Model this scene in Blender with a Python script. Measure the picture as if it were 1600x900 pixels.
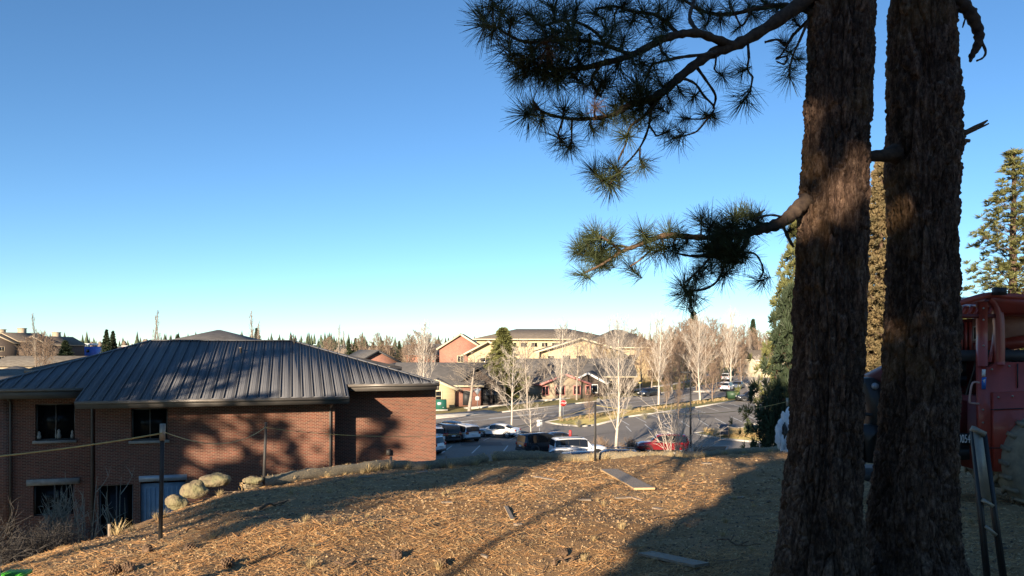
import bpy, math, random
import numpy as np
from mathutils import Vector, Matrix, noise as mnoise
R = math.radians
PI = math.pi
for o in list(bpy.data.objects):
    bpy.data.objects.remove(o)
SC = bpy.context.scene
COL = SC.collection
random.seed(7)

# ------------------------------------------------------------------ camera, sky, sun, exposure
FPX = 1160.0          # focal length in photograph pixels (1600 wide)
HOR = 545.0           # photograph row of the horizon
cam_d = bpy.data.cameras.new('camera')
cam = bpy.data.objects.new('camera', cam_d)
COL.objects.link(cam)
cam.location = (0, 0, 0)
cam.rotation_euler = (R(90), 0, 0)
cam_d.sensor_width = 36.0
cam_d.lens = 36.0 * FPX / 1600.0
cam_d.shift_y = (HOR - 450.0) / 1600.0
cam_d.clip_start = 0.1
cam_d.clip_end = 8000
SC.camera = cam

SUN_AZ = 21.0         # degrees left of straight behind the camera
SUN_EL = 14.2
world = bpy.data.worlds.new("World")
SC.world = world
world.use_nodes = True
wn = world.node_tree
wn.nodes.clear()
w_out = wn.nodes.new('ShaderNodeOutputWorld')
w_bg = wn.nodes.new('ShaderNodeBackground')
sky = wn.nodes.new('ShaderNodeTexSky')
sky.sky_type = 'NISHITA'
sky.sun_disc = False
sky.sun_elevation = R(SUN_EL)
sky.sun_rotation = R(180 + SUN_AZ)
sky.altitude = 1100
sky.air_density = 0.85
sky.dust_density = 0.1
sky.ozone_density = 3.0
w_hs = wn.nodes.new('ShaderNodeHueSaturation')
w_hs.inputs['Saturation'].default_value = 1.07
w_mul = wn.nodes.new('ShaderNodeMix')
w_mul.data_type = 'RGBA'
w_mul.blend_type = 'MULTIPLY'
w_mul.inputs['Factor'].default_value = 1.0
w_mul.inputs[7].default_value = (0.91, 0.995, 1.0, 1)
w_bg.inputs['Strength'].default_value = 0.084
wn.links.new(sky.outputs[0], w_hs.inputs['Color'])
wn.links.new(w_hs.outputs[0], w_mul.inputs[6])
wn.links.new(w_mul.outputs[2], w_bg.inputs[0])
wn.links.new(w_bg.outputs[0], w_out.inputs[0])

sun_d = bpy.data.lights.new('sun', 'SUN')
sun_d.energy = 5.0
sun_d.angle = R(0.5)
sun_d.color = (1.0, 0.83, 0.62)
sun = bpy.data.objects.new('sun', sun_d)
COL.objects.link(sun)
LD = Vector((math.sin(R(SUN_AZ)) * math.cos(R(SUN_EL)), math.cos(R(SUN_AZ)) * math.cos(R(SUN_EL)), -math.sin(R(SUN_EL))))
sun.rotation_euler = LD.to_track_quat('-Z', 'Y').to_euler()
SC.view_settings.view_transform = 'Standard'
SC.view_settings.look = 'None'
SC.view_settings.exposure = 1.2
SC.view_settings.gamma = 1.0
SC.render.engine = 'CYCLES'

# ------------------------------------------------------------------ measuring helpers
def P(px, py, Y):
    return Vector(((px - 800.0) * Y / FPX, Y, (HOR - py) * Y / FPX))

LOT = -9.4
def zg(Y):
    Y = np.asarray(Y, dtype=float)
    return LOT + 0.025 * np.clip(Y - 90.0, 0, 160.0)
def G(px, py, dz=0.0):
    """where the line of sight at a photograph pixel meets the lower ground"""
    s = (py - HOR) / FPX
    Y = 9.4 / s
    if Y > 90:
        Y = 11.65 / (s + 0.025)
    return Vector(((px - 800.0) * Y / FPX, Y, float(zg(Y)) + dz))

CREST = np.array([(-60, -30), (-14, 0), (-8.2, 4.5), (-4.95, 7.1), (-5.25, 8.9), (-4.85, 10.0), (-5.05, 12.5), (-4.75, 13.9), (-2.97, 17.2),
                  (-0.33, 19.2), (3.5, 20.5), (8.3, 23.0), (14, 25.5), (40, 31), (90, 42)], dtype=float)
def crest_dist(x, y):
    """signed distance beyond the rim of the mound"""
    x = np.asarray(x, float); y = np.asarray(y, float)
    best = np.full(x.shape, 1e9); sg = np.ones(x.shape)
    for i in range(len(CREST) - 1):
        a = CREST[i]; b = CREST[i + 1]; ab = b - a
        t = np.clip(((x - a[0]) * ab[0] + (y - a[1]) * ab[1]) / (ab @ ab), 0, 1)
        dx = x - (a[0] + t * ab[0]); dy = y - (a[1] + t * ab[1])
        d = np.hypot(dx, dy)
        s = ab[0] * (y - a[1]) - ab[1] * (x - a[0])
        m = d < best - 1e-9
        best = np.where(m, d, best); sg = np.where(m, np.sign(s), sg)
    return best * sg
_rg = np.random.RandomState(3)
_W = [(_rg.uniform(0.25, 1.3), _rg.uniform(0, 2 * PI), _rg.uniform(0, 2 * PI)) for _ in range(14)]
def undul(x, y):
    z = 0
    for f, a, p in _W:
        z = z + 0.012 / f * np.sin(f * (x * math.cos(a) + y * math.sin(a)) * 2 + p)
    return z
def hz(x, y):
    x = np.asarray(x, float); y = np.asarray(y, float)
    d = crest_dist(x, y)
    base = -1.5 - 0.07 * np.clip(y, 0, 60)
    drop = 0.27 * (d + np.sqrt(d * d + 0.25))
    z = base - drop + undul(x, y) * np.clip(1 - (y - 26) / 10, 0, 1)
    g = zg(y)
    return np.maximum(z, g)
def hz1(x, y):
    return float(hz(np.array([x]), np.array([y]))[0])
def MG(px, py):
    """point of the mound top seen at a photograph pixel"""
    s = (py - HOR) / FPX
    Ys = np.arange(3.0, 32.0, 0.02)
    xs = (px - 800.0) * Ys / FPX
    gap = -s * Ys - hz(xs, Ys)
    hit = np.nonzero(gap <= 0)[0]
    i = hit[0] if len(hit) else int(np.argmin(gap))
    if not len(hit) or Ys[i] > 27:
        m = crest_dist(xs, Ys) < 0.1
        i = int(np.argmin(np.where(m, np.abs(gap), 9)))
    x = float(xs[i]); Y = float(Ys[i])
    return Vector((x, Y, hz1(x, Y)))

# ------------------------------------------------------------------ mesh builder
class MB:
    def __init__(self):
        self.v = []; self.f = []; self.n = 0
    def add(self, vs, fs):
        vs = np.asarray(vs, float).reshape(-1, 3)
        o = self.n
        self.v.append(vs); self.n += len(vs)
        for q in fs:
            self.f.append([i + o for i in q])
        return self
    def box(self, c, s, rot=None, taper=None):
        c = np.array(c, float); h = np.array(s, float) / 2
        p = np.array([(-1,-1,-1),(1,-1,-1),(1,1,-1),(-1,1,-1),(-1,-1,1),(1,-1,1),(1,1,1),(-1,1,1)], float) * h
        if taper: p[4:, :2] *= taper
        if rot is not None:
            m = np.array(rot.to_3x3() if hasattr(rot, 'to_3x3') else rot)
            p = p @ m.T
        return self.add(p + c, [(0,3,2,1),(4,5,6,7),(0,1,5,4),(1,2,6,5),(2,3,7,6),(3,0,4,7)])
    def bar(self, a, b, w, h, up=(0,0,1)):
        a = Vector(a); b = Vector(b); d = b - a; L = d.length; d.normalize()
        up = Vector(up)
        sd = d.cross(up)
        if sd.length < 1e-4: sd = d.cross(Vector((1,0,0)))
        sd.normalize(); u = sd.cross(d)
        m = Matrix((d, sd, u)).transposed()
        return self.box((a + b) / 2, (L, w, h), m)
    def tube(self, pts, rad, n=8, cap=True):
        pts = [Vector(p) for p in pts]
        if not hasattr(rad, '__len__'): rad = [rad] * len(pts)
        vs = []; prev = None
        for i, p in enumerate(pts):
            t = (pts[min(i+1, len(pts)-1)] - pts[max(i-1, 0)])
            if t.length < 1e-9: t = Vector((0,0,1))
            t.normalize()
            if prev is None:
                s = t.cross(Vector((0,0,1)))
                if s.length < 1e-3: s = t.cross(Vector((0,1,0)))
            else:
                s = prev - t * prev.dot(t)
            s.normalize(); prev = s
            u = t.cross(s)
            for k in range(n):
                a = 2 * PI * k / n
                vs.append(p + (s * math.cos(a) + u * math.sin(a)) * rad[i])
        fs = []
        for i in range(len(pts) - 1):
            for k in range(n):
                a = i*n+k; b = i*n+(k+1) % n
                fs.append((a, b, b+n, a+n))
        if cap:
            fs.append(tuple(range(n))[::-1]); fs.append(tuple(range((len(pts)-1)*n, len(pts)*n)))
        return self.add([tuple(v) for v in vs], fs)
    def lathe(self, prof, n=16, axis='z', c=(0,0,0)):
        """prof: list of (radius, height)"""
        vs = []
        for r, h in prof:
            for k in range(n):
                a = 2*PI*k/n
                q = (r*math.cos(a), r*math.sin(a), h)
                if axis == 'y': q = (q[0], q[2], q[1])
                if axis == 'x': q = (q[2], q[0], q[1])
                vs.append((q[0]+c[0], q[1]+c[1], q[2]+c[2]))
        fs = []
        for i in range(len(prof)-1):
            for k in range(n):
                a = i*n+k; b = i*n+(k+1) % n
                fs.append((a, b, b+n, a+n))
        fs.append(tuple(range(n))[::-1]); fs.append(tuple(range((len(prof)-1)*n, len(prof)*n)))
        return self.add(vs, fs)
    def prism(self, poly, y0, y1):
        """polygon in (x,z) pushed from y0 to y1"""
        n = len(poly)
        vs = [(x, y0, z) for x, z in poly] + [(x, y1, z) for x, z in poly]
        fs = [tuple(range(n)), tuple(range(n, 2*n))[::-1]]
        for i in range(n):
            j = (i+1) % n
            fs.append((i, i+n, j+n, j))
        return self.add(vs, fs)
    def slab(self, poly, z0, z1):
        """polygon in (x,y) from z0 to z1 (numbers or functions of x,y)"""
        n = len(poly)
        f0 = z0 if callable(z0) else (lambda x, y: z0)
        f1 = z1 if callable(z1) else (lambda x, y: z1)
        vs = [(x, y, f0(x, y)) for x, y in poly] + [(x, y, f1(x, y)) for x, y in poly]
        fs = [tuple(range(n))[::-1], tuple(range(n, 2*n))]
        for i in range(n):
            j = (i+1) % n
            fs.append((i, j, j+n, i+n))
        return self.add(vs, fs)
    def mesh(self, name, mat, smooth=False):
        me = bpy.data.meshes.new(name)
        v = np.concatenate(self.v) if self.v else np.zeros((0, 3))
        ln = np.array([len(q) for q in self.f], dtype=np.int32)
        lo = np.array([i for q in self.f for i in q], dtype=np.int32)
        fill_mesh(me, v, lo, ln)
        if mat: me.materials.append(mat)
        if smooth: me.shade_smooth()
        return me
    def build(self, name, mat, parent=None, smooth=False, **k):
        return link(name, self.mesh(name, mat, smooth), parent, **k)

def fill_mesh(me, v, loops, lens):
    me.vertices.add(len(v)); me.vertices.foreach_set('co', np.asarray(v, np.float32).ravel())
    me.loops.add(len(loops)); me.loops.foreach_set('vertex_index', np.asarray(loops, np.int32).ravel())
    me.polygons.add(len(lens))
    st = np.zeros(len(lens), np.int32); st[1:] = np.cumsum(lens)[:-1]
    me.polygons.foreach_set('loop_start', st)
    me.update(calc_edges=True)
    me.validate()

def np_mesh(name, v, f, mat, smooth=False):
    """v (N,3), f (M,k) arrays"""
    me = bpy.data.meshes.new(name)
    f = np.asarray(f)
    fill_mesh(me, v, f.ravel(), np.full(len(f), f.shape[1], np.int32))
    if mat: me.materials.append(mat)
    if smooth: me.shade_smooth()
    return me

def link(name, data, parent=None, loc=None, rotz=None, rot=None, scale=None, label=None, cat=None, group=None, kind=None):
    o = bpy.data.objects.new(name, data)
    COL.objects.link(o)
    if parent is not None: o.parent = parent
    if loc is not None: o.location = loc
    if rotz is not None: o.rotation_euler = (0, 0, rotz)
    if rot is not None: o.rotation_euler = rot
    if scale is not None: o.scale = scale if hasattr(scale, '__len__') else (scale,)*3
    tag(o, label, cat, group, kind)
    return o
def tag(o, label=None, cat=None, group=None, kind=None):
    if label: o['label'] = label
    if cat: o['category'] = cat
    if group: o['group'] = group
    if kind: o['kind'] = kind
    return o
def thing(name, label, cat, loc=(0,0,0), rotz=0.0, group=None, scale=None):
    return link(name, None, None, loc=loc, rotz=rotz, label=label, cat=cat, group=group, scale=scale)
def dup(root, loc, rotz, label, scale=None, group=None):
    r = root.copy(); COL.objects.link(r)
    r.location = loc; r.rotation_euler = (0, 0, rotz)
    if scale is not None: r.scale = scale if hasattr(scale, '__len__') else (scale,)*3
    r['label'] = label
    if group: r['group'] = group
    for ch in list(root.children):
        c = ch.copy(); COL.objects.link(c); c.parent = r
        for g in list(ch.children):
            d = g.copy(); COL.objects.link(d); d.parent = c
    return r

# ------------------------------------------------------------------ materials
def mat(name, c1, c2=None, rough=0.8, scale=8.0, bump=0.0, bscale=None, metal=0.0, spec=0.5, island=0.0, stretch=None, detail=4.0,
        big=None, bigscale=0.6, trans=0.0, coat=0.0):
    m = bpy.data.materials.new(name); m.use_nodes = True
    nt = m.node_tree; N = nt.nodes; L = nt.links
    b = N['Principled BSDF']
    b.inputs['Roughness'].default_value = rough
    b.inputs['Metallic'].default_value = metal
    b.inputs['Specular IOR Level'].default_value = spec
    if coat: b.inputs['Coat Weight'].default_value = coat; b.inputs['Coat Roughness'].default_value = 0.08
    if trans: b.inputs['Transmission Weight'].default_value = trans
    if c2 is None: c2 = tuple(x * 0.82 for x in c1)
    tc = N.new('ShaderNodeTexCoord'); mp = N.new('ShaderNodeMapping')
    if stretch: mp.inputs['Scale'].default_value = stretch
    L.new(tc.outputs['Object'], mp.inputs[0])
    nz = N.new('ShaderNodeTexNoise'); nz.inputs['Scale'].default_value = scale; nz.inputs['Detail'].default_value = detail
    nz.inputs['Roughness'].default_value = 0.62
    L.new(mp.outputs[0], nz.inputs['Vector'])
    rp = N.new('ShaderNodeValToRGB')
    rp.color_ramp.elements[0].position = 0.34; rp.color_ramp.elements[1].position = 0.66
    rp.color_ramp.elements[0].color = (*c2, 1); rp.color_ramp.elements[1].color = (*c1, 1)
    L.new(nz.outputs[0], rp.inputs[0])
    out = rp.outputs[0]
    if big:
        n2 = N.new('ShaderNodeTexNoise'); n2.inputs['Scale'].default_value = bigscale; n2.inputs['Detail'].default_value = 5
        L.new(mp.outputs[0], n2.inputs['Vector'])
        r2 = N.new('ShaderNodeValToRGB'); r2.color_ramp.elements[0].position = 0.42; r2.color_ramp.elements[1].position = 0.62
        L.new(n2.outputs[0], r2.inputs[0])
        mx = N.new('ShaderNodeMix'); mx.data_type = 'RGBA'
        L.new(r2.outputs[0], mx.inputs['Factor']); L.new(out, mx.inputs[6]); mx.inputs[7].default_value = (*big, 1)
        out = mx.outputs[2]
    if island:
        ge = N.new('ShaderNodeNewGeometry'); hs = N.new('ShaderNodeHueSaturation')
        mr = N.new('ShaderNodeMapRange'); mr.inputs['To Min'].default_value = 1 - island; mr.inputs['To Max'].default_value = 1 + island
        L.new(ge.outputs['Random Per Island'], mr.inputs[0]); L.new(mr.outputs[0], hs.inputs['Value']); L.new(out, hs.inputs['Color'])
        out = hs.outputs[0]
    L.new(out, b.inputs['Base Color'])
    if bump:
        nb = N.new('ShaderNodeTexNoise'); nb.inputs['Scale'].default_value = bscale or scale * 2; nb.inputs['Detail'].default_value = 6
        L.new(mp.outputs[0], nb.inputs['Vector'])
        bp = N.new('ShaderNodeBump'); bp.inputs['Strength'].default_value = 1.0; bp.inputs['Distance'].default_value = bump
        L.new(nb.outputs[0], bp.inputs['Height']); L.new(bp.outputs[0], b.inputs['Normal'])
    return m

def brick_mat(name, c1, c2, mortar, w=0.203, h=0.0677, ms=0.010):
    m = bpy.data.materials.new(name); m.use_nodes = True
    nt = m.node_tree; N = nt.nodes; L = nt.links; b = N['Principled BSDF']
    b.inputs['Roughness'].default_value = 0.85
    tc = N.new('ShaderNodeTexCoord'); sx = N.new('ShaderNodeSeparateXYZ'); ad = N.new('ShaderNodeMath'); cb = N.new('ShaderNodeCombineXYZ')
    L.new(tc.outputs['Object'], sx.inputs[0]); L.new(sx.outputs[0], ad.inputs[0]); L.new(sx.outputs[1], ad.inputs[1])
    L.new(ad.outputs[0], cb.inputs[0]); L.new(sx.outputs[2], cb.inputs[1])
    br = N.new('ShaderNodeTexBrick')
    br.inputs['Scale'].default_value = 1; br.inputs['Brick Width'].default_value = w; br.inputs['Row Height'].default_value = h
    br.inputs['Mortar Size'].default_value = ms; br.inputs['Mortar Smooth'].default_value = 0.2; br.inputs['Bias'].default_value = 0.0
    br.inputs['Color1'].default_value = (*c1, 1); br.inputs['Color2'].default_value = (*c2, 1); br.inputs['Mortar'].default_value = (*mortar, 1)
    L.new(cb.outputs[0], br.inputs['Vector'])
    nz = N.new('ShaderNodeTexNoise'); nz.inputs['Scale'].default_value = 0.8; nz.inputs['Detail'].default_value = 5
    L.new(tc.outputs['Object'], nz.inputs['Vector'])
    mr = N.new('ShaderNodeMapRange'); mr.inputs['To Min'].default_value = 0.72; mr.inputs['To Max'].default_value = 1.25
    L.new(nz.outputs[0], mr.inputs[0])
    hs = N.new('ShaderNodeHueSaturation'); L.new(mr.outputs[0], hs.inputs['Value']); L.new(br.outputs[0], hs.inputs['Color'])
    L.new(hs.outputs[0], b.inputs['Base Color'])
    bp = N.new('ShaderNodeBump'); bp.invert = True; bp.inputs['Distance'].default_value = 0.01
    L.new(br.outputs['Fac'], bp.inputs['Height']); L.new(bp.outputs[0], b.inputs['Normal'])
    return m

M = {}
M['soil'] = mat('needle_duff', (0.46, 0.265, 0.115), (0.17, 0.09, 0.04), 0.95, 34, 0.03, 60, spec=0.15, big=(0.34, 0.215, 0.11), bigscale=0.55, detail=9)
M['chip'] = mat('wood_chips', (0.60, 0.42, 0.225), (0.33, 0.19, 0.09), 0.9, 25, spec=0.15, island=0.42)
M['needle_dry'] = mat('dry_needles', (0.64, 0.35, 0.14), (0.42, 0.21, 0.08), 0.75, 3, spec=0.25, island=0.45)
M['twig_dead'] = mat('dead_twigs', (0.22, 0.16, 0.11), (0.09, 0.06, 0.045), 0.9, 20, spec=0.15, island=0.35)
M['asphalt'] = mat('asphalt', (0.27, 0.24, 0.21), (0.215, 0.193, 0.168), 0.98, 3.0, 0.02, 40, spec=0.08, big=(0.30, 0.268, 0.23), bigscale=0.12)
M['road'] = mat('road_asphalt', (0.285, 0.255, 0.222), (0.225, 0.20, 0.178), 0.98, 1.2, 0.02, 40, spec=0.08, big=(0.32, 0.288, 0.25), bigscale=0.08)
M['concrete'] = mat('concrete', (0.52, 0.48, 0.42), (0.38, 0.35, 0.31), 0.9, 1.5, 0.003, 20)
M['paint'] = mat('road_paint', (0.72, 0.72, 0.68), (0.50, 0.50, 0.47), 0.7, 3)
M['grass'] = mat('winter_grass', (0.37, 0.29, 0.13), (0.22, 0.185, 0.08), 0.95, 0.8, 0.05, 6, spec=0.1, big=(0.19, 0.18, 0.075), bigscale=0.14, detail=8)
M['mulch'] = mat('bark_mulch', (0.26, 0.16, 0.10), (0.14, 0.09, 0.06), 0.95, 4, 0.05, 8, spec=0.1)
M['bark'] = None
M['roofmetal'] = mat('standing_seam_metal', (0.135, 0.135, 0.142), (0.112, 0.112, 0.118), 0.72, 1.4, 0.0, metal=0.1, spec=0.35, stretch=(1, .25, 1), big=(0.150, 0.148, 0.152), bigscale=0.5)
M['fascia'] = mat('dark_bronze_metal', (0.115, 0.10, 0.088), (0.09, 0.08, 0.07), 0.5, 2, metal=0.2)
M['fascialight'] = mat('gutter_metal', (0.19, 0.165, 0.14), (0.15, 0.13, 0.115), 0.4, 2, metal=0.3)
M['soffit'] = mat('soffit', (0.10, 0.085, 0.075), None, 0.8)
M['brick'] = brick_mat('red_brick', (0.20, 0.050, 0.026), (0.085, 0.026, 0.017), (0.27, 0.17, 0.115), ms=0.012)
M['brickfar'] = brick_mat('far_brick', (0.42, 0.17, 0.11), (0.34, 0.14, 0.10), (0.36, 0.25, 0.2), 0.4, 0.14, 0.012)
M['stone'] = mat('cast_stone', (0.36, 0.33, 0.28), (0.25, 0.23, 0.2), 0.85, 5)
M['darkglass'] = mat('window_glass', (0.012, 0.014, 0.017), None, 0.06, 1, spec=0.5)
M['nightglass'] = mat('dim_window_glass', (0.008, 0.009, 0.010), None, 0.22, 1, spec=0.12)
M['bluedoor'] = mat('pale_blue_metal', (0.23, 0.31, 0.38), (0.18, 0.25, 0.31), 0.6, 3)
M['white'] = mat('white_paint', (0.75, 0.75, 0.74), (0.68, 0.68, 0.67), 0.5, 3)
M['cream'] = mat('cream_trim', (0.72, 0.62, 0.42), (0.64, 0.55, 0.37), 0.8, 1)
M['yellow'] = mat('yellow_siding', (0.60, 0.47, 0.28), (0.52, 0.40, 0.24), 0.85, 1.0, stretch=(.2, .2, 6))
M['tan'] = mat('tan_siding', (0.42, 0.34, 0.24), (0.35, 0.28, 0.2), 0.85, 1.0)
M['brownwall'] = mat('brown_shingle_wall', (0.085, 0.062, 0.05), (0.06, 0.045, 0.037), 0.85, 2)
M['shingle'] = mat('grey_shingles', (0.115, 0.106, 0.10), (0.075, 0.07, 0.067), 0.9, 1.3, 0.02, 9, stretch=(1, 1, 3))
M['shinglebrown'] = mat('brown_shingles', (0.135, 0.11, 0.088), (0.09, 0.074, 0.06), 0.9, 1.3, 0.02, 9)
M['rooftan'] = mat('tan_roof_metal', (0.17, 0.15, 0.125), (0.105, 0.09, 0.075), 0.9, 1.0, spec=0.2)
M['birch'] = mat('pale_birch_bark', (0.62, 0.54, 0.45), (0.42, 0.36, 0.29), 0.8, 3)
M['greybark'] = mat('grey_bark', (0.38, 0.32, 0.26), (0.25, 0.21, 0.17), 0.85, 3)
M['redtwig'] = mat('reddish_twigs', (0.33, 0.235, 0.165), (0.22, 0.155, 0.11), 0.85, 3)
M['crimson'] = mat('crimson_twigs', (0.45, 0.10, 0.07), (0.32, 0.08, 0.06), 0.8, 3)
M['shrubtwig'] = mat('dark_shrub_twigs', (0.085, 0.075, 0.066), (0.045, 0.04, 0.036), 0.9, 3)
M['sage'] = mat('pale_sage_twigs', (0.34, 0.32, 0.24), (0.22, 0.20, 0.15), 0.9, 3)
M['needle'] = mat('pine_needles', (0.075, 0.095, 0.036), (0.045, 0.062, 0.026), 0.55, 2, island=0.35, spec=0.35)
M['needlefore'] = mat('shade_darkened_needles', (0.062, 0.078, 0.030), (0.034, 0.046, 0.019), 0.6, 2, island=0.35, spec=0.25)  # colour darkened in place of shade on the near branches
M['needlegold'] = mat('sun_tinted_needles', (0.155, 0.145, 0.055), (0.10, 0.10, 0.04), 0.6, 0.8, island=0.3, spec=0.3)  # paler needle copy with sunlight put into the colour
M['sungold'] = mat('golden_light_needles', (0.22, 0.16, 0.08), (0.12, 0.10, 0.05), 0.7, 1.2, island=0.35, spec=0.2)  # golden sunlight put into the needle colour
M['needleolive'] = mat('olive_needles', (0.19, 0.185, 0.065), (0.11, 0.12, 0.042), 0.6, 0.8, island=0.3, spec=0.3)
M['needledark'] = mat('dark_needles', (0.05, 0.068, 0.035), (0.03, 0.045, 0.022), 0.6, 0.8, island=0.3, spec=0.3)
M['farneedle'] = mat('far_conifers', (0.085, 0.10, 0.062), (0.055, 0.07, 0.045), 0.9, 0.05, island=0.35, spec=0.1)
M['farbrown'] = mat('far_bare_wood', (0.25, 0.19, 0.14), (0.17, 0.13, 0.10), 0.95, 0.05, island=0.25, spec=0.05)
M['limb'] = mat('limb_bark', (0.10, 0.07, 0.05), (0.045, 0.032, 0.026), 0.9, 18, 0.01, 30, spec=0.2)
M['limbbrown'] = mat('brown_sun_tinted_bark', (0.21, 0.135, 0.085), (0.09, 0.06, 0.042), 0.9, 12, 0.01, 30, spec=0.2)  # brown bark; on the lower limb it stands in for sunlight
M['trunkfar'] = mat('pine_trunk', (0.17, 0.11, 0.075), (0.09, 0.06, 0.045), 0.9, 6, 0.01, 20, spec=0.2)
M['black'] = mat('black_paint', (0.018, 0.018, 0.019), None, 0.45, 5)
M['post'] = mat('dark_steel_post', (0.055, 0.052, 0.05), (0.035, 0.033, 0.032), 0.6, 10, metal=0.3)
M['galv'] = mat('galvanised_cap', (0.42, 0.38, 0.30), (0.30, 0.27, 0.22), 0.5, 10, metal=0.4)
M['string'] = mat('yellow_string', (0.55, 0.44, 0.17), (0.42, 0.33, 0.14), 0.8, 10)
M['plastic'] = mat('white_plastic', (0.74, 0.76, 0.78), (0.62, 0.64, 0.67), 0.35, 4)
M['blackplastic'] = mat('black_plastic', (0.02, 0.02, 0.022), None, 0.4, 4)
M['plank'] = mat('weathered_plank', (0.34, 0.27, 0.20), (0.22, 0.17, 0.125), 0.85, 9, 0.003, 30, stretch=(1, 12, 1))
M['plankedge'] = mat('fresh_wood', (0.66, 0.46, 0.24), (0.52, 0.34, 0.17), 0.8, 9, 0.002, 30, stretch=(1, 6, 1))
M['scrap'] = mat('split_wood', (0.55, 0.30, 0.15), (0.38, 0.2, 0.1), 0.8, 9, stretch=(1, 6, 1))
M['boulder'] = mat('lichen_boulder', (0.33, 0.255, 0.16), (0.15, 0.12, 0.08), 0.95, 9, 0.035, 18, big=(0.22, 0.20, 0.11), bigscale=4, detail=10, spec=0.15)
M['wattle'] = mat('straw_netting', (0.36, 0.30, 0.20), (0.20, 0.165, 0.115), 0.95, 22, 0.02, 60, spec=0.1, stretch=(1, 1, 2))
M['straw'] = mat('loose_straw', (0.58, 0.41, 0.215), (0.38, 0.26, 0.125), 0.85, 5, island=0.3, spec=0.15)
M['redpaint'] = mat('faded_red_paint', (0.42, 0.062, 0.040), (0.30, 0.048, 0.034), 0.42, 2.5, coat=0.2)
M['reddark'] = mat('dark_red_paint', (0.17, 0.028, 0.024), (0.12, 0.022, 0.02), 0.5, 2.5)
M['boompale'] = mat('dusty_boom_paint', (0.48, 0.30, 0.26), (0.40, 0.22, 0.19), 0.45, 3)
M['tyre'] = mat('tyre_rubber', (0.028, 0.027, 0.026), (0.02, 0.02, 0.02), 0.85, 6)
M['tyredusty'] = mat('dusty_tyre', (0.34, 0.27, 0.18), (0.13, 0.105, 0.08), 0.95, 3, 0.004, 30)
M['rimcream'] = mat('cream_rim', (0.55, 0.46, 0.32), (0.45, 0.37, 0.26), 0.5, 5)
M['rim'] = mat('alloy_rim', (0.42, 0.42, 0.43), None, 0.3, 5, metal=0.7)
M['carwhite'] = mat('white_car_paint', (0.78, 0.78, 0.77), (0.75, 0.75, 0.74), 0.28, 2, coat=0.6)
M['carblack'] = mat('dark_car_paint', (0.018, 0.02, 0.025), (0.015, 0.017, 0.02), 0.25, 2, coat=0.6)
M['cargrey'] = mat('blue_grey_car_paint', (0.10, 0.12, 0.15), (0.09, 0.105, 0.13), 0.28, 2, coat=0.6)
M['carsilver'] = mat('silver_car_paint', (0.42, 0.43, 0.45), None, 0.3, 2, metal=0.5, coat=0.6)
M['carred'] = mat('red_car_paint', (0.20, 0.008, 0.013), (0.17, 0.007, 0.011), 0.25, 2, coat=0.7)
M['trimblack'] = mat('black_trim', (0.03, 0.03, 0.032), None, 0.6, 5)
M['lampred'] = mat('red_lens', (0.42, 0.02, 0.015), None, 0.2, 5)
M['lampclear'] = mat('clear_lens', (0.60, 0.62, 0.64), None, 0.12, 5)
M['signred'] = mat('sign_red', (0.55, 0.03, 0.03), None, 0.4, 5)
M['signgrey'] = mat('sign_back_metal', (0.38, 0.42, 0.47), None, 0.4, 5, metal=0.3)
M['signblue'] = mat('sign_dark_blue', (0.10, 0.11, 0.16), None, 0.5, 3)
M['greenbox'] = mat('green_enamel', (0.02, 0.12, 0.085), None, 0.5, 3)
M['greenbin'] = mat('green_bin_paint', (0.03, 0.07, 0.035), None, 0.5, 3)
M['lime'] = mat('lime_plastic', (0.09, 0.42, 0.04), None, 0.45, 5)
M['bluewrap'] = mat('blue_housewrap', (0.06, 0.15, 0.55), (0.05, 0.12, 0.45), 0.6, 0.5)
M['stickerblue'] = mat('blue_sticker', (0.03, 0.16, 0.55), None, 0.4, 5)
M['pinkroof'] = mat('rose_fascia', (0.55, 0.22, 0.20), None, 0.7, 2)
M['hill'] = mat('far_hill', (0.12, 0.115, 0.07), (0.08, 0.085, 0.055), 0.95, 0.02)
M['drygrass'] = mat('dry_grass_blades', (0.55, 0.42, 0.22), (0.40, 0.29, 0.14), 0.85, 2, island=0.3, spec=0.2)

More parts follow.
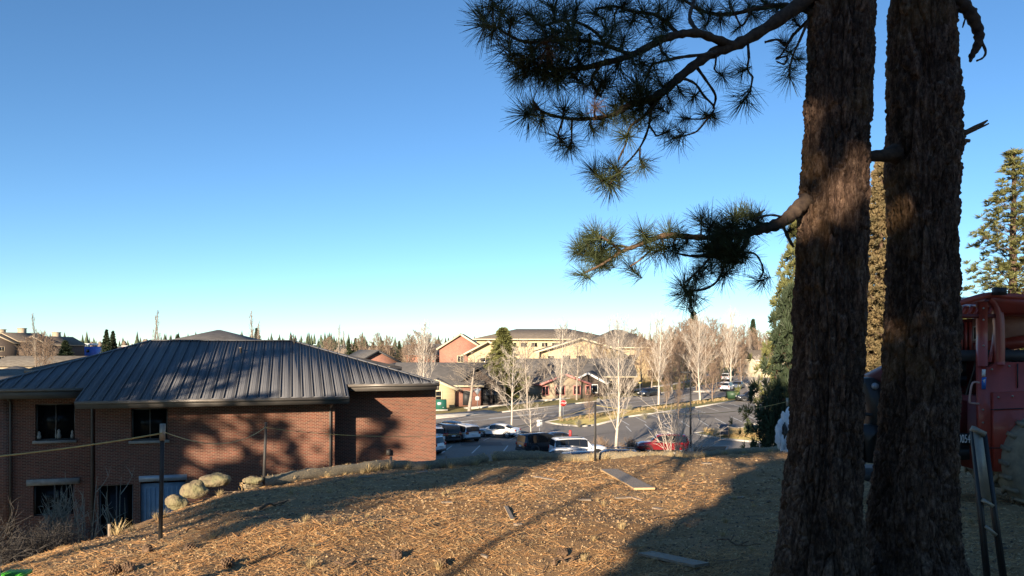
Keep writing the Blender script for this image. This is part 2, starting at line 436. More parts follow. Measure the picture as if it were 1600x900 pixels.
def bark_mat():
    m = bpy.data.materials.new('ponderosa_bark'); m.use_nodes = True
    nt = m.node_tree; N = nt.nodes; L = nt.links; b = N['Principled BSDF']
    b.inputs['Roughness'].default_value = 0.92; b.inputs['Specular IOR Level'].default_value = 0.2
    tc = N.new('ShaderNodeTexCoord'); mp = N.new('ShaderNodeMapping'); mp.inputs['Scale'].default_value = (1, 1, 0.32)
    L.new(tc.outputs['Object'], mp.inputs[0])
    n1 = N.new('ShaderNodeTexNoise'); n1.inputs['Scale'].default_value = 30; n1.inputs['Detail'].default_value = 10; n1.inputs['Roughness'].default_value = 0.8
    L.new(mp.outputs[0], n1.inputs[0])
    r1 = N.new('ShaderNodeValToRGB'); e = r1.color_ramp.elements
    e[0].position = 0.38; e[0].color = (0.022, 0.014, 0.011, 1); e[1].position = 0.64; e[1].color = (0.22, 0.15, 0.108, 1)
    q = e.new(0.5); q.color = (0.078, 0.047, 0.033, 1)
    L.new(n1.outputs[0], r1.inputs[0])
    n2 = N.new('ShaderNodeTexNoise'); n2.inputs['Scale'].default_value = 2.2; n2.inputs['Detail'].default_value = 6
    L.new(tc.outputs['Object'], n2.inputs[0])
    r2 = N.new('ShaderNodeValToRGB'); r2.color_ramp.elements[0].position = 0.56; r2.color_ramp.elements[1].position = 0.7
    L.new(n2.outputs[0], r2.inputs[0])
    mx = N.new('ShaderNodeMix'); mx.data_type = 'RGBA'; mx.blend_type = 'MIX'
    mfac = N.new('ShaderNodeMath'); mfac.operation = 'MULTIPLY'; mfac.inputs[1].default_value = 0.28
    L.new(r2.outputs[0], mfac.inputs[0]); L.new(mfac.outputs[0], mx.inputs['Factor'])
    L.new(r1.outputs[0], mx.inputs[6]); mx.inputs[7].default_value = (0.30, 0.17, 0.06, 1)
    pa = N.new('ShaderNodeAttribute'); pa.attribute_name = 'plate'
    pr = N.new('ShaderNodeMapRange'); pr.inputs['To Min'].default_value = 0.45; pr.inputs['To Max'].default_value = 1.75
    L.new(pa.outputs['Fac'], pr.inputs[0])
    ph = N.new('ShaderNodeHueSaturation'); L.new(pr.outputs[0], ph.inputs['Value']); L.new(mx.outputs[2], ph.inputs['Color'])
    L.new(ph.outputs[0], b.inputs['Base Color'])
    n3 = N.new('ShaderNodeTexNoise'); n3.inputs['Scale'].default_value = 60; n3.inputs['Detail'].default_value = 8
    L.new(mp.outputs[0], n3.inputs[0])
    bp = N.new('ShaderNodeBump'); bp.inputs['Distance'].default_value = 0.012
    L.new(n3.outputs[0], bp.inputs['Height']); L.new(bp.outputs[0], b.inputs['Normal'])
    return m
M['bark'] = bark_mat()

# ------------------------------------------------------------------ the ground sheet
def axis(parts):
    out = []
    for a, b, st in parts:
        n = max(1, int(round((b - a) / st)))
        out += list(np.linspace(a, b, n, endpoint=False))
    out.append(parts[-1][1])
    return np.array(out)
gx = axis([(-3000, -600, 400), (-600, -100, 50), (-100, -30, 5), (-30, -9, 0.7), (-9, 13, 0.085), (13, 30, 0.7), (30, 100, 5), (100, 600, 50), (600, 3000, 400)])
gy = axis([(-600, -60, 60), (-60, 2, 2.0), (2, 26, 0.085), (26, 50, 0.75), (50, 90, 10), (90, 250, 16), (250, 1000, 125), (1000, 6000, 500)])
XX, YY = np.meshgrid(gx, gy)
ZZ = hz(XX, YY)
def vnoise(x, y, seed, f):
    """cheap value noise"""
    x = x * f; y = y * f
    xi = np.floor(x).astype(np.int64); yi = np.floor(y).astype(np.int64)
    fx = x - xi; fy = y - yi; fx = fx*fx*(3-2*fx); fy = fy*fy*(3-2*fy)
    def hsh(a, b):
        h = (a * 374761393 + b * 668265263 + seed * 974634541) & 0x7fffffff
        h = (h ^ (h >> 13)) * 1274126177 & 0x7fffffff
        return ((h ^ (h >> 16)) & 0xffff) / 65535.0
    return (hsh(xi, yi)*(1-fx) + hsh(xi+1, yi)*fx)*(1-fy) + (hsh(xi, yi+1)*(1-fx) + hsh(xi+1, yi+1)*fx)*fy
near = np.clip((29 - YY) / 3, 0, 1) * np.clip((YY - 0) / 2, 0, 1)
def ground_rough(x, y):
    return (vnoise(x, y, 1, 1.3) - .5) * 0.05 + (vnoise(x, y, 2, 4.0) - .5) * 0.035 + (vnoise(x, y, 3, 10.0) - .5) * 0.02
ZZ = ZZ + near * ground_rough(XX, YY)
nx, ny = len(gx), len(gy)
idx = np.arange(nx*ny).reshape(ny, nx)
F = np.stack([idx[:-1, :-1].ravel(), idx[:-1, 1:].ravel(), idx[1:, 1:].ravel(), idx[1:, :-1].ravel()], 1)
gme = np_mesh('ground', np.stack([XX.ravel(), YY.ravel(), ZZ.ravel()], 1), F, M['soil'], True)
gme.materials.append(M['grass'])
cy = YY[:-1, :-1].ravel(); cd = crest_dist(XX[:-1, :-1].ravel(), cy)
gme.polygons.foreach_set('material_index', ((cy > 30) | (cd > 4)).astype(np.int32))
ground = link('ground', gme, kind='structure')
def ground_z(x, y):
    x = np.asarray(x, float); y = np.asarray(y, float)
    nr = np.clip((29 - y) / 3, 0, 1) * np.clip((y - 0) / 2, 0, 1)
    return hz(x, y) + nr * ground_rough(x, y)
def gz1(x, y): return float(ground_z(np.array([x]), np.array([y]))[0])

# ------------------------------------------------------------------ litter on the mound (nobody could count it)
rs = np.random.RandomState(11)
def scatter(n, pw=1.2, ymin=3.2, ymax=24.0, marg=1.3):
    """points over the mound, thicker close by"""
    u = rs.rand(n)
    e = 1 - pw
    Y = (ymin**e + u * (ymax**e - ymin**e))**(1/e)
    X = rs.uniform(-0.72, 0.72, n) * Y * marg
    ok = crest_dist(X, Y) < 0.25
    return X[ok], Y[ok]
def strip_litter(name, n, length, width, m, label, lift=0.012, curve=0.12, tilt=0.18, pw=1.2, cluster=0, bias=None):
    X, Y = scatter(n, pw)
    k = len(X)
    if cluster:
        dens = vnoise(X, Y, 21, 0.9) * 0.6 + vnoise(X, Y, 22, 3.1) * 0.4
        keep = rs.rand(k) < np.clip((dens - 0.35) * cluster, 0.08, 1)
        X = X[keep]; Y = Y[keep]; k = len(X)
    L = length * rs.uniform(0.5, 1.2, k); W = width * rs.uniform(0.7, 1.3, k) * np.clip(Y / 7, 0.8, 2.2)
    a = rs.uniform(0, 2*PI, k) if bias is None else rs.normal(bias, 0.8, k)
    dx = np.cos(a); dy = np.sin(a); nxv = -dy; nyv = dx
    c = curve * rs.uniform(-1, 1, k) * L
    V = np.zeros((k, 6, 3))
    for s, t in enumerate((-0.5, 0.0, 0.5)):
        px_ = X + dx*L*t + nxv * (c if s == 1 else 0); py_ = Y + dy*L*t + nyv * (c if s == 1 else 0)
        pz = ground_z(px_, py_) + lift * rs.uniform(0.3, 1.4, k) + (tilt * L * rs.uniform(-.1, .5, k) if s != 1 else 0)
        ww = W * (1.0 if s == 1 else 0.55)
        for q, sg in enumerate((-1, 1)):
            V[:, s*2+q, 0] = px_ + nxv*ww*sg*.5; V[:, s*2+q, 1] = py_ + nyv*ww*sg*.5; V[:, s*2+q, 2] = pz + sg*ww*0.2
    base = (np.arange(k)*6)[:, None]
    f = np.concatenate([base + np.array([[0, 2, 3, 1]]), base + np.array([[2, 4, 5, 3]])], 0)
    me = np_mesh(name, V.reshape(-1, 3), f, m)
    return link(name, me, label=label, cat='ground litter', kind='stuff')
strip_litter('fallen_needles', 80000, 0.15, 0.0045, M['needle_dry'], 'fallen rust coloured pine needles over the mound', pw=1.5, cluster=2.6, bias=0.25, tilt=0.5)
strip_litter('straw_litter', 80000, 0.09, 0.0042, M['straw'], 'pale straw bits scattered over the mound', pw=1.45, lift=0.015, tilt=0.6, cluster=2.8)
strip_litter('fallen_twigs', 700, 0.26, 0.011, M['twig_dead'], 'dark broken twigs scattered over the mound', pw=1.4, lift=0.03, tilt=0.15, curve=0.2)
def chips(name, n, size, m, label, pw=1.4, flat=0.35, seed=0):
    X, Y = scatter(n, pw); k = len(X)
    S = size * (0.35 + rs.rand(k)**2.2 * 1.3) * np.clip(Y / 8, 0.85, 1.8)
    a = rs.uniform(0, 2*PI, k)
    Z = ground_z(X, Y)
    V = np.zeros((k, 5, 3))
    for i, ang in enumerate((0, 1.7, 3.0, 4.4)):
        r = S * rs.uniform(0.5, 1.1, k)
        V[:, i, 0] = X + np.cos(a+ang)*r; V[:, i, 1] = Y + np.sin(a+ang)*r*0.8; V[:, i, 2] = Z - 0.004 + S*rs.uniform(0, .35, k)
    V[:, 4, 0] = X; V[:, 4, 1] = Y; V[:, 4, 2] = Z + S*flat + 0.008
    base = (np.arange(k)*5)[:, None]
    f = np.concatenate([base + np.array([[i, (i+1) % 4, 4]]) for i in range(4)], 0)
    return link(name, np_mesh(name, V.reshape(-1, 3), f, m), label=label, cat='ground litter', kind='stuff')
chips('wood_chips', 52000, 0.019, M['chip'], 'pale wood chips and bark flakes over the mound')
chips('bark_flakes', 24000, 0.02, M['twig_dead'], 'dark bark flakes and clods over the mound')

# ------------------------------------------------------------------ sheets: lots, roads, verges, markings
def clip_y(poly, yc, keep_low):
    out = []
    n = len(poly)
    ins = (lambda p: p[1] <= yc) if keep_low else (lambda p: p[1] >= yc)
    for i in range(n):
        a = poly[i]; b = poly[(i+1) % n]
        if ins(a): out.append(a)
        if ins(a) != ins(b):
            t = (yc - a[1]) / (b[1] - a[1])
            out.append((a[0] + t*(b[0]-a[0]), yc))
    return out
def planar_parts(poly):
    res = []
    low = clip_y(poly, 90.0, True)
    if len(low) > 2: res.append(low)
    hi = clip_y(poly, 90.0, False)
    if len(hi) > 2:
        m1 = clip_y(hi, 250.0, True)
        if len(m1) > 2: res.append(m1)
        m2 = clip_y(hi, 250.0, False)
        if len(m2) > 2: res.append(m2)
    return res
def sheet(name, poly, m, dz, thick=0.0, parent=None, **k):
    b = MB()
    for q in planar_parts([tuple(p[:2]) for p in poly]):
        top = lambda x, y: float(zg(y)) + dz
        if thick: b.slab(q, lambda x, y: float(zg(y)) + dz - thick, top)
        else: b.add([(x, y, top(x, y)) for x, y in q], [tuple(range(len(q)))])
    return b.build(name, m, parent, **k)
def offs_line(pts, w):
    """a strip of width w along a polyline, as quads"""
    pts = [Vector((p[0], p[1])) for p in pts]
    out = []
    L = []
    for i, p in enumerate(pts):
        t = (pts[min(i+1, len(pts)-1)] - pts[max(i-1, 0)]).normalized()
        L.append(Vector((-t.y, t.x)) * w / 2)
    for i in range(len(pts)-1):
        out.append([tuple(pts[i]-L[i]), tuple(pts[i+1]-L[i+1]), tuple(pts[i+1]+L[i+1]), tuple(pts[i]+L[i])])
    return out
def line_sheet(name, pts, w, m, dz, thick=0.0, parent=None, **k):
    b = MB()
    for quad in offs_line(pts, w):
        for q in planar_parts(quad):
            top = lambda x, y: float(zg(y)) + dz
            if thick: b.slab(q, lambda x, y: float(zg(y)) + dz - thick, top)
            else: b.add([(x, y, top(x, y)) for x, y in q], [tuple(range(len(q)))])
    return b.build(name, m, parent, **k)
far_kerb = [(-70, 42), (-40, 69), (-11.6, 95.8), (-1.4, 104.8), (10, 117), (22.4, 130), (34, 146), (47, 166), (62, 200), (75, 249), (90, 330)]
near_kerb = [(100, 330), (86, 249), (73, 200), (60, 162), (48, 143), (38, 131), (29.6, 121.5), (19.6, 112.3), (10.5, 102.4), (4, 94), (-6, 84), (-32, 60), (-62, 33)]
sheet('parking_lot', [(-60, 30), (-32, 30), (-30, 33), (40, 33), (80, 60), (80, 150), (60, 162), (48, 143), (38, 131), (29.6, 121.5), (19.6, 112.3), (10.5, 102.4), (4, 94), (-6, 84), (-32, 60)], M['asphalt'], 0.03, kind='structure')
sheet('road', far_kerb + near_kerb, M['road'], 0.036, kind='structure')
line_sheet('kerb', [(p[0]-.1, p[1]+.1) for p in far_kerb], 0.35, M['concrete'], 0.16, 0.3, kind='structure')
line_sheet('pavement', [(p[0]-1.6, p[1]+1.7) for p in far_kerb[:4]], 2.6, M['concrete'], 0.15, 0.2, kind='structure')
line_sheet('pavement', [(p[0]-5.2, p[1]+5.2) for p in far_kerb[3:9]], 1.6, M['concrete'], 0.15, 0.2, kind='structure')
verge = [(4.3, 93.3), (6.2, 90.6), (8.5, 89.3), (10.2, 90.6), (15.5, 99.2), (27.3, 111), (37.3, 122.6), (38.5, 127), (37.5, 130), (29.5, 121.2), (19.5, 112), (10.3, 102)]
sheet('verge', verge, M['grass'], 0.16, 0.3, kind='structure')
line_sheet('kerb', verge + [verge[0]], 0.25, M['concrete'], 0.19, 0.3, kind='structure')
isl = [(20.0, 81.4), (22.5, 84.2), (26.2, 86.4), (31, 91.5), (36.8, 99.0), (42, 95), (36, 76), (28, 70.4), (25.0, 73.6), (21.6, 76.8)]
sheet('traffic_island', isl, M['grass'], 0.16, 0.3, kind='structure')
line_sheet('kerb', isl + [isl[0]], 0.25, M['concrete'], 0.19, 0.3, kind='structure')
med = [tuple(G(1083, 613)[:2]), tuple(G(1100, 609.5)[:2]), tuple(G(1140, 605)[:2]), tuple(G(1150, 606)[:2]), tuple(G(1112, 613.5)[:2])]
sheet('median', med, M['concrete'], 0.19, 0.2, kind='structure')
bed = [(9.2, 81.5), (14, 84.5), (15.3, 79), (18, 66), (13, 65.5), (10.5, 66), (8.5, 72)]
sheet('planting_bed', [(12.0, 70), (20.5, 70.5), (19, 66.5), (11.5, 66)], M['mulch'], 0.16, 0.3, kind='structure')
line_sheet('kerb', [(12.0, 70), (20.5, 70.5), (19, 66.5), (11.5, 66), (12, 70)], 0.2, M['concrete'], 0.185, 0.3, kind='structure')
b = MB()
def mark(b, a, c, w=0.12, dz=0.044):
    for quad in offs_line([a, c], w):
        for q in planar_parts(quad):
            b.add([(x, y, float(zg(y)) + dz) for x, y in q], [tuple(range(len(q)))])
for i in range(10):                                     # far row of bays
    x = 14.0 + i * 2.55
    t = (x - 15.5) * 1.03 + 99.2
    mark(b, (x, t - 0.8), (x + .35, t - 6.8))
for i in range(9):                                      # near row of bays
    x = 20.5 + i * 2.6
    mark(b, (x - 7, 84 + i*1.6), (x - 6.7, 90 + i*1.6))
for i in range(9):                                      # bays of the near lot
    x = -9.0 + i * 2.7
    mark(b, (x, 66.5), (x + .5, 71.8))
for i in range(7):
    x = -11.0 + i * 2.7
    mark(b, (x, 74.0 + i*.6), (x + 1.2, 79.2 + i*.6))
b.build('lot_markings', M['paint'], kind='structure')
b = MB()
def along(pts, off, w, seg=None, gap=None, dz=0.048):
    pts = [Vector(p) for p in pts]
    for i in range(len(pts)-1):
        d = (pts[i+1]-pts[i]); L = d.length; d.normalize(); n = Vector((d.y, -d.x)) * off
        if seg is None:
            mark(b, tuple(pts[i]+n), tuple(pts[i+1]+n), w, dz)
        else:
            s = 0
            while s < L:
                mark(b, tuple(pts[i]+n+d*s), tuple(pts[i]+n+d*min(s+seg, L)), w, dz); s += seg+gap
along(far_kerb[1:9], 1.7, 0.15); along(far_kerb[1:9], 5.0, 0.16); along(far_kerb[1:9], 7.6, 0.16, 3, 6)
mark(b, (-3.0, 97.5), (4.0, 103.5), 0.5, 0.048); mark(b, (-9.5, 91.5), (-5.0, 95.5), 0.4, 0.048)
b.build('lane_markings', M['paint'], kind='structure')

b = MB(); rc = random.Random(9)
for (x0, y0, x1, y1, w) in ((-9, 92, 6, 104, .16), (6, 103, 24, 124, .12), (-6, 95, -2, 90, .1), (12, 106, 16, 101, .1), (20, 96, 34, 103, .12), (24, 88, 25, 106, .1), (-8, 70, 6, 74, .1), (2, 72, 12, 84, .12), (30, 112, 40, 108, .1), (16, 88, 30, 92, .1), (27, 127, 36, 138, .12), (8, 94, 14, 92, .08)):
    n = 14; px_, py_ = x0, y0
    for i in range(1, n+1):
        qx = x0+(x1-x0)*i/n+rc.uniform(-.25, .25); qy = y0+(y1-y0)*i/n+rc.uniform(-.25, .25)
        mark(b, (px_, py_), (qx, qy), w*rc.uniform(.6, 1.2), .0415); px_, py_ = qx, qy
b.build('sealed_cracks', mat('crack_sealant', (0.05, 0.048, 0.046), None, 0.7), kind='structure')
b = MB()
for (x, y, w, d, a) in ((2, 99, 5, 2.2, .8), (24, 100, 6, 3, .2), (-3, 73, 4, 2.5, .1), (14, 110, 7, 1.8, .8), (33, 114, 5, 3.5, 0)):
    ca_, sa_ = math.cos(a), math.sin(a)
    for q in planar_parts([(x+ca_*u-sa_*v, y+sa_*u+ca_*v) for u, v in ((-w/2, -d/2), (w/2, -d/2), (w/2, d/2), (-w/2, d/2))]):
        b.add([(p[0], p[1], float(zg(p[1]))+.0395) for p in q], [tuple(range(len(q)))])
b.build('asphalt_patches', mat('patched_asphalt', (0.13, 0.12, 0.11), (0.11, 0.10, 0.092), 0.95, 3), kind='structure')

# ------------------------------------------------------------------ walls with real openings
def wall_open(b, x0, x1, z0, z1, Y, openings, depth=0.2, axis='x', sgn=1):
    """front wall at depth Y with rectangular openings and their reveals"""
    xs = sorted(set([x0, x1] + [v for o in openings for v in o[:2]]))
    zs = sorted(set([z0, z1] + [v for o in openings for v in o[2:4]]))
    for i in range(len(xs)-1):
        for j in range(len(zs)-1):
            cx = (xs[i]+xs[i+1])/2; cz = (zs[j]+zs[j+1])/2
            if any(o[0] < cx < o[1] and o[2] < cz < o[3] for o in openings): continue
            b.add([(xs[i], Y, zs[j]), (xs[i+1], Y, zs[j]), (xs[i+1], Y, zs[j+1]), (xs[i], Y, zs[j+1])], [(0, 1, 2, 3)])
    for a0, a1, c0, c1 in openings:
        q = [(a0, c0), (a1, c0), (a1, c1), (a0, c1)]
        for i in range(4):
            p = q[i]; r = q[(i+1) % 4]
            b.add([(p[0], Y, p[1]), (r[0], Y, r[1]), (r[0], Y+depth, r[1]), (p[0], Y+depth, p[1])], [(3, 2, 1, 0)])

# ------------------------------------------------------------------ the brick building
TH_B = R(16.5)
PV = Vector((-5.7, 36.0, 0.0))
LB = PV - Matrix.Rotation(TH_B, 3, 'Z') @ PV
BB = thing('brick_building', 'red brick two storey building with grey standing seam metal hip roof below the mound', 'building', LB, TH_B)
def lx(px, Y):
    """x along the building's own front line at own depth Y for a photograph column"""
    k = (px-800.0)/FPX; c = math.cos(TH_B); n = math.sin(TH_B)
    # world = LB + (c x - n Y, n x + c Y)
    return (k*(LB.y + c*Y) - LB.x + n*Y)/(c - k*n)
def wy(x, Y): return LB.y + math.sin(TH_B)*x + math.cos(TH_B)*Y
def lz(px, py, Y): return (HOR-py)/FPX*wy(lx(px, Y), Y)
YM, YW = 36.0, 37.45
XL, XR = lx(149, YM), lx(523, YM)
XWL, XWR = lx(-60, YW), lx(681, YW)
ZB = LOT - 0.3
def at(px, py, Y, ref=None): return lx(px, Y), lz(px if ref is None else ref, py, Y)
b = MB()
o_main = [(lx(205, YM), lx(262, YM), lz(233, 688, YM), lz(233, 638, YM)),
          (lx(154, YM), lx(208, YM), -9.4, lz(190, 757, YM)),
          (lx(219, YM), lx(290, YM), -9.4, lz(250, 752, YM))]
wall_open(b, XL, XR, ZB, -2.45, YM, o_main, 0.22)
b.add([(XR, YM, ZB), (XR, YW, ZB), (XR, YW, -2.3), (XR, YM, -2.3)], [(0, 1, 2, 3)])
b.add([(XL, YM, ZB), (XL, YW, ZB), (XL, YW, -2.3), (XL, YM, -2.3)], [(3, 2, 1, 0)])
o_l = [(lx(55, YW), lx(117, YW), lz(85, 688, YW), lz(85, 631, YW)),
       (lx(52, YW), lx(115, YW), lz(85, 805, YW), lz(85, 757, YW))]
wall_open(b, XWL, XL, ZB, -1.95, YW, o_l, 0.22)
wall_open(b, XR, XWR, ZB, -1.95, YW, [], 0.2)
b.add([(XWR, YW, ZB), (XWR, 49.6, ZB), (XWR, 49.6, -1.95), (XWR, YW, -1.95)], [(0, 1, 2, 3)])
b.add([(XWL, YW, ZB), (XWL, 49.6, ZB), (XWL, 49.6, -1.95), (XWL, YW, -1.95)], [(3, 2, 1, 0)])
b.add([(XWL, 49.6, ZB), (XWR, 49.6, ZB), (XWR, 49.6, -1.95), (XWL, 49.6, -1.95)], [(3, 2, 1, 0)])
b.build('wall', M['brick'], BB)
# brick pilaster at the far left and thin control joint
MB().box((at(9, 0, YW)[0], YW-0.05, (ZB-1.9)/2), (0.5, 0.14, abs(ZB+1.9))).build('pilaster', M['brick'], BB)
def window(o, Y, parent, mull=0, name='window', fm=None, gm=None, tr=0, depth=0.16):
    x0, x1, z0, z1 = o
    fb = MB(); w = 0.06
    fb.box(((x0+x1)/2, Y+depth, z0+w/2), (x1-x0, .08, w)); fb.box(((x0+x1)/2, Y+depth, z1-w/2), (x1-x0, .08, w))
    fb.box((x0+w/2, Y+depth, (z0+z1)/2), (w, .08, z1-z0-2*w)); fb.box((x1-w/2, Y+depth, (z0+z1)/2), (w, .08, z1-z0-2*w))
    for k in range(mull):
        x = x0 + (x1-x0)*(k+1)/(mull+1)
        fb.box((x, Y+depth, (z0+z1)/2), (.05, .07, z1-z0-2*w))
    if tr: fb.box(((x0+x1)/2, Y+depth, z0+(z1-z0)*tr), (x1-x0-2*w, .06, .05))
    f = fb.build(name, fm or M['fascia'], parent)
    MB().box(((x0+x1)/2, Y+depth+.03, (z0+z1)/2), (x1-x0-.02, .02, z1-z0-.02)).build('pane', gm or M['nightglass'], f)
    return f
window(o_main[0], YM, BB, 1); window(o_l[0], YW, BB, 1); window(o_l[1], YW, BB, 1)
window(o_main[1], YM, BB, 1)
x0, x1, z0, z1 = o_main[2]
d = MB()
d.box(((x0+x1)/2, YM+.16, (z0+z1)/2-.05), (x1-x0, .06, z1-z0-.1))
for k in range(9): d.box((x0 + .18 + k*(x1-x0-.36)/8, YM+.125, (z0+z1)/2-.1), (.09, .03, z1-z0-.4))
d.build('garage_door', M['bluedoor'], BB)
MB().box(((x0+x1)/2, YM+.05, z1+.14), (x1-x0+.1, .16, .26)).build('door_header', M['signgrey'], BB)
for o, Y in ((o_main[0], YM), (o_l[0], YW)):
    MB().box(((o[0]+o[1])/2, Y-.03, o[2]-.06), (o[1]-o[0]+.16, .2, .12)).build('sill', M['stone'], BB)
for o, Y in ((o_l[1], YW),):
    MB().box(((o[0]+o[1])/2, Y-.02, o[3]+.13), (o[1]-o[0]+.5, .14, .26)).build('lintel', M['stone'], BB)
# clutter on the sill inside the left window
for k, (px, w, h) in enumerate(((60, .16, .35), (86, .05, .5), (91, .16, .42), (112, .12, .36))):
    x = at(px, 0, YW)[0]
    MB().lathe([(w*.5, 0), (w*.62, h*.3), (w*.35, h*.62), (w*.42, h*.8), (w*.1, h)], 9, c=(x, YW+.15-.05, o_l[0][2]+.07)).build('sill_ornament', M['stone'], BB)
# roof plane
RP = lambda x, y: -2.17 + 0.302 * (y - 34.5)
EM0, EM1, EW0, EW1 = lx(118, 34.5), lx(545, 34.5), lx(-45, 36.1), lx(686, 36.1)
RG0, RG1 = lx(237, 43.15), lx(457, 43.15)
front = [(EM0, 34.5), (EM1, 34.5), (EM1, 36.1), (EW1, 36.1), (RG1, 43.15), (RG0, 43.15), (EW0, 36.1), (EM0, 36.1)]
def clip_x(poly, xc, low):
    q = clip_y([(p[1], p[0]) for p in poly], xc, low)
    return [(p[1], p[0]) for p in q]
roof = MB()
x = EW0; seam = 0.475
k = 0
while x < EW1-.05:
    q = clip_x(clip_x(front, x, False), x + seam, True)
    if len(q) > 2:
        pb = MB()
        rr = 0.004 * math.sin(k*12.9)
        pb.slab(q, lambda X, Y: RP(X, Y) - .03, lambda X, Y: RP(X, Y) + rr)
        ys = [p[1] for p in q if abs(p[0] - x) < .02]
        if len(ys) >= 2 and max(ys) - min(ys) > .1:
            a = Vector((x + .012, min(ys), RP(0, min(ys)) + .028)); c = Vector((x + .012, max(ys), RP(0, max(ys)) + .028))
            pb.bar(a, c, .035, .06)
        # two shallow stiffening beads on every pan
        for fr in (.36, .68):
            qq = clip_x(clip_x(front, x + seam*fr - .004, False), x + seam*fr + .004, True)
            if len(qq) > 2:
                yy = [p[1] for p in qq]
                if max(yy) - min(yy) > .3:
                    pb.bar((x + seam*fr, min(yy)+.05, RP(0, min(yy)+.05) + .004), (x + seam*fr, max(yy)-.05, RP(0, max(yy)-.05) + .004), .03, .012)
        pb.build('roof_panel', M['roofmetal'], BB)
    x += seam; k += 1
# other slopes of the hip roof
zr = RP(0, 43.15); ze = RP(0, 36.1)
b = MB()
b.add([(EW1, 36.1, ze), (EW1, 50.2, ze), (RG1, 43.15, zr)], [(0, 1, 2)])
b.add([(EW0, 36.1, ze), (EW0, 50.2, ze), (RG0, 43.15, zr)], [(2, 1, 0)])
b.add([(EW1, 50.2, ze), (EW0, 50.2, ze), (RG0, 43.15, zr), (RG1, 43.15, zr)], [(0, 1, 2, 3)])
b.build('rear_roof_slopes', M['roofmetal'], BB)
b = MB()
b.bar((RG0, 43.15, zr+.02), (RG1, 43.15, zr+.02), .28, .06)
b.bar((RG1, 43.15, zr+.02), (EW1, 36.12, ze+.03), .18, .05)
b.bar((RG0, 43.15, zr+.02), (EW0, 36.12, ze+.03), .18, .05)
b.build('ridge_cap', M['roofmetal'], BB)
# little vents and a snow-guard stub on the roof
for (px, py, Y) in ((376, 551, 41), (455, 535, 43.2), (460, 536, 42.7)):
    z = RP(0, Y)
    MB().lathe([(.05, z-.05), (.05, z+.22), (.1, z+.23), (.08, z+.3)], 8, c=(lx(px, Y), Y, 0)).build('vent_pipe', M['fascia'], BB)
# fascias, gutters, soffits
def eave(x0, x1, Y, Yw, z, h):
    MB().box(((x0+x1)/2, Y-.02+.06, z-h/2-.03), (x1-x0, .1, h)).build('fascia', M['fascia'], BB)
    g = MB(); g.prism([(-.0, 0)], 0, 0) if False else None
    g = MB()
    g.box(((x0+x1)/2, Y-.075, z-.075), (x1-x0+.02, .1, .12)); g.box(((x0+x1)/2, Y-.115, z-.025), (x1-x0+.04, .03, .03))
    g.build('gutter', M['fascialight'], BB)
    MB().box(((x0+x1)/2, (Y+Yw)/2+.1, z-h-.01), (x1-x0-.05, abs(Yw-Y)+.1, .04)).build('soffit', M['soffit'], BB)
eave(EM0, EM1, 34.5, YM, RP(0, 34.5), .30)
eave(EW0, EM0-.05, 36.1, YW, RP(0, 36.1), .42)
eave(EM1+.08, EW1, 36.1, YW, RP(0, 36.1), .32)
b = MB()
for X0 in (EM0, EM1):
    MB().box((X0, 35.3, RP(0, 35.3)-.18), (.07, 1.66, .27), Matrix.Rotation(math.atan(.302), 3, 'X')).build('rake_trim', M['fascia'], BB)
MB().box((EW1-.05, 43.1, ze-.2), (.1, 14.1, .3)).build('side_fascia', M['fascia'], BB)
def downspout(px, Y, z0, z1, out=.07, r=.05):
    x = at(px, 0, Y)[0]
    MB().tube([(x+.12, Y-1.25, z1+.15), (x+.12, Y-1.2, z1+.02), (x, Y-out, z1-.3), (x, Y-out, z1-.6), (x, Y-out, z0)], r, 8).build('downspout', M['fascia'], BB)
downspout(516, YM, ZB, -2.45); downspout(145, YW, ZB, -2.0, r=.07); downspout(17, YW-.06, ZB, -2.0, r=.04)
# rear wing whose roof shows past both hips
b = MB()
hx0, hx1, hy0, hy1 = lx(40, 44), lx(626, 44), 44.0, 49.0
b.add([(hx0, hy0, -1.05), (hx1, hy0, -1.05), (hx1, hy1, -1.05), (hx0, hy1, -1.05), (lx(235, 46), 46, .33), (lx(462, 46), 46, .33)],
      [(0, 1, 5, 4), (1, 2, 5), (2, 3, 4, 5), (3, 0, 4)])
b.build('rear_wing_roof', M['rooftan'], BB)
b = MB()
b.box(((hx0+hx1)/2, hy0-.03, -1.17), (hx1-hx0+.1, .1, .2)); b.box((hx1+.02, (hy0+hy1)/2, -1.17), (.1, hy1-hy0, .2)); b.box((hx0-.02, (hy0+hy1)/2, -1.17), (.1, hy1-hy0, .2))
b.build('rear_wing_fascia', M['fascialight'], BB)
b = MB()
b.box(((hx0+hx1)/2, (hy0+hy1)/2, -5.4), (hx1-hx0-2.2, hy1-hy0-2.2, 8.1))
b.build('rear_wing_wall', M['brick'], BB)
# lower left roof slope left of the rear wing
b = MB()
b.add([(-42, 45, -1.75), (hx0+.4, 45, -1.75), (hx0+.4, 53, -1.25), (-42, 53, -1.25)], [(0, 1, 2, 3)])
b.add([(-42, 45, -1.75), (hx0+.4, 45, -1.75), (hx0+.4, 45, -1.95), (-42, 45, -1.95)], [(3, 2, 1, 0)])
b.add([(-42, 53, -1.25), (hx0+.4, 53, -1.25), (hx0+.4, 60, -2.5), (-42, 60, -2.5)], [(0, 1, 2, 3)])
b.build('side_wing_roof', M['rooftan'], BB)
MB().box((-34.5, 54, -6.1), (13, 11, 7.0)).build('side_wing_wall', M['brick'], BB)
# wall lamp near the right corner
MB().box((lx(606, YW), YW-.12, lz(606, 706, YW)), (.2, .2, .28)).build('wall_lamp', M['fascia'], BB)

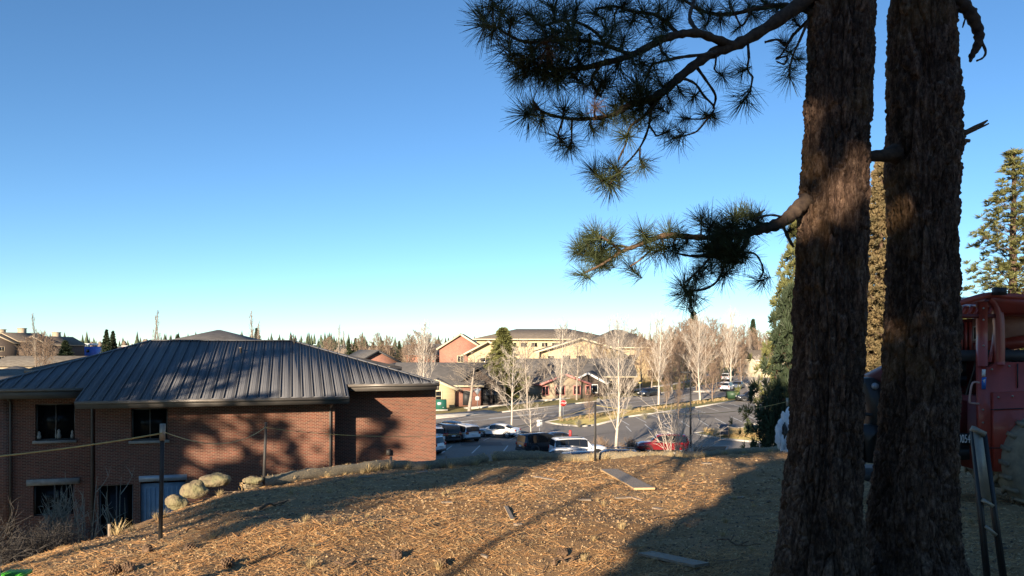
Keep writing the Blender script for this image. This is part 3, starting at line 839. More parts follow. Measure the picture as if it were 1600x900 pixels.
# ------------------------------------------------------------------ houses and blocks farther off
def far_house(name, label, cat, x, y, rot, w, d, h, rise, roof='gable', wallm=None, roofm=None, trimm=None, oh=0.6, wins=(), doors=(), chims=(), gwall=None, base=None, group=None):
    z = float(zg(y)) if base is None else base
    t = thing(name, label, cat, (x, y, z), rot, group)
    wallm = wallm or M['tan']; roofm = roofm or M['shingle']; trimm = trimm or M['cream']
    b = MB()
    if roof == 'gable':          # gable end faces the front
        b.prism([(-w/2, -.3), (w/2, -.3), (w/2, h), (0, h+rise*(1-.0)), (-w/2, h)], -d/2, d/2)
    else:
        b.box((0, 0, h/2-.15), (w, d, h+.3))
    b.build('wall', gwall or wallm, t)
    b = MB(); tr = MB()
    th = .16
    if roof == 'gable':
        sl = rise/(w/2); ex = w/2+oh; ez = h - sl*oh
        for s in (-1, 1):
            b.add([(0, -d/2-oh, h+rise+.05), (s*ex, -d/2-oh, ez+.05), (s*ex, d/2+oh, ez+.05), (0, d/2+oh, h+rise+.05),
                   (0, -d/2-oh, h+rise+.05+th), (s*ex, -d/2-oh, ez+.05+th), (s*ex, d/2+oh, ez+.05+th), (0, d/2+oh, h+rise+.05+th)],
                  [(0, 1, 2, 3), (4, 7, 6, 5), (1, 5, 6, 2), (3, 2, 6, 7), (0, 4, 5, 1)])
            tr.bar((0, -d/2-oh-.04, h+rise-.06), (s*ex, -d/2-oh-.04, ez-.06), .08, .34)
            tr.box((s*(ex+.03), 0, ez-.03), (.08, d+2*oh, .24))
    elif roof == 'ridge':        # ridge runs along x, eave faces front
        sl = rise/(d/2); ey = d/2+oh; ez = h - sl*oh
        for s in (-1, 1):
            b.add([(-w/2-oh, 0, h+rise+.05), (w/2+oh, 0, h+rise+.05), (w/2+oh, s*ey, ez+.05), (-w/2-oh, s*ey, ez+.05),
                   (-w/2-oh, 0, h+rise+.05+th), (w/2+oh, 0, h+rise+.05+th), (w/2+oh, s*ey, ez+.05+th), (-w/2-oh, s*ey, ez+.05+th)],
                  [(0, 1, 2, 3), (4, 7, 6, 5), (1, 5, 6, 2), (3, 2, 6, 7), (0, 3, 7, 4)])
            tr.box((0, s*(ey+.03), ez-.02), (w+2*oh, .08, .26))
            g = MB()
        b.add([(-w/2, -d/2, h), (-w/2, d/2, h), (-w/2, 0, h+rise)], [(0, 1, 2)]); b.add([(w/2, -d/2, h), (w/2, d/2, h), (w/2, 0, h+rise)], [(2, 1, 0)])
    elif roof == 'hip':
        a = w/2+oh; c = d/2+oh; rl = max(.2, a - c) if a > c else .2
        rb = max(.2, c - a) if c > a else .2
        pts = [(-a, -c, h), (a, -c, h), (a, c, h), (-a, c, h), (-rl, -rb if c > a else 0, h+rise), (rl, -rb if c > a else 0, h+rise)]
        if c > a: pts = [(-a, -c, h), (a, -c, h), (a, c, h), (-a, c, h), (0, -rb, h+rise), (0, rb, h+rise)]; fs = [(0, 1, 4), (1, 2, 5, 4), (2, 3, 5), (3, 0, 4, 5), (3, 2, 1, 0)]
        else: fs = [(0, 1, 5, 4), (1, 2, 5), (2, 3, 4, 5), (3, 0, 4), (3, 2, 1, 0)]
        b.add(pts, fs)
        for s in (-1, 1):
            tr.box((0, s*(c+.03), h-.1), (2*a, .08, .26)); tr.box((s*(a+.03), 0, h-.1), (.08, 2*c, .26))
    b.build('roof', roofm, t); tr.build('roof_trim', trimm, t)
    for face, u, z0, ww, hh in wins:
        fb = MB(); gb = MB()
        if face == 'f':
            c = (u, -d/2-.03, z0+hh/2)
            for sx in (-1, 1): fb.box((u+sx*ww/2, -d/2-.05, z0+hh/2), (.12, .12, hh+.12))
            for sz in (0, 1): fb.box((u, -d/2-.05, z0+hh*sz), (ww-.12, .12, .12))
            if ww > 1.0: fb.box((u, -d/2-.04, z0+hh/2), (.07, .08, hh-.12))
            if hh > 1.6: fb.box((u, -d/2-.035, z0+hh*.6), (ww-.12, .07, .07))
            gb.box((u, -d/2-.015, z0+hh/2), (ww-.1, .03, hh-.1))
        else:
            s = -1 if face == 'l' else 1
            X = s*(w/2+.05)
            for sy in (-1, 1): fb.box((X, u+sy*ww/2, z0+hh/2), (.12, .12, hh+.12))
            for sz in (0, 1): fb.box((X, u, z0+hh*sz), (.12, ww-.12, .12))
            gb.box((s*(w/2+.015), u, z0+hh/2), (.03, ww-.1, hh-.1))
        f = fb.build('window', trimm, t); gb.build('pane', M['darkglass'], f)
    for u, ww, hh in doors:
        MB().box((u, -d/2-.04, hh/2), (ww, .1, hh)).build('door', M['trimblack'], t)
    for cx, cy_, cw, ch in chims:
        c = MB(); c.box((cx, cy_, h+rise*.6+ch/2), (cw, cw*.8, ch+rise*.5)); c.box((cx, cy_, h+rise*.85+ch+.05), (cw+.3, cw*.8+.3, .22)); c.build('chimney', M['tan'], t)
    return t
def XY(px, Y): return (px-800.0)*Y/FPX
# low house with the green cabinet beside it (dark shingle roof)
far_house('house', 'low house with big dark shingle roof and green framed window beside the green utility box', 'house', XY(690, 122), 121, 0, 13.5, 15, 3.2, 3.0, 'ridge', M['brickfar'], M['shingle'], M['cream'],
          wins=[('f', -2.0, .7, 1.6, 1.9), ('f', 2.2, .6, 1.2, 1.9)], doors=[(4.6, 1.1, 2.2)])
far_house('house', 'small cream gabled end wall with mullioned window behind the green box', 'house', XY(682, 113), 114.5, 0.0, 5.6, 5, 2.9, 1.2, 'gable', M['yellow'], M['shingle'], M['cream'], oh=.5, wins=[('f', 0.0, .5, 1.8, 1.9)])
far_house('house', 'dark walled gabled porch house right of the round bare tree', 'house', XY(748, 116), 118, 0, 7.2, 7, 3.0, 2.9, 'gable', M['brownwall'], M['shingle'], M['trimblack'], oh=.7,  # walls and trim given a dark colour
          wins=[('f', -2.4, .3, 1.2, 2.4), ('f', -.6, .3, 1.2, 2.4), ('f', 1.2, .3, 1.2, 2.4), ('f', 2.6, .3, .9, 2.4)])
far_house('house', 'brick gabled house with cream rake boards left of the yellow building', 'house', XY(722, 172), 174, 0, 9.5, 14, 7.6, 3.0, 'gable', M['brickfar'], M['shingle'], M['cream'],
          wins=[('f', 0, 4.3, 1.4, 1.4), ('f', -2.6, 1.0, 1.3, 1.5)])
far_house('house', 'long brick house with grey roof and red bushes before it', 'house', XY(690, 182), 186, 0, 17, 10, 5.6, 2.4, 'ridge', M['brickfar'], M['shingle'], M['brickfar'], wins=[('f', -5, 3.4, 1.4, 1.2), ('f', -1, 3.4, 1.4, 1.2), ('f', 3.5, 3.4, 1.4, 1.2)])
far_house('lodge_building', 'yellow lodge wing with cream gable left of the olive pine', 'building', XY(764, 158), 160, 0, 8.4, 12, 7.0, 2.2, 'gable', M['yellow'], M['shingle'], M['cream'], oh=1.3,
          wins=[('f', -.6, 3.6, 2.2, 2.2), ('f', 2.6, 3.6, 1.3, 2.0), ('f', -3, .8, 1.4, 1.6)])
far_house('lodge_building', 'big two storey lodge with wide grey hip roof tallest on the skyline', 'building', XY(850, 190), 196, 0, 34, 20, 9.2, 2.8, 'hip', M['yellow'], M['shinglebrown'], M['cream'], oh=1.2,
          wins=[('f', -13+i*2.6, 7.2, 1.6, 1.1) for i in range(10)])
far_house('lodge_building', 'yellow lodge wing with broad cream gable and tall porch posts behind the pale trees', 'building', XY(905, 164), 166, 0, 17, 14, 7.2, 2.6, 'gable', M['yellow'], M['shingle'], M['cream'], oh=1.4,
          wins=[('f', -6.5, 4.0, 1.5, 2.0), ('f', -3.2, 3.8, 1.8, 2.3), ('f', 0, 3.8, 2.2, 2.3), ('f', 4.4, 4.6, 2.4, 1.2), ('f', 4.6, 1.0, 1.6, 1.6), ('f', -3, .6, 1.6, 1.8)])
far_house('lodge_building', 'right lodge wing with brown hip roof and cream eave behind the pale trees', 'building', XY(968, 172), 176, 0, 18, 16, 7.6, 4.2, 'hip', M['yellow'], M['shinglebrown'], M['cream'], oh=1.2,
          wins=[('f', -6, 4.6, 1.8, 1.4), ('f', -2, 4.6, 1.8, 1.4), ('f', 2.5, 4.6, 2.0, 1.4), ('f', 2.2, 1.0, 2.0, 1.6), ('f', 6.5, 1.0, 1.6, 1.6)])
far_house('house', 'low grey roofed house with rose coloured fascia beside the stop sign tree', 'house', XY(872, 128), 130, 0.25, 8, 8, 2.6, 1.5, 'gable', M['tan'], M['shingle'], M['pinkroof'], oh=.6,
          wins=[('f', -3.4, .6, 1.1, 1.5), ('f', -.8, .6, 1.6, 1.5), ('f', 2.2, .6, 1.2, 1.5), ('f', 4.2, .6, .8, 1.5)])
far_house('house', 'low house with long grey roof behind the rose trimmed house', 'house', XY(878, 142), 143, 0, 26, 12, 3.2, 2.8, 'ridge', M['brownwall'], M['shingle'], M['cream'], wins=[('f', -9, .8, 1.4, 1.5), ('f', -4, .8, 1.4, 1.5), ('f', 9, .8, 1.6, 1.5), ('f', 5, .8, 1.4, 1.5)])
far_house('house', 'white end wall and grey roof hidden low behind pale trees right of the lodge', 'house', XY(923, 133), 134, -.2, 5.5, 7, 2.6, 1.5, 'gable', M['brownwall'], M['shingle'], M['white'], wins=[('f', -1.2, .6, 1.2, 1.4), ('f', 1.2, .6, 1.0, 1.4)])
far_house('house', 'cream gable just past the right end of the metal roof', 'house', XY(612, 122), 124, 0.0, 9.5, 9, 4.2, 2.2, 'gable', M['yellow'], M['shingle'], M['cream'], base=LOT+.4, wins=[('f', 3.2, 1.0, 1.1, 1.2)])
far_house('house', 'brown gabled house with brick end above the right hip of the metal roof', 'house', XY(573, 140), 142, 0.5, 9, 11, 5.4, 2.3, 'gable', M['brickfar'], M['shingle'], M['trimblack'], wins=[('f', 0, 3.4, 1.2, 1.2)])
# right background
far_house('house', 'pale house glimpsed above the dark parked car at right', 'house', XY(1215, 185), 188, 0.1, 13, 9, 4.4, 2.0, 'ridge', M['cream'], M['shinglebrown'], M['white'], wins=[('f', -4, 1.5, 1.8, 1.6), ('f', 0, 1.5, 1.8, 1.6), ('f', 4, 1.5, 1.8, 1.6)])
far_house('house', 'house with light brown roof low behind the street trees', 'house', XY(1168, 235), 238, 0, 16, 10, 4.2, 2.6, 'ridge', M['tan'], M['shinglebrown'], M['cream'], wins=[('f', -5, 1.5, 1.8, 1.6), ('f', 0, 1.5, 1.8, 1.6), ('f', 5, 1.5, 1.8, 1.6)])
far_house('house', 'house with mottled grey roof behind the red machine', 'house', XY(1560, 46), 52, 0.0, 16, 9, 3.4, 2.6, 'ridge', M['tan'], M['shingle'], M['trimblack'], base=-2.6, wins=[('f', -4, 1.2, 1.6, 1.4), ('f', 2, 1.2, 1.6, 1.4)])
# left background
for i, (px, w, dz) in enumerate(((6, 9, 0), (32, 12, .6), (62, 7, -.4), (88, 10, -.6))):
    lab = ['brown apartment block cut by the left edge with a tan chimney', 'brown gabled apartment block with wide chimney second from the left edge',
           'narrow brown gabled block behind the leftmost bare poplar', 'brown gabled apartment block with a chimney at its right end'][i]
    Y = 262 + i*6
    far_house('apartment_block', lab, 'apartment building', XY(px, Y), Y, .25*(-1)**i, w+2, 14, 7.6+dz, 2.8, 'gable', M['brownwall'], M['shinglebrown'], M['tan'], group='brown apartment blocks at far left',
              wins=[('f', -w*.28, 4.6, 1.6, 1.5), ('f', w*.22, 4.6, 1.6, 1.5), ('f', -w*.28, 1.3, 1.6, 1.5), ('f', w*.22, 1.3, 1.6, 1.5)], chims=[] if i == 2 else [(-1.5 if i < 3 else -2, 2, 2.2, 2.2)])
far_house('house', 'yellow walled house with dark eave at the left edge', 'house', XY(12, 120), 122, 0.1, 7.5, 8, 4.2, 1.6, 'hip', M['yellow'], M['shingle'], M['cream'], wins=[('f', -2.0, 1.2, 1.4, 1.8), ('f', 2.4, 1.2, 1.2, 1.8)])
far_house('house', 'long low tan roofed building behind the left hip of the metal roof', 'house', XY(95, 170), 172, 0.0, 26, 12, 3.7, 1.8, 'ridge', M['tan'], M['rooftan'], M['rooftan'])
t = thing('construction_block', 'block wrapped in blue sheathing under construction left of the far conifers', 'building', (XY(131, 300), 300, float(zg(300))), 0)
MB().box((0, 0, 3), (10.5, 8, 6.6)).build('wrapped_wall', M['bluewrap'], t)
b = MB()
for k in range(8): b.box((-4.6+k*1.3, -4.05, 6.8), (.5, .2, 1.0))
b.box((0, 0, 7.2), (8.5, 6, .8)); b.build('rooftop_frame', M['white'], t)
for k in range(4): MB().box((-3.9+k*2.6, -4.03, 4.6), (1.2, .1, 1.2)).build('window', M['darkglass'], t)
far_house('building', 'flat topped brick and white building beyond the left end of the ridge', 'building', XY(212, 300), 302, 0, 9, 8, 6.6, .3, 'hip', M['brickfar'], M['white'], M['white'], oh=.2, wins=[('f', -2.6, 4.4, 1.8, 1.5), ('f', .2, 4.4, 1.8, 1.5), ('f', 3.0, 4.4, 1.8, 1.5)])
t = far_house('hall', 'large grey hip roof with a pale skylight strip rising behind the metal ridge', 'building', XY(342, 96), 96, 0, 17.0, 17, 9.1, 2.75, 'hip', M['tan'], M['shingle'], M['tan'], base=LOT, oh=.3)
MB().box((.6, -6.1, 10.15), (5.0, .6, .22), Matrix.Rotation(.3, 3, 'X')).build('skylight', M['white'], t)

# ------------------------------------------------------------------ far hills and wood
b = MB()
hx = np.linspace(-1400, 1600, 90)
for i in range(len(hx)-1):
    pass
def ridge_h(x, y0): return 1.5 + 3*math.sin(x*.004+1) + 2*math.sin(x*.013) + (6 if x < -150 else 0)
vs = []; fs = []
for i, x in enumerate(hx):
    h = ridge_h(x, 0)
    for j, (yy, k) in enumerate(((520, -.5), (640, .35), (760, .8), (900, 1.0), (1150, .7), (1600, -.5))):
        vs.append((x, yy, -6 + (h + 3) * max(k, 0) if k > 0 else -8))
for i in range(len(hx)-1):
    for j in range(5):
        a = i*6+j; fs.append((a, a+6, a+7, a+1))
MB().add(vs, fs).build('hills', M['hill'], smooth=True, kind='structure')
rw = np.random.RandomState(5)
def far_trees(name, n, mt, label, conifer, yr, hr):
    V = []; Fc = []; off = 0
    for _ in range(n):
        y = rw.uniform(*yr); x = rw.uniform(-1.0, 1.0) * y
        dens = .5+.5*math.sin(x*.021+y*.004+(0 if conifer else 2.2))*math.sin(x*.0083+1.3)+.25*math.sin(x*.11)
        if rw.rand() > dens+(.35 if x < -350 else 0): continue
        kk = np.interp(y, [520, 640, 760, 900], [-.2, .35, .8, 1.0])
        z = -6 + (ridge_h(x, 0)+3)*max(kk, 0) if y > 560 else -5.6
        h = hr[0]+(hr[1]-hr[0])*rw.rand()**1.8; r = h * (rw.uniform(.16, .24) if conifer else rw.uniform(.28, .42))
        n_ = 6; tiers = 4 if conifer else 3
        vs = []
        for t_ in range(tiers+1):
            f = t_/tiers
            for q in range(n_):
                a = 2*PI*q/n_ + t_*.6
                if conifer: rr = r*(1-f)*rw.uniform(.65, 1.2) + .05
                else: rr = r*math.sin(PI*min(max(f, .12), .93))*rw.uniform(.7, 1.2)
                vs.append((x+rr*math.cos(a), y+rr*math.sin(a), z + h*(.08+.92*f) + rw.uniform(-.02, .02)*h))
        for t_ in range(tiers):
            for q in range(n_):
                a = t_*n_+q; c = t_*n_+(q+1) % n_
                Fc.append((off+a, off+c, off+c+n_, off+a+n_))
        V += vs; off += len(vs)
    return link(name, np_mesh(name, np.array(V), np.array(Fc), mt), label=label, cat='wood', kind='stuff')
far_trees('far_conifer_wood', 2600, M['farneedle'], 'dark conifer wood along the far ridge', True, (560, 1000), (3.5, 17))
far_trees('far_bare_wood', 1500, M['farbrown'], 'brown leafless wood below the far ridge', False, (300, 760), (4.5, 8))

# ------------------------------------------------------------------ bare trees
def segs_mesh(name, S, mt, n=3):
    """S: array (k, 8): p0 p1 r0 r1 -> k open frusta"""
    S = np.array(S); p0 = S[:, :3]; p1 = S[:, 3:6]; r0 = S[:, 6]; r1 = S[:, 7]
    d = p1-p0; d /= np.linalg.norm(d, axis=1)[:, None] + 1e-9
    h = np.where(np.abs(d[:, 2:3]) > .9, np.array([[1., 0, 0]]), np.array([[0., 0, 1]]))
    s = np.cross(d, h); s /= np.linalg.norm(s, axis=1)[:, None]; u = np.cross(d, s)
    V = np.zeros((len(S), 2*n, 3))
    for k in range(n):
        a = 2*PI*k/n; e = s*math.cos(a)+u*math.sin(a)
        V[:, k] = p0+e*r0[:, None]; V[:, n+k] = p1+e*r1[:, None]
    base = (np.arange(len(S))*2*n)[:, None]
    f = np.concatenate([base+np.array([[k, (k+1) % n, n+(k+1) % n, n+k]]) for k in range(n)], 0)
    return np_mesh(name, V.reshape(-1, 3), f, mt, False)
def grow(rg, p, d, L, r, S, lvl, maxl, up, nseg=4, wig=.12):
    pts = [np.array(p, float)]; d = np.array(d, float); d /= np.linalg.norm(d)
    dirs = []
    for i in range(nseg):
        d = d + rg.normal(0, wig, 3) + np.array([0, 0, up]); d /= np.linalg.norm(d)
        pts.append(pts[-1] + d*L/nseg); dirs.append(d.copy())
    rad = [r*(1-.8*i/nseg) for i in range(nseg+1)]
    for i in range(nseg): S.append([*pts[i], *pts[i+1], rad[i], rad[i+1]])
    return pts, dirs, rad
def bare_tree(seed, h, r, spread, nb, nt, up=.10, first=.15, nt2=3, wid=1.0, ang=40, minr=.006):
    """unit: metres. returns trunk segs, crown segs"""
    rg = np.random.RandomState(seed)
    T = []; S = []
    pts, dirs, rad = grow(rg, (0, 0, 0), (rg.normal(0, .03), rg.normal(0, .03), 1), h, r, T, 0, 0, .25, 10, .035)
    for i in range(nb):
        t = first + (1-first)*((i+.5)/nb)**.85*.96
        k = min(int(t*10), 9); f = t*10-k
        p = pts[k]*(1-f)+pts[k+1]*f
        a = i*2.4+rg.uniform(-.4, .4); an = R(ang*rg.uniform(.75, 1.25))
        dv = np.array([math.cos(a)*math.sin(an), math.sin(a)*math.sin(an), math.cos(an)])
        shape = math.sin(PI*min(1, (t-first)/(1-first)*.78+.22))
        L = spread*h*(.35+.75*shape)*rg.uniform(.75, 1.15)*(1-.35*t)
        rr = max(minr*1.5, r*.30*(1-t)+minr*.8)
        bp, bd, br = grow(rg, p, dv, L, rr, S, 1, 2, up, 5, .10)
        for j in range(nt):
            q = rg.uniform(.18, .98); kk = min(int(q*5), 4); ff = q*5-kk
            pp = bp[kk]*(1-ff)+bp[kk+1]*ff
            dd = bd[kk] + rg.normal(0, .55*wid, 3) + np.array([0, 0, .25])
            tp, td, tr_ = grow(rg, pp, dd, L*rg.uniform(.25, .5)*(1.15-q*.5), max(minr, rr*.45), S, 2, 2, up, 3, .14)
            for m_ in range(nt2):
                q2 = rg.randint(0, 3)
                dd2 = td[q2]+rg.normal(0, .5*wid, 3)+np.array([0, 0, .2])
                grow(rg, tp[q2], dd2, L*rg.uniform(.14, .26), minr, S, 3, 3, up, 2, .15)
    return T, S
def bare_proto(name, seed, mt, mtwig=None, **k):
    T, S = bare_tree(seed, **k)
    return (segs_mesh(name+'_trunk', T, mt, 7), segs_mesh(name+'_crown', S, mtwig or mt, 3))
BT = {}
BT['birchA'] = bare_proto('birchA', 1, M['birch'], h=12, r=.16, spread=.34, nb=40, nt=11, up=.13, first=.16, ang=38, minr=.009, nt2=4)
BT['birchB'] = bare_proto('birchB', 2, M['birch'], h=12, r=.17, spread=.38, nb=50, nt=12, up=.12, first=.12, ang=42, minr=.008, nt2=4)
BT['birchC'] = bare_proto('birchC', 3, M['birch'], h=12, r=.14, spread=.28, nb=36, nt=10, up=.16, first=.18, ang=34, minr=.010, nt2=4)
BT['birchlow'] = bare_proto('birchlow', 4, M['birch'], h=8, r=.13, spread=.5, nb=26, nt=8, up=.05, first=.2, ang=52, minr=.014)
BT['grey'] = bare_proto('grey', 5, M['greybark'], h=8, r=.18, spread=.5, nb=30, nt=9, up=.03, first=.3, ang=58, minr=.013, nt2=4)
BT['greytall'] = bare_proto('greytall', 6, M['greybark'], h=11, r=.17, spread=.36, nb=36, nt=9, up=.1, first=.2, ang=42, minr=.014, nt2=4)
BT['poplar'] = bare_proto('poplar', 7, M['greybark'], h=14, r=.15, spread=.17, nb=36, nt=6, up=.25, first=.1, ang=24, minr=.016)
BT['red'] = bare_proto('red', 8, M['redtwig'], h=10, r=.15, spread=.40, nb=42, nt=11, up=.08, first=.12, ang=46, minr=.018, nt2=4)
BT['tan'] = bare_proto('tan', 9, M['greybark'], M['redtwig'], h=11, r=.15, spread=.34, nb=42, nt=11, up=.12, first=.12, ang=40, minr=.018, nt2=4)
BH = dict(birchA=12, birchB=12, birchC=12, birchlow=8, grey=8, greytall=11, poplar=14, red=10, tan=11)
def put_bare(kind, px, pyb, pyt, label, Y=None, name='bare_tree', sx=1.0, group='bare winter trees', rz=None, z=None):
    if Y is None: g = G(px, pyb)
    else: g = Vector((XY(px, Y), Y, float(zg(Y)) if z is None else z))
    top = (HOR-pyt)/FPX*g.y
    s = (top-g.z)/BH[kind]
    t = thing(name, label, 'tree', g, random.uniform(0, 6.28) if rz is None else rz, group, scale=(s*sx, s*sx, s))
    link('trunk', BT[kind][0], t); link('crown', BT[kind][1], t)
    return t
put_bare('birchC', 661, 668, 506, 'tall pale bare tree rising just past the right end of the metal roof')
put_bare('grey', 733, 643, 556, 'round crowned grey bare tree on the grass before the low dark roofed house', sx=1.5)
put_bare('birchlow', 799, 674, 548, 'white barked bare tree behind the white sedan roof', sx=.8)
put_bare('birchlow', 830, 684, 622, 'small white barked bare tree left of the small white road sign', sx=1.15)
put_bare('greytall', 824, 638, 534, 'grey bare tree touching the right side of the olive pine', sx=1.1)
put_bare('birchA', 875, 653, 506, 'slender pale bare tree rising behind the stop sign')
put_bare('greytall', 901, 625, 528, 'grey bare tree between the stop sign and the left lamp post', sx=1.1)
put_bare('birchB', 962, 702, 503, 'largest white barked bare tree beside the dark fence post and the red car', sx=.88)
put_bare('birchA', 1029, 634, 496, 'tall white bare tree on the verge right of the dark car on the road', sx=1.0, rz=2.0)
put_bare('birchB', 1094, 627, 496, 'white bare tree on the verge right of the tall lamp post', sx=.9, rz=1.0)
put_bare('red', 1113, 628, 568, 'short reddish bare tree on the verge near the green bin')
put_bare('tan', 1041, 640, 590, 'thin tan sapling on the verge left of the tall lamp post', sx=.7)
put_bare('red', 1060, 655, 600, 'thin reddish sapling in the car park left of the tall lamp post', sx=.55)
put_bare('birchA', 1142, 608, 486, 'tall white bare tree beside the two white cars on the road', rz=4, sx=.8)
put_bare('birchB', 1183, 648, 560, 'white bare tree half hidden by the dark pine beside the parked dark car', sx=.8)
put_bare('red', 921, 661, 610, 'reddish sapling on the verge left of the biggest white tree', sx=.7)
# the lines of trees along and behind the far side of the road
rr_ = random.Random(4)
BG = [('tan', 1050, 135, 512), ('red', 1062, 150, 505), ('tan', 1074, 160, 500), ('red', 1090, 170, 503), ('tan', 1103, 150, 510), ('red', 1118, 165, 500), ('tan', 1130, 175, 508),
      ('poplar', 1012, 190, 500), ('poplar', 1022, 175, 498), ('tan', 1003, 150, 523), ('red', 990, 200, 515), ('poplar', 950, 185, 502), ('tan', 940, 150, 530), ('greytall', 925, 150, 520),
      ('red', 1148, 190, 512), ('tan', 1160, 205, 508), ('poplar', 1172, 190, 494), ('red', 1185, 210, 516), ('tan', 1197, 190, 522), ('tan', 1210, 170, 530), ('poplar', 895, 175, 508), ('poplar', 882, 190, 500),
      ('poplar', 240, 120, 483), ('poplar', 250, 130, 492), ('poplar', 397, 125, 483), ('poplar', 404, 135, 500), ('poplar', 58, 150, 488), ('tan', 66, 150, 520), ('poplar', 530, 150, 505), ('poplar', 537, 165, 515),
      ('tan', 565, 210, 524), ('red', 512, 230, 528), ('tan', 590, 180, 522), ('red', 610, 190, 527), ('tan', 640, 160, 524), ('red', 655, 170, 520), ('tan', 670, 175, 522), ('poplar', 712, 210, 524),
      ('red', 684, 190, 532), ('red', 45, 190, 528), ('tan', 78, 180, 530), ('greytall', 850, 128, 555), ('red', 1068, 145, 520), ('tan', 1098, 180, 505), ('red', 1140, 200, 515), ('tan', 1175, 220, 520),
      ('red', 1205, 230, 527), ('red', 1033, 165, 520), ('tan', 1018, 145, 535), ('red', 978, 150, 560), ('red', 1045, 128, 560), ('tan', 1158, 150, 545), ('red', 1088, 140, 560), ('tan', 1120, 150, 555)]
WH = {'tan': 'tan', 'red': 'reddish brown', 'poplar': 'slim upright', 'greytall': 'grey'}
def place_word(px):
    for lim, w in ((100, 'before the brown apartment blocks'), (300, 'behind the left end of the metal ridge'), (460, 'behind the right end of the metal ridge'), (560, 'above the right slope of the metal roof'), (650, 'beyond the right hip of the metal roof'),
                   (740, 'behind the brick houses'), (870, 'beside the olive pine'), (960, 'before the yellow lodge'), (1010, 'at the right end of the lodge'), (1050, 'left of the tall lamp post'),
                   (1110, 'across the road behind the tall lamp post'), (1150, 'behind the white cars on the road'), (1400, 'above the dark parked car')):
        if px < lim: return w
seen = {}
for kind, px, Y, top in BG:
    key = (kind, place_word(px)); seen[key] = seen.get(key, 0) + 1
    depth = {1: 'nearest', 2: 'second', 3: 'third', 4: 'fourth', 5: 'fifth', 6: 'sixth'}[min(6, seen[key])]
    lab = '%s bare tree %s' % (WH[kind], place_word(px))
    tot = sum(1 for k_, p_, _, _ in BG if k_ == kind and place_word(p_) == place_word(px))
    if tot > 1:
        order = sorted(p_ for k_, p_, _, _ in BG if k_ == kind and place_word(p_) == place_word(px))
        r_ = order.index(px)
        lab += ', ' + ('leftmost' if r_ == 0 else 'rightmost' if r_ == tot-1 else ['', 'second', 'third', 'fourth', 'fifth'][r_] + ' from left')
    put_bare(kind, px, 0, top, lab, Y=Y, sx=1.15 if kind != 'poplar' else 1.0, group='background bare trees')

# ------------------------------------------------------------------ shrubs
def shrub_mesh(name, seed, n, h, w, mt, minr=.006, droop=0.0, nt=7):
    rg = np.random.RandomState(seed); S = []
    for i in range(n):
        a = rg.uniform(0, 2*PI); an = abs(rg.normal(0, w))
        dv = (math.cos(a)*math.sin(an), math.sin(a)*math.sin(an), math.cos(an))
        p = (rg.normal(0, .06)*h, rg.normal(0, .06)*h, -.02)
        L = h*rg.uniform(.6, 1.05)
        bp, bd, br = grow(rg, p, dv, L, minr*2.4, S, 0, 0, -droop, 5, .12)
        for j in range(nt):
            k = rg.randint(1, 5)
            tp, td, _ = grow(rg, bp[k], bd[k]+rg.normal(0, .55, 3), L*rg.uniform(.2, .42), minr*1.3, S, 0, 0, -droop, 3, .18)
            grow(rg, tp[2], td[1]+rg.normal(0, .6, 3), L*rg.uniform(.12, .22), minr, S, 0, 0, 0, 2, .2)
    return segs_mesh(name, S, mt, 3)
SH_dark = shrub_mesh('dark_shrub', 31, 46, 1.0, .62, M['shrubtwig'], .0045, .03, 9)
SH_pale = shrub_mesh('pale_shrub', 32, 44, 1.0, .42, M['sage'], .006, 0, 8)
SH_white = shrub_mesh('white_shrub', 33, 17, 1.0, .60, M['birch'], .0032, -.02, 8)
SH_red = shrub_mesh('red_shrub', 34, 40, 1.0, .6, M['crimson'], .012, 0, 8)
SH_tan = shrub_mesh('tan_shrub', 36, 40, 1.0, .6, M['redtwig'], .010, 0, 8)
SH_stem = shrub_mesh('stem_plant', 35, 7, 1.0, .22, M['sage'], .006, 0, 2)
def shrub(me, p, s, label, name='shrub', rz=0, group=None):
    return link(name, me, loc=p, rotz=rz, scale=s, label=label, cat='shrub', group=group)
SL = [(-10, 10.6, 1.0, 'dark tangled shrub cut by the left edge of the bank'), (22, 10.2, .85, 'dark tangled shrub low on the bank below the rope'), (40, 12.2, 1.3, 'dark tangled shrub against the left brick window'),
      (68, 9.8, .6, 'low dark shrub at the rim of the bank left of the pale shrub'), (95, 10.6, .62, 'low dark shrub in front of the pale shrub'), (-30, 9.2, 1.1, 'dark shrub nearest the left edge'), (120, 13.0, .9, 'dark shrub right of the pale shrub')]
for i, (px, Y, s, lab) in enumerate(SL):
    x = XY(px, Y); shrub(SH_dark, (x, Y, gz1(x, Y)), s*.85, lab, rz=i*1.3, group='dark shrubs on the bank')
x = XY(92, 13.5); shrub(SH_pale, (x, 13.5, gz1(x, 13.5)+.3), (.8, .8, 1.35), 'pale feathery shrub lit by the sun before the lower window')
for i, (px, Y, s, lab) in enumerate(((178, 15, 1.9, 'tall thin stems before the dark lower door'), (196, 16, 1.6, 'thin branching stems left of the pale blue garage door'), (228, 15.5, .9, 'short pale stems at the foot of the garage door'),
                                      (137, 13, 1.5, 'single pale stem plant left of the lower door'))):
    x = XY(px, Y); shrub(SH_stem, (x, Y, gz1(x, Y)), (s*.8, s*.8, s), lab, 'stem_plant', i*2.0, 'dry stem plants under the brick wall')
g = G(1040, 716); shrub(SH_white, (g.x, g.y-4, -9.3), 5.6, 'white multi stemmed shrub in front of the red car')
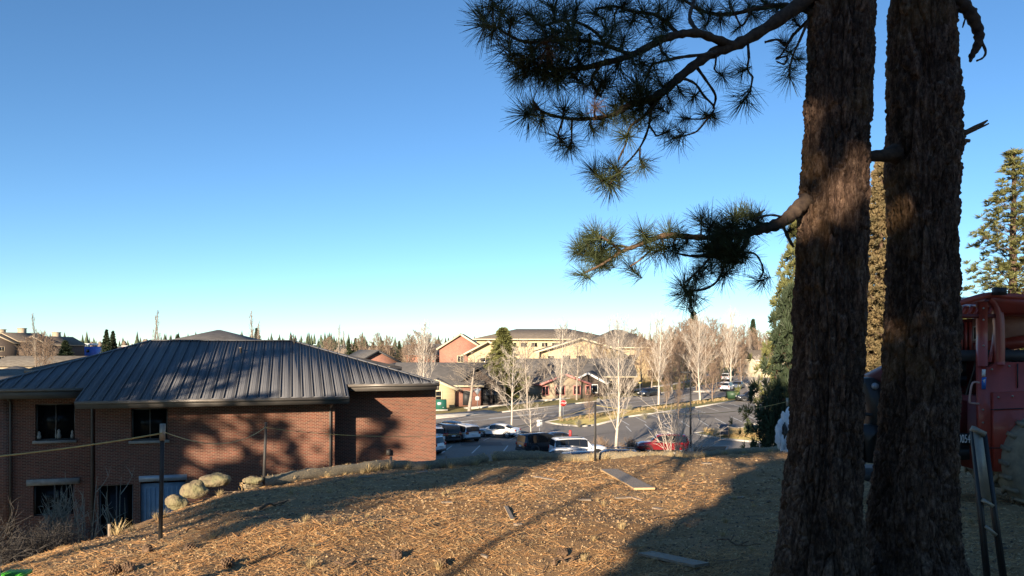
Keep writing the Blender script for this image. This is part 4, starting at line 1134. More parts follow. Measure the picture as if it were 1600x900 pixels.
for i, (px, py, s) in enumerate(((940, 706, 1.5), (985, 704, 1.3), (1008, 655, 1.1), (905, 668, 1.1), (983, 645, 1.2))):
    g = G(px, py); shrub(SH_pale if i > 1 else SH_tan, g, s, ['reddish low shrub between the fence post and the big white tree', 'reddish low shrub right of the big white tree', 'low tan shrub by the bay markings',
        'low tan shrub on the island left of the fence post', 'dark low shrub on the verge behind the big white tree'][i], rz=i)
for i, px in enumerate((665, 680, 693, 706, 720)):
    Y = 170 - i; shrub(SH_red, (XY(px, Y), Y, float(zg(Y))), (3.4, 2.6, 3.6), ['crimson hedge shrub before the long brick house, %s' % w for w in ('leftmost', 'second from left', 'middle one', 'fourth from left', 'rightmost')][i], rz=i*1.7, group='crimson hedge shrubs')

# ------------------------------------------------------------------ conifers
def tuft_cloud(centres, axes, sizes, k, rg, width=.035, spread=1.2):
    """k blades per centre; arrays"""
    n = len(centres)
    D = rg.normal(0, 1, (n, k, 3)); D /= np.linalg.norm(D, axis=2)[..., None]
    D = D*spread*.62 + axes[:, None, :]*.75
    D /= np.linalg.norm(D, axis=2)[..., None]
    L = sizes[:, None]*rg.uniform(.7, 1.1, (n, k))
    side = np.cross(D, rg.normal(0, 1, (n, k, 3))); side /= np.linalg.norm(side, axis=2)[..., None]+1e-9
    w = width*(sizes[:, None]/.3)
    c = centres[:, None, :]
    V = np.zeros((n, k, 4, 3))
    V[:, :, 0] = c + D*(L*.08)[..., None] - side*(w*.3)[..., None]
    V[:, :, 1] = c + D*(L*.08)[..., None] + side*(w*.3)[..., None]
    V[:, :, 2] = c + D*(L*.7)[..., None] + side*(w*.5)[..., None]
    V[:, :, 3] = c + D*L[..., None] - side*(w*.2)[..., None]
    V = V.reshape(-1, 3)
    f = np.arange(len(V)).reshape(-1, 4)
    return V, f
def conifer(name, seed, h, crown0, rad, nwhorl, per, mt, tuft=.30, blades=22, power=.8, width=.04, upang=.15, tpb=9, tips=.35, tmat=None, rbase=None):
    rg = np.random.RandomState(seed)
    T = []; rb = rbase or h*.016
    pts, dirs, rads = grow(rg, (0, 0, -.3), (0, 0, 1), h+.3, rb, T, 0, 0, .3, 12, .02)
    S = []; C = []; A = []; Z = []
    for i in range(nwhorl):
        t = (i+rg.uniform(.0, .9))/nwhorl
        z = h*(crown0+(1-crown0)*t)
        f = min(z/h, .999)*12; kk = int(f); f -= kk
        p0 = pts[kk]*(1-f)+pts[min(kk+1, 12)]*f
        for j in range(per):
            a = rg.uniform(0, 2*PI)
            prof = (1-t)**power*min(1, t*5+.45)
            L = rad*prof*rg.uniform(.6, 1.15)+.12
            el = upang+rg.normal(0, .12)+t*.55
            dv = (math.cos(a)*math.cos(el), math.sin(a)*math.cos(el), math.sin(el))
            bp, bd, br = grow(rg, p0, dv, L, max(.012, rb*.22*(1-t)+.008), S, 0, 0, .05, 4, .10)
            nt = max(2, int(tpb*L/rad+1))
            for m_ in range(nt):
                q = tips+(1-tips)*rg.rand()**.7 if m_ else 1.0
                k2 = min(int(q*4), 3); ff = q*4-k2
                pp = bp[k2]*(1-ff)+bp[k2+1]*ff
                off = rg.normal(0, .13*L+.05, 3)*(q < 1); off[2] *= .6
                if q < 1: S.append([*pp, *(pp+off), .008, .005])
                C.append(pp+off); ax = bd[k2]*.7+off/(np.linalg.norm(off)+1e-6)*.5*(q < 1)+np.array([0, 0, .35])
                A.append(ax/np.linalg.norm(ax)); Z.append(tuft*rg.uniform(.75, 1.25))
    C.append(pts[-1]); A.append(np.array([0, 0, 1.])); Z.append(tuft)
    V, f = tuft_cloud(np.array(C), np.array(A), np.array(Z), blades, rg, width)
    return (segs_mesh(name+'_trunk', T, tmat or M['trunkfar'], 9), segs_mesh(name+'_limbs', S, tmat or M['trunkfar'], 3), np_mesh(name+'_needles', V, f, mt))
CF = {}
def put_conifer(key, loc, label, scale=1.0, rz=0.0, name='pine_tree', group=None):
    t = thing(name, label, 'tree', loc, rz, group, scale=scale)
    link('trunk', CF[key][0], t); link('limbs', CF[key][1], t); link('needles', CF[key][2], t)
    return t
CF['right'] = conifer('right_pine', 51, 20, .08, 4.4, 50, 5, M['needleolive'], .36, 26, .9, .045, .25, 9, .3)
CF['gold'] = conifer('gold_pine', 52, 20, .04, 3.3, 74, 8, M['sungold'], .34, 30, .7, .07, .15, 12, .15)
CF['left'] = conifer('left_pine', 53, 14, .03, 4.6, 54, 6, M['needleolive'], .42, 30, 1.0, .035, .12, 10, .25)
CF['low'] = conifer('low_pine', 63, 8, .04, 3.0, 22, 6, M['needledark'], .46, 30, .5, .04, .25, 9, .35)
CF['olive'] = conifer('olive_pine', 54, 11.5, .1, 2.4, 50, 7, M['needleolive'], .42, 22, .6, .09, .45, 10, .2)
CF['dark'] = conifer('dark_conifer', 55, 14, .06, 2.6, 44, 6, M['needledark'], .55, 16, .9, .12, .0, 7, .2)
CF['small'] = conifer('small_pine', 56, 4, .08, 1.5, 16, 5, M['needle'], .28, 26, .8, .03, .35, 7, .2)
def tree_at(key, px, Y, top_py, H, label, zbase=None, rz=0.0, sx=1.0, group=None, name='pine_tree'):
    z = gz1(XY(px, Y), Y) if zbase is None else zbase
    s = ((HOR-top_py)/FPX*Y - z)/H
    return put_conifer(key, (XY(px, Y), Y, z), label, (s*sx, s*sx, s), rz, name, group)
tree_at('right', 1583, 40, 236, 20, 'sunlit pine rising behind the red machine at the right edge', zbase=-3.2, sx=1.5)
tree_at('right', 1650, 46, 300, 20, 'pine mostly beyond the right edge behind the red machine', zbase=-3.2, rz=2)
tree_at('gold', 1372, 34, 246, 20, 'pine with golden sunlight in its needle colour, glimpsed between the two big trunks', zbase=-4.5, sx=.85)
tree_at('left', 1252, 36, 335, 14, 'loose sunlit pine half hidden behind the left big trunk', zbase=-7.5, sx=.66, rz=1.0)
tree_at('low', 1236, 31, 470, 8, 'dark full pine low against the left side of the left big trunk', zbase=-7.2, sx=.50)
tree_at('olive', 792, 118, 516, 11.5, 'dense olive green pine left of the yellow lodge', sx=1.45)
tree_at('dark', 1083, 175, 489, 14, 'dark conifer top poking above the reddish trees behind the tall lamp post')
tree_at('small', 1169, 78, 655, 4, 'small dark pine on the traffic island beside the sign board', zbase=LOT+.16, sx=.9)
for i, (px, Y, top, lab) in enumerate(((166, 280, 516, 'dark far conifer, left one of the pair right of the blue block'), (176, 285, 518, 'dark far conifer, right one of the pair right of the blue block'),
        (278, 300, 523, 'small far conifer left of the big hip roof'), (402, 220, 514, 'small far conifer right of the big hip roof'), (103, 200, 533, 'low green conifer left of the blue block'),
        (545, 260, 531, 'far round pine above the right roof slope'), (555, 262, 529, 'taller far pine above the right roof slope'), (583, 270, 535, 'far conifer above the right hip'), (598, 270, 533, 'far dark conifer left of the reddish trees'),
        (612, 210, 545, 'bushy green conifer behind the right hip of the roof'), (624, 290, 533, 'far brown green conifer right of the bushy one'), (682, 300, 534, 'far conifer above the long brick house'),
        (1176, 260, 500, 'faint dark conifer above the parked dark car'), (1050, 240, 520, 'dark conifer among the tan trees left of the tall lamp post'), (993, 230, 522, 'dark conifer behind the lodge right end'))):
    tree_at('dark', px, Y, top, 14, lab, rz=i, sx=1.0 if i not in (4, 9) else 1.8, group='far conifers')

# unseen pines behind the photographer, placed and shaped to throw the long shadows
CF['shade'] = conifer('shade_pine', 57, 15.5, .31, 3.3, 46, 6, M['needle'], .44, 26, .35, .11, .15, 9, .1)
CF['sparse'] = conifer('sparse_pine', 61, 15.5, .30, 3.0, 17, 4, M['needle'], .50, 26, .5, .11, .2, 7, .3, rbase=.13)
CF['short'] = conifer('high_crowned_pine', 59, 9.6, .72, 2.9, 22, 7, M['needle'], .42, 26, .25, .10, .1, 10, .1, rbase=.07)
CF['bushy'] = conifer('bushy_pine', 58, 4.2, .04, 1.9, 26, 7, M['needle'], .36, 26, .6, .11, .3, 10, .1)
def behind(key, u, s0, label, s=1.0, rz=0.0):
    sa, ca = math.sin(R(SUN_AZ)), math.cos(R(SUN_AZ))
    x = u*ca + s0*sa; y = -u*sa + s0*ca
    return put_conifer(key, (x, y, -1.55), label, s, rz, group='pines behind the photographer')
for i, (u, s0, s, lab) in enumerate(((-7.2, -19, (.66, .66, 1.30), 'shading the rim of the mound'), (-13.4, -23, 1.0, 'shading the bank by the boulders'), (-18.6, -28, .62, 'loosely shading the right end brick wall'), (-24.0, -27, .62, 'loosely shading the right of the brick wall'), (-27.3, -23, .68, 'shading the corner downspout'), (-31.4, -26, .92, 'shading the garage door'), (-36, -25, .96, 'shading the left lower window'),
        (-29.3, -20, .90, 'shading the middle of the brick wall'), (-33.5, -22, .85, 'shading the left brick windows'), (-38, -20, .92, 'shading the far left brick wall'),
        (17, -12, 1.1, 'nearest of the right hand row added to dim the sky light'), (20, -20, 1.2, 'second of the right hand row added to dim the sky light'), (24, -14, 1.2, 'third of the right hand row added to dim the sky light'), (29, -22, 1.2, 'fourth of the right hand row added to dim the sky light'),  # right hand row and left ends added to block sky light
        (33, -12, 1.3, 'fifth of the right hand row added to dim the sky light'), (38, -20, 1.2, 'sixth of the right hand row added to dim the sky light'), (45, -14, 1.3, 'farthest of the right hand row added to dim the sky light'), (-44, -18, 1.1, 'added at the left end to dim the sky light'), (-50, -12, 1.2, 'added beyond the left end to dim the sky light'))):
    behind('shade', u, s0, 'tall pine behind the photographer, '+lab, s, i*1.1)
for i, (u, s0, s, lab) in enumerate(((-26.0, -24, 1.0, 'dappling the lit brick panel'), (-30.3, -22, 1.1, 'dappling the middle of the metal roof'), (-34.5, -20, 1.15, 'dappling the left of the metal roof'), (-19.5, -24, .8, 'dappling the right end brick wall'), (-22.6, -20, .72, 'dappling the brick by the corner'), (-3.0, -11.5, (.5, .5, 1.28), 'streaking the rim of the mound'))):
    behind('sparse', u, s0, 'thin sparse pine behind the photographer, '+lab, s, i*1.7)
for i, (u, s0, s, lab) in enumerate(((-1.2, -13, (.6, .6, 1.08), 'shading the upper needled branches'), (2.1, -14, 1.02, 'shading the upper part of both big trunks'), (5.2, -15, 1.0, 'shading the red machine cab'), (8.6, -15, 1.05, 'shading the rear of the red machine'))):
    behind('short', u, s0, 'high crowned pine behind the photographer, '+lab, s, i*2.1)
for i, (u, s0, s, lab) in enumerate(((-1.5, -9, .74, 'shading the grey board at the bottom'), (-.2, -8, (1.0, 1.0, 1.25), 'shading the foot of the left trunk'), (1.9, -8.6, (1.12, 1.12, 1.62), 'shading the foot of the right trunk'), (4.6, -6, 1.25, 'shading the red machine wheel'), (7.5, -6, 1.3, 'shading the rear wheel'))):
    behind('bushy', u, s0, 'bushy young pine behind the photographer, '+lab, s, i)
print('PART1 done')

# ------------------------------------------------------------------ the two big ponderosa trunks
def worley(u, v, seed, per):
    """F1, F2 and a cell value on a jittered grid, periodic in u"""
    ui = np.floor(u).astype(np.int64); vi = np.floor(v).astype(np.int64)
    f1 = np.full(u.shape, 9.0); f2 = np.full(u.shape, 9.0); cv = np.zeros(u.shape)
    def h(a, b, s):
        q = (a*374761393 + b*668265263 + s*2246822519 + seed*3266489917) & 0x7fffffff
        q = (q ^ (q >> 13))*1274126177 & 0x7fffffff
        return ((q ^ (q >> 16)) & 0xffff)/65535.0
    for i in (-1, 0, 1):
        for j in (-1, 0, 1):
            a = ui+i; bb = vi+j; am = a % per
            du = a+h(am, bb, 1)-u; dv = bb+h(am, bb, 2)-v
            d = np.sqrt(du*du+dv*dv); c = h(am, bb, 3)
            m = d < f1
            f2 = np.where(m, f1, np.minimum(f2, d)); cv = np.where(m, c, cv); f1 = np.where(m, d, f1)
    return f1, f2, cv
def trunk_mesh(name, table, Y, seed, base_z, flare=None, knots=()):
    """table of (py, left px, right px); continued above the frame"""
    py = np.array([t[0] for t in table], float); zl = (HOR-py)/FPX*Y
    cx = np.array([(t[1]+t[2])/2 for t in table], float); rr = np.array([(t[2]-t[1])/2 for t in table], float)
    cx = (cx-800)*Y/FPX; rr = rr*Y/FPX*.965
    o = np.argsort(zl); zl = zl[o]; cx = cx[o]; rr = rr[o]
    z = np.concatenate([np.arange(base_z, 2.75, .0085), np.arange(2.75, 12.0, .1)])
    C = np.interp(z, zl, cx); Rr = np.interp(z, zl, rr)
    k = np.ones(25)/25
    top = z > zl[-1]; sl = (cx[-1]-cx[-4])/(zl[-1]-zl[-4])
    C = np.where(top, cx[-1]+(z-zl[-1])*sl*.6, C); Rr = np.where(top, np.maximum(rr[-1]-(z-zl[-1])*.016, .05), Rr)
    C = np.convolve(np.pad(C, 12, 'edge'), k, 'valid'); Rr = np.convolve(np.pad(Rr, 12, 'edge'), k, 'valid')
    n = 330
    A = np.linspace(0, 2*PI, n, endpoint=False)
    AA, Z = np.meshgrid(A, z)
    CC = C[:, None]; RR = Rr[:, None]+0*AA
    RR = RR*(1+.03*np.sin(3*AA+seed)+.02*np.sin(5*AA+Z*1.3))
    # warp then three sizes of plates
    wu = AA/(2*PI)
    warp = (vnoise(np.cos(AA)*3+Z*.4, np.sin(AA)*3+Z*1.3, seed, 1.0)-.5)
    per = 22
    u = wu*per+warp*.8; v = Z*5.5+vnoise(np.cos(AA)*4, np.sin(AA)*4+Z*3, seed+1, 1.0)*1.3
    f1, f2, cv = worley(u, v, seed, per)
    edge = np.clip((f2-f1)/.26, 0, 1)
    per2 = 60
    u2 = wu*per2+(vnoise(np.cos(AA)*9, np.sin(AA)*9+Z*6, seed+5, 1.0)-.5)*1.5; v2 = Z*22+cv*7
    g1, g2, gv = worley(u2, v2, seed+9, per2)
    e2 = np.clip((g2-g1)/.35, 0, 1)
    fur = np.sin(AA*17+warp*9+Z*.8)*.5+np.sin(AA*29+warp*14-Z*1.7)*.5
    disp = .024*edge**.6*(.45+.85*cv)+.010*e2*(.3+gv)+.006*fur+.010*(vnoise(wu*330, Z*30, seed+2, 1.0)-.5)+.007*(vnoise(wu*330*2, Z*75, seed+3, 1.0)-.5)
    wf = wu*15+(vnoise(np.cos(AA)*2.2+7, np.sin(AA)*2.2+Z*1.4, seed+11, 1.0)-.5)*1.6
    h1, h2, hv = worley(wf, Z*1.25+(vnoise(np.cos(AA)*5, np.sin(AA)*5+Z*4, seed+12, 1.0)-.5)*.5, seed+20, 15)
    disp = disp-.034*(1-np.clip((h2-h1)/.16, 0, 1))**1.5+.014*hv
    tint = .45*hv+.35*cv+.2*gv
    near_ = np.clip((3.2-Z)/.6, 0, 1)
    RR = RR+disp*near_-.038
    for (kz, ka, ks, kh) in knots:
        da = (AA-ka+PI) % (2*PI)-PI
        dist = np.sqrt((da*Rr[:, None]/ks)**2+((Z-kz)/ks)**2)
        RR = RR+kh*np.exp(-dist**2)*(1+.35*np.sin(dist*9))
    # root flare
    fl = np.clip((base_z+.75-Z)/.75, 0, 1)**2
    RR = RR*(1+fl*(.35+.22*np.sin(AA*5+seed)+.1*np.sin(AA*3)))
    X = CC+np.cos(AA)*RR; Yv = Y+.02+np.sin(AA)*RR*.97
    V = np.stack([X.ravel(), Yv.ravel(), Z.ravel()], 1)
    m = len(z); idx = np.arange(m*n).reshape(m, n)
    nx_ = np.roll(idx, -1, 1)
    F = np.stack([idx[:-1].ravel(), nx_[:-1].ravel(), nx_[1:].ravel(), idx[1:].ravel()], 1)
    me = np_mesh(name, V, F, M['bark'], True)
    at_ = me.attributes.new('plate', 'FLOAT', 'POINT'); at_.data.foreach_set('value', tint.ravel().astype(np.float32))
    return me
Y1, Y2 = 5.35, 5.65
T1 = [(-60, 1267, 1369), (0, 1265, 1367), (60, 1263, 1366), (110, 1261, 1362), (225, 1255, 1359), (330, 1249, 1357), (450, 1243, 1353), (560, 1240, 1351), (690, 1235, 1347), (800, 1222, 1346), (860, 1214, 1349), (930, 1204, 1354)]
T2 = [(-60, 1395, 1492), (0, 1394, 1493), (60, 1392, 1494), (100, 1391, 1494), (150, 1390, 1497), (225, 1389, 1498), (335, 1391, 1494), (400, 1391, 1499), (450, 1389, 1498), (560, 1384, 1499), (690, 1375, 1495), (800, 1360, 1494), (860, 1355, 1500), (930, 1346, 1520)]
ang = lambda px, T, i: math.acos(max(-1, min(1, (px-(T[i][1]+T[i][2])/2)/((T[i][2]-T[i][1])/2))))
PT1 = thing('ponderosa_pine', 'left of the two big foreground pine trunks, with needled branches reaching left', 'tree', (P(1292, 905, Y1).x, Y1, -1.9), 0, 'big foreground pines')
PT2 = thing('ponderosa_pine', 'right of the two big foreground pine trunks, with broken dead stubs on its right', 'tree', (P(1430, 905, Y2).x, Y2, -1.92), 0, 'big foreground pines')
def in_parent(o, par):
    """keep world coordinates when the mesh was made in them"""
    o.location = (-par.location[0], -par.location[1], -par.location[2])
    return o
in_parent(link('trunk', trunk_mesh('left_big_trunk', T1, Y1, 4, -2.1, knots=[(2.0, -1.2, .07, .02), (1.7, -1.75, .05, .015)]), PT1), PT1)
in_parent(link('trunk', trunk_mesh('right_big_trunk', T2, Y2, 8, -2.1, knots=[(1.88, -1.05, .13, .035), (1.62, -.25, .09, .03)]), PT2), PT2)

# needle tufts: a starburst of long needles at the end of a twig (axis +Z)
def tuft_mesh(name, seed, n, L, cone, width, back=.12):
    rg = np.random.RandomState(seed); V = []; Fs = []; k = 0
    for i in range(n):
        th = cone*rg.rand()**.75; a = rg.uniform(0, 2*PI)
        d = np.array([math.sin(th)*math.cos(a), math.sin(th)*math.sin(a), math.cos(th)])
        s = np.cross(d, rg.normal(0, 1, 3)); s /= np.linalg.norm(s)
        l = L*rg.uniform(.75, 1.08)
        st = np.array([0, 0, -rg.uniform(0, back)])
        bend = s*0; bend = np.cross(d, s)*l*rg.uniform(-.05, .07)
        w = width*rg.uniform(.8, 1.2)
        m1 = st+d*l*.5+bend; e = st+d*l+bend*.2
        V += [st-s*w*.5, st+s*w*.5, m1+s*w*.5, m1-s*w*.5, e+s*w*.22, e-s*w*.22]
        Fs += [(k, k+1, k+2, k+3), (k+3, k+2, k+4, k+5)]; k += 6
    return np_mesh(name, np.array(V), np.array(Fs), M['needlefore'])
TM = [tuft_mesh('tuft_%d' % i, 90+i, 170, .172, R([100, 115, 88, 125, 75][i]), .0030, [.10, .14, .12, .08, .18][i]) for i in range(5)]
TB = []
for i in range(2):
    me = TM[i].copy(); me.materials.clear(); me.materials.append(mat('dead_needles_%d' % i, (0.26, 0.14, 0.065), (0.17, 0.09, 0.04), 0.8, 3, island=.3)); TB.append(me)
rt = random.Random(21)
def add_tuft(parent, pos, axis, s=1.0):
    q = Vector(axis).normalized().to_track_quat('Z', 'Y') @ Matrix.Rotation(rt.uniform(0, 6.28), 3, 'Z').to_quaternion()
    dead = rt.random() < .07
    o = link('needle_tuft', rt.choice(TB if dead else TM), parent, label='dead brown needle tuft' if dead else None)
    s *= (.62 if dead else rt.uniform(.8, 1.12))
    o.location = Vector(pos); o.rotation_euler = q.to_euler(); o.scale = (s, s, s*rt.uniform(.9, 1.1))
    return o
def smooth_pts(pts, k=4):
    out = []
    n = len(pts)
    for i in range(n-1):
        p0 = pts[max(i-1, 0)]; p1 = pts[i]; p2 = pts[i+1]; p3 = pts[min(i+2, n-1)]
        for j in range(k):
            t = j/k
            out.append(.5*((2*p1)+(-p0+p2)*t+(2*p0-5*p1+4*p2-p3)*t*t+(-p0+3*p1-3*p2+p3)*t**3))
    out.append(pts[-1]); return out
def limb_pts(tr):
    return [P(x, y, Yd) for x, y, Yd, w in tr], [w*.5*Yd/FPX for x, y, Yd, w in tr]
def make_limb(bm, tr, k=5):
    pts, rad = limb_pts(tr)
    sp = smooth_pts([p.copy() for p in pts], k)
    rr = np.interp(np.linspace(0, len(pts)-1, len(sp)), range(len(pts)), rad)
    rr = [r*(1+.12*math.sin(i*1.9)+.10*rt.uniform(-1, 1)) for i, r in enumerate(rr)]
    bm.tube(sp, rr, 9)
    return sp
def branch(limbs, tufts, twig_r=.0065, extra=0, mname='limb', par=None, droop=.25, thin=0.0):
    br = thing('branch', None, None); br.parent = par
    br.location = (-par.location[0], -par.location[1], -par.location[2])
    b = MB(); nodes = []
    for tr in limbs: nodes += make_limb(b, tr)
    tw = MB(); tpos = []
    for tf in tufts:
        if rt.random() < thin: continue
        x, y, sz = tf[:3]; Yd = tf[3] if len(tf) > 3 else None
        best = None
        for nd in nodes:
            npx = 800+nd.x/nd.y*FPX; npy = HOR-nd.z/nd.y*FPX
            dd = math.hypot(npx-x, (npy-y)*.9)
            toward = dd + (20 if npx < x-10 and x < 1150 else 0)      # twigs run outward, away from the trunk
            if best is None or toward < best[0]: best = (toward, nd, dd)
        nd = best[1]
        Yt = Yd or nd.y+rt.uniform(-.38, .38)*min(1, best[2]/35)
        p = P(x, y, Yt)
        d = (p-nd).length
        axis = (p-nd).normalized() if d > .05 else Vector((rt.uniform(-1, 0), rt.uniform(-.6, .6), rt.uniform(-.2, 1))).normalized()
        if d > .05:
            mid = nd.lerp(p, .5)+Vector((rt.uniform(-.1, .1)*d, rt.uniform(-.15, .15)*d, -droop*d*rt.uniform(.1, .7)))
            q = smooth_pts([nd.copy(), nd.lerp(mid, .6)+Vector((0, 0, rt.uniform(-.03, .03)*d)), mid, p], 4)
            tw.tube(q, [twig_r*(1.25-.55*i/len(q)) for i in range(len(q))], 5)
            axis = (q[-1]-q[-4]).normalized()
        tpos.append((p, axis, sz))
    ob = b.build('limb', M[mname], br, smooth=True)
    if tw.n: tw.build('twigs', M['limb'], br, smooth=True, kind='stuff')
    for p, a, s in tpos: add_tuft(br, p, a*.8+Vector((0, 0, -.1)), s)
    return br
# --- upper branch mass
UL1 = [[(1275, -14, 5.3, 26), (1240, 14, 5.25, 22), (1190, 48, 5.2, 19), (1150, 70, 5.15, 17), (1120, 80, 5.1, 16), (1090, 98, 5.05, 15), (1065, 118, 5.0, 14), (1040, 140, 4.95, 14), (1018, 154, 4.9, 12), (992, 162, 4.9, 10), (970, 170, 4.85, 8)],
       [(992, 162, 4.9, 9), (955, 180, 4.8, 7), (915, 186, 4.75, 6), (880, 184, 4.7, 5), (850, 176, 4.65, 5), (838, 166, 4.6, 6), (833, 157, 4.6, 4)],
       [(1040, 140, 4.95, 8), (1010, 178, 4.9, 5), (985, 198, 4.85, 4), (978, 224, 4.85, 3), (966, 250, 4.85, 3)],
       [(1018, 154, 4.9, 7), (1014, 196, 5.1, 4), (1000, 230, 5.1, 3), (975, 260, 5.1, 3), (958, 280, 5.1, 3)],
       [(1085, 100, 5.05, 6), (1105, 128, 5.1, 4), (1118, 150, 5.15, 4), (1114, 170, 5.2, 3)],
       [(1060, 120, 5.0, 6), (1085, 130, 5.2, 4), (1100, 150, 5.2, 4), (1116, 168, 5.2, 3), (1108, 182, 5.2, 3)],
       [(1120, 80, 5.1, 6), (1100, 85, 4.8, 5), (1060, 90, 4.7, 5), (1020, 100, 4.6, 4)],
       [(1168, 62, 5.2, 5), (1170, 90, 5.1, 4), (1168, 108, 5.1, 3), (1176, 120, 5.1, 3)]]
UT1 = [(834, 172, .85), (820, 180, .95), (845, 190, .8), (882, 169, .9), (905, 178, .9), (878, 222, .95), (890, 232, .8), (927, 206, .8), (940, 196, .7), (975, 214, .9), (926, 266, .95), (961, 262, .9), (954, 290, 1.0), (965, 276, .8), (1006, 262, .9), (940, 282, .8),
       (1054, 216, 1.0), (1046, 205, .7), (1068, 186, .8), (1030, 168, .85), (1102, 179, .95), (1118, 186, .7), (1161, 160, 1.0), (1157, 112, .8), (1064, 145, .8), (1010, 140, .9), (995, 131, 1.0), (1000, 152, 1.1), (985, 155, 1.0),
       (970, 150, 1.0), (960, 165, .9), (1016, 165, .9), (1000, 170, 1.0), (990, 178, .9), (945, 178, .8), (1130, 120, .7), (1085, 150, .7), (930, 165, .8), (1010, 120, .9), (1030, 128, .9), (1048, 160, .7), (975, 186, .8), (1020, 186, .8)]
branch(UL1, UT1, par=PT1)
UL2 = [[(1150, 72, 5.15, 13), (1120, 62, 5.05, 13), (1090, 52, 4.95, 13), (1060, 54, 4.9, 12), (1030, 64, 4.85, 12), (1000, 80, 4.8, 11), (970, 92, 4.75, 10), (945, 98, 4.7, 10), (915, 106, 4.7, 8), (880, 108, 4.65, 6), (850, 104, 4.6, 5), (822, 92, 4.55, 4), (802, 82, 4.5, 4)],
       [(985, 86, 4.8, 7), (950, 72, 4.6, 6), (915, 64, 4.5, 5), (880, 62, 4.45, 5), (845, 66, 4.4, 5), (815, 64, 4.4, 5), (790, 52, 4.35, 4), (772, 40, 4.35, 3)],
       [(950, 74, 4.7, 6), (930, 50, 4.6, 5), (905, 36, 4.6, 5), (880, 32, 4.55, 4), (850, 40, 4.5, 4)],
       [(1060, 54, 4.9, 7), (1040, 34, 5.0, 6), (1020, 22, 5.0, 5), (990, 18, 4.9, 5), (960, 10, 4.85, 4), (930, 14, 4.8, 4)],
       [(1092, 52, 4.95, 8), (1078, 30, 5.2, 6), (1082, 8, 5.4, 6), (1092, -20, 5.6, 6)],
       [(940, 100, 4.7, 6), (925, 122, 4.9, 5), (930, 140, 5.0, 4), (940, 152, 5.0, 3)]]
UT2 = [(757, 40, 1.05), (768, 55, 1.0), (778, 68, .95), (750, 20, .9), (785, 18, 1.0), (770, 5, .9), (800, 30, 1.0), (812, 45, 1.0), (826, 20, 1.0), (840, 36, 1.1), (846, 60, 1.0), (830, 72, 1.0), (856, 78, 1.0), (868, 50, 1.0), (882, 18, 1.1), (876, 66, 1.0),
       (895, 40, 1.0), (905, 66, 1.0), (799, 84, 1.0), (790, 100, .9), (812, 106, 1.0), (820, 118, 1.0), (806, 122, .8), (838, 112, 1.0), (850, 128, 1.0), (866, 108, 1.0), (870, 135, .9), (885, 96, 1.1), (896, 120, 1.0), (913, 136, .9), (905, 96, 1.0), (928, 118, 1.0),
       (940, 132, .9), (947, 128, .9), (927, 20, 1.0), (945, 40, .95), (961, 41, .9), (975, 60, 1.0), (985, 36, 1.0), (1002, 15, 1.1), (1010, 40, 1.0), (1020, 60, .9), (1035, 40, .9), (1047, 26, .9), (960, 75, 1.0), (940, 80, 1.0), (990, 100, 1.0),
       (965, 108, 1.0), (1005, 100, .9), (920, 82, 1.0), (900, 10, .9), (862, 8, 1.0), (1030, 8, 1.0), (975, 5, 1.0), (950, 12, .9), (1060, 70, .8), (1040, 86, .8), (860, 92, 1.0), (840, 92, .9), (930, 60, 1.0), (955, 55, .9), (816, 62, 1.0), (796, 62, 1.0)]
branch(UL2, UT2, par=PT1, thin=.22)
UL3 = [[(1270, 20, 5.3, 9), (1225, 8, 5.5, 8), (1180, 14, 5.6, 7), (1140, 22, 5.7, 6), (1100, 18, 5.8, 5), (1060, -6, 5.9, 5)],
       [(1265, 30, 5.35, 6), (1242, 52, 5.45, 5), (1228, 70, 5.5, 4), (1215, 62, 5.5, 4), (1195, 66, 5.55, 4)],
       [(1262, 34, 5.3, 5), (1250, 62, 5.25, 4), (1240, 84, 5.2, 3), (1233, 108, 5.2, 3)],
       [(1240, 52, 5.4, 4), (1222, 84, 5.4, 3), (1212, 92, 5.4, 3), (1229, 88, 5.4, 3), (1226, 100, 5.4, 3), (1213, 96, 5.4, 2)],
       [(1175, 14, 5.6, 5), (1160, 40, 5.6, 3), (1150, 26, 5.6, 3), (1142, 10, 5.6, 3)]]
UT3 = [(1235, 124, .95, 5.2), (1226, 66, .9), (1232, 82, .8), (1212, 14, 1.0), (1195, 2, 1.0), (1170, 6, .9), (1126, 34, .9), (1110, 14, .9), (1140, 4, 1.0), (1090, 10, 1.0), (1065, 4, 1.0), (1240, 30, .8), (1180, 26, .8), (1100, 44, .8), (1250, 8, .9), (1250, 92, .6), (1150, 46, .7)]
branch(UL3, UT3, par=PT1)
# --- lower branch
LL = [[(1262, 312, 5.3, 25), (1248, 324, 5.27, 22), (1234, 338, 5.2, 20), (1218, 349, 5.15, 18), (1201, 355, 5.1, 17), (1182, 360, 5.05, 15), (1160, 366, 5.0, 13)]]
LLb = [[(1165, 365, 5.0, 12), (1129, 371, 4.95, 10), (1096, 371, 4.9, 9), (1066, 369, 4.85, 9), (1039, 368, 4.8, 9), (1014, 376, 4.75, 8), (990, 386, 4.7, 7), (972, 393, 4.7, 6), (955, 404, 4.65, 4), (937, 415, 4.6, 4), (912, 427, 4.6, 3)],
       [(985, 388, 4.7, 5), (965, 384, 4.8, 4), (945, 392, 4.85, 4), (925, 396, 4.9, 3)], [(970, 393, 4.7, 5), (955, 380, 4.6, 4), (940, 370, 4.55, 3)],
       [(1020, 388, 4.75, 4), (1000, 406, 4.8, 3), (985, 416, 4.8, 3)]]
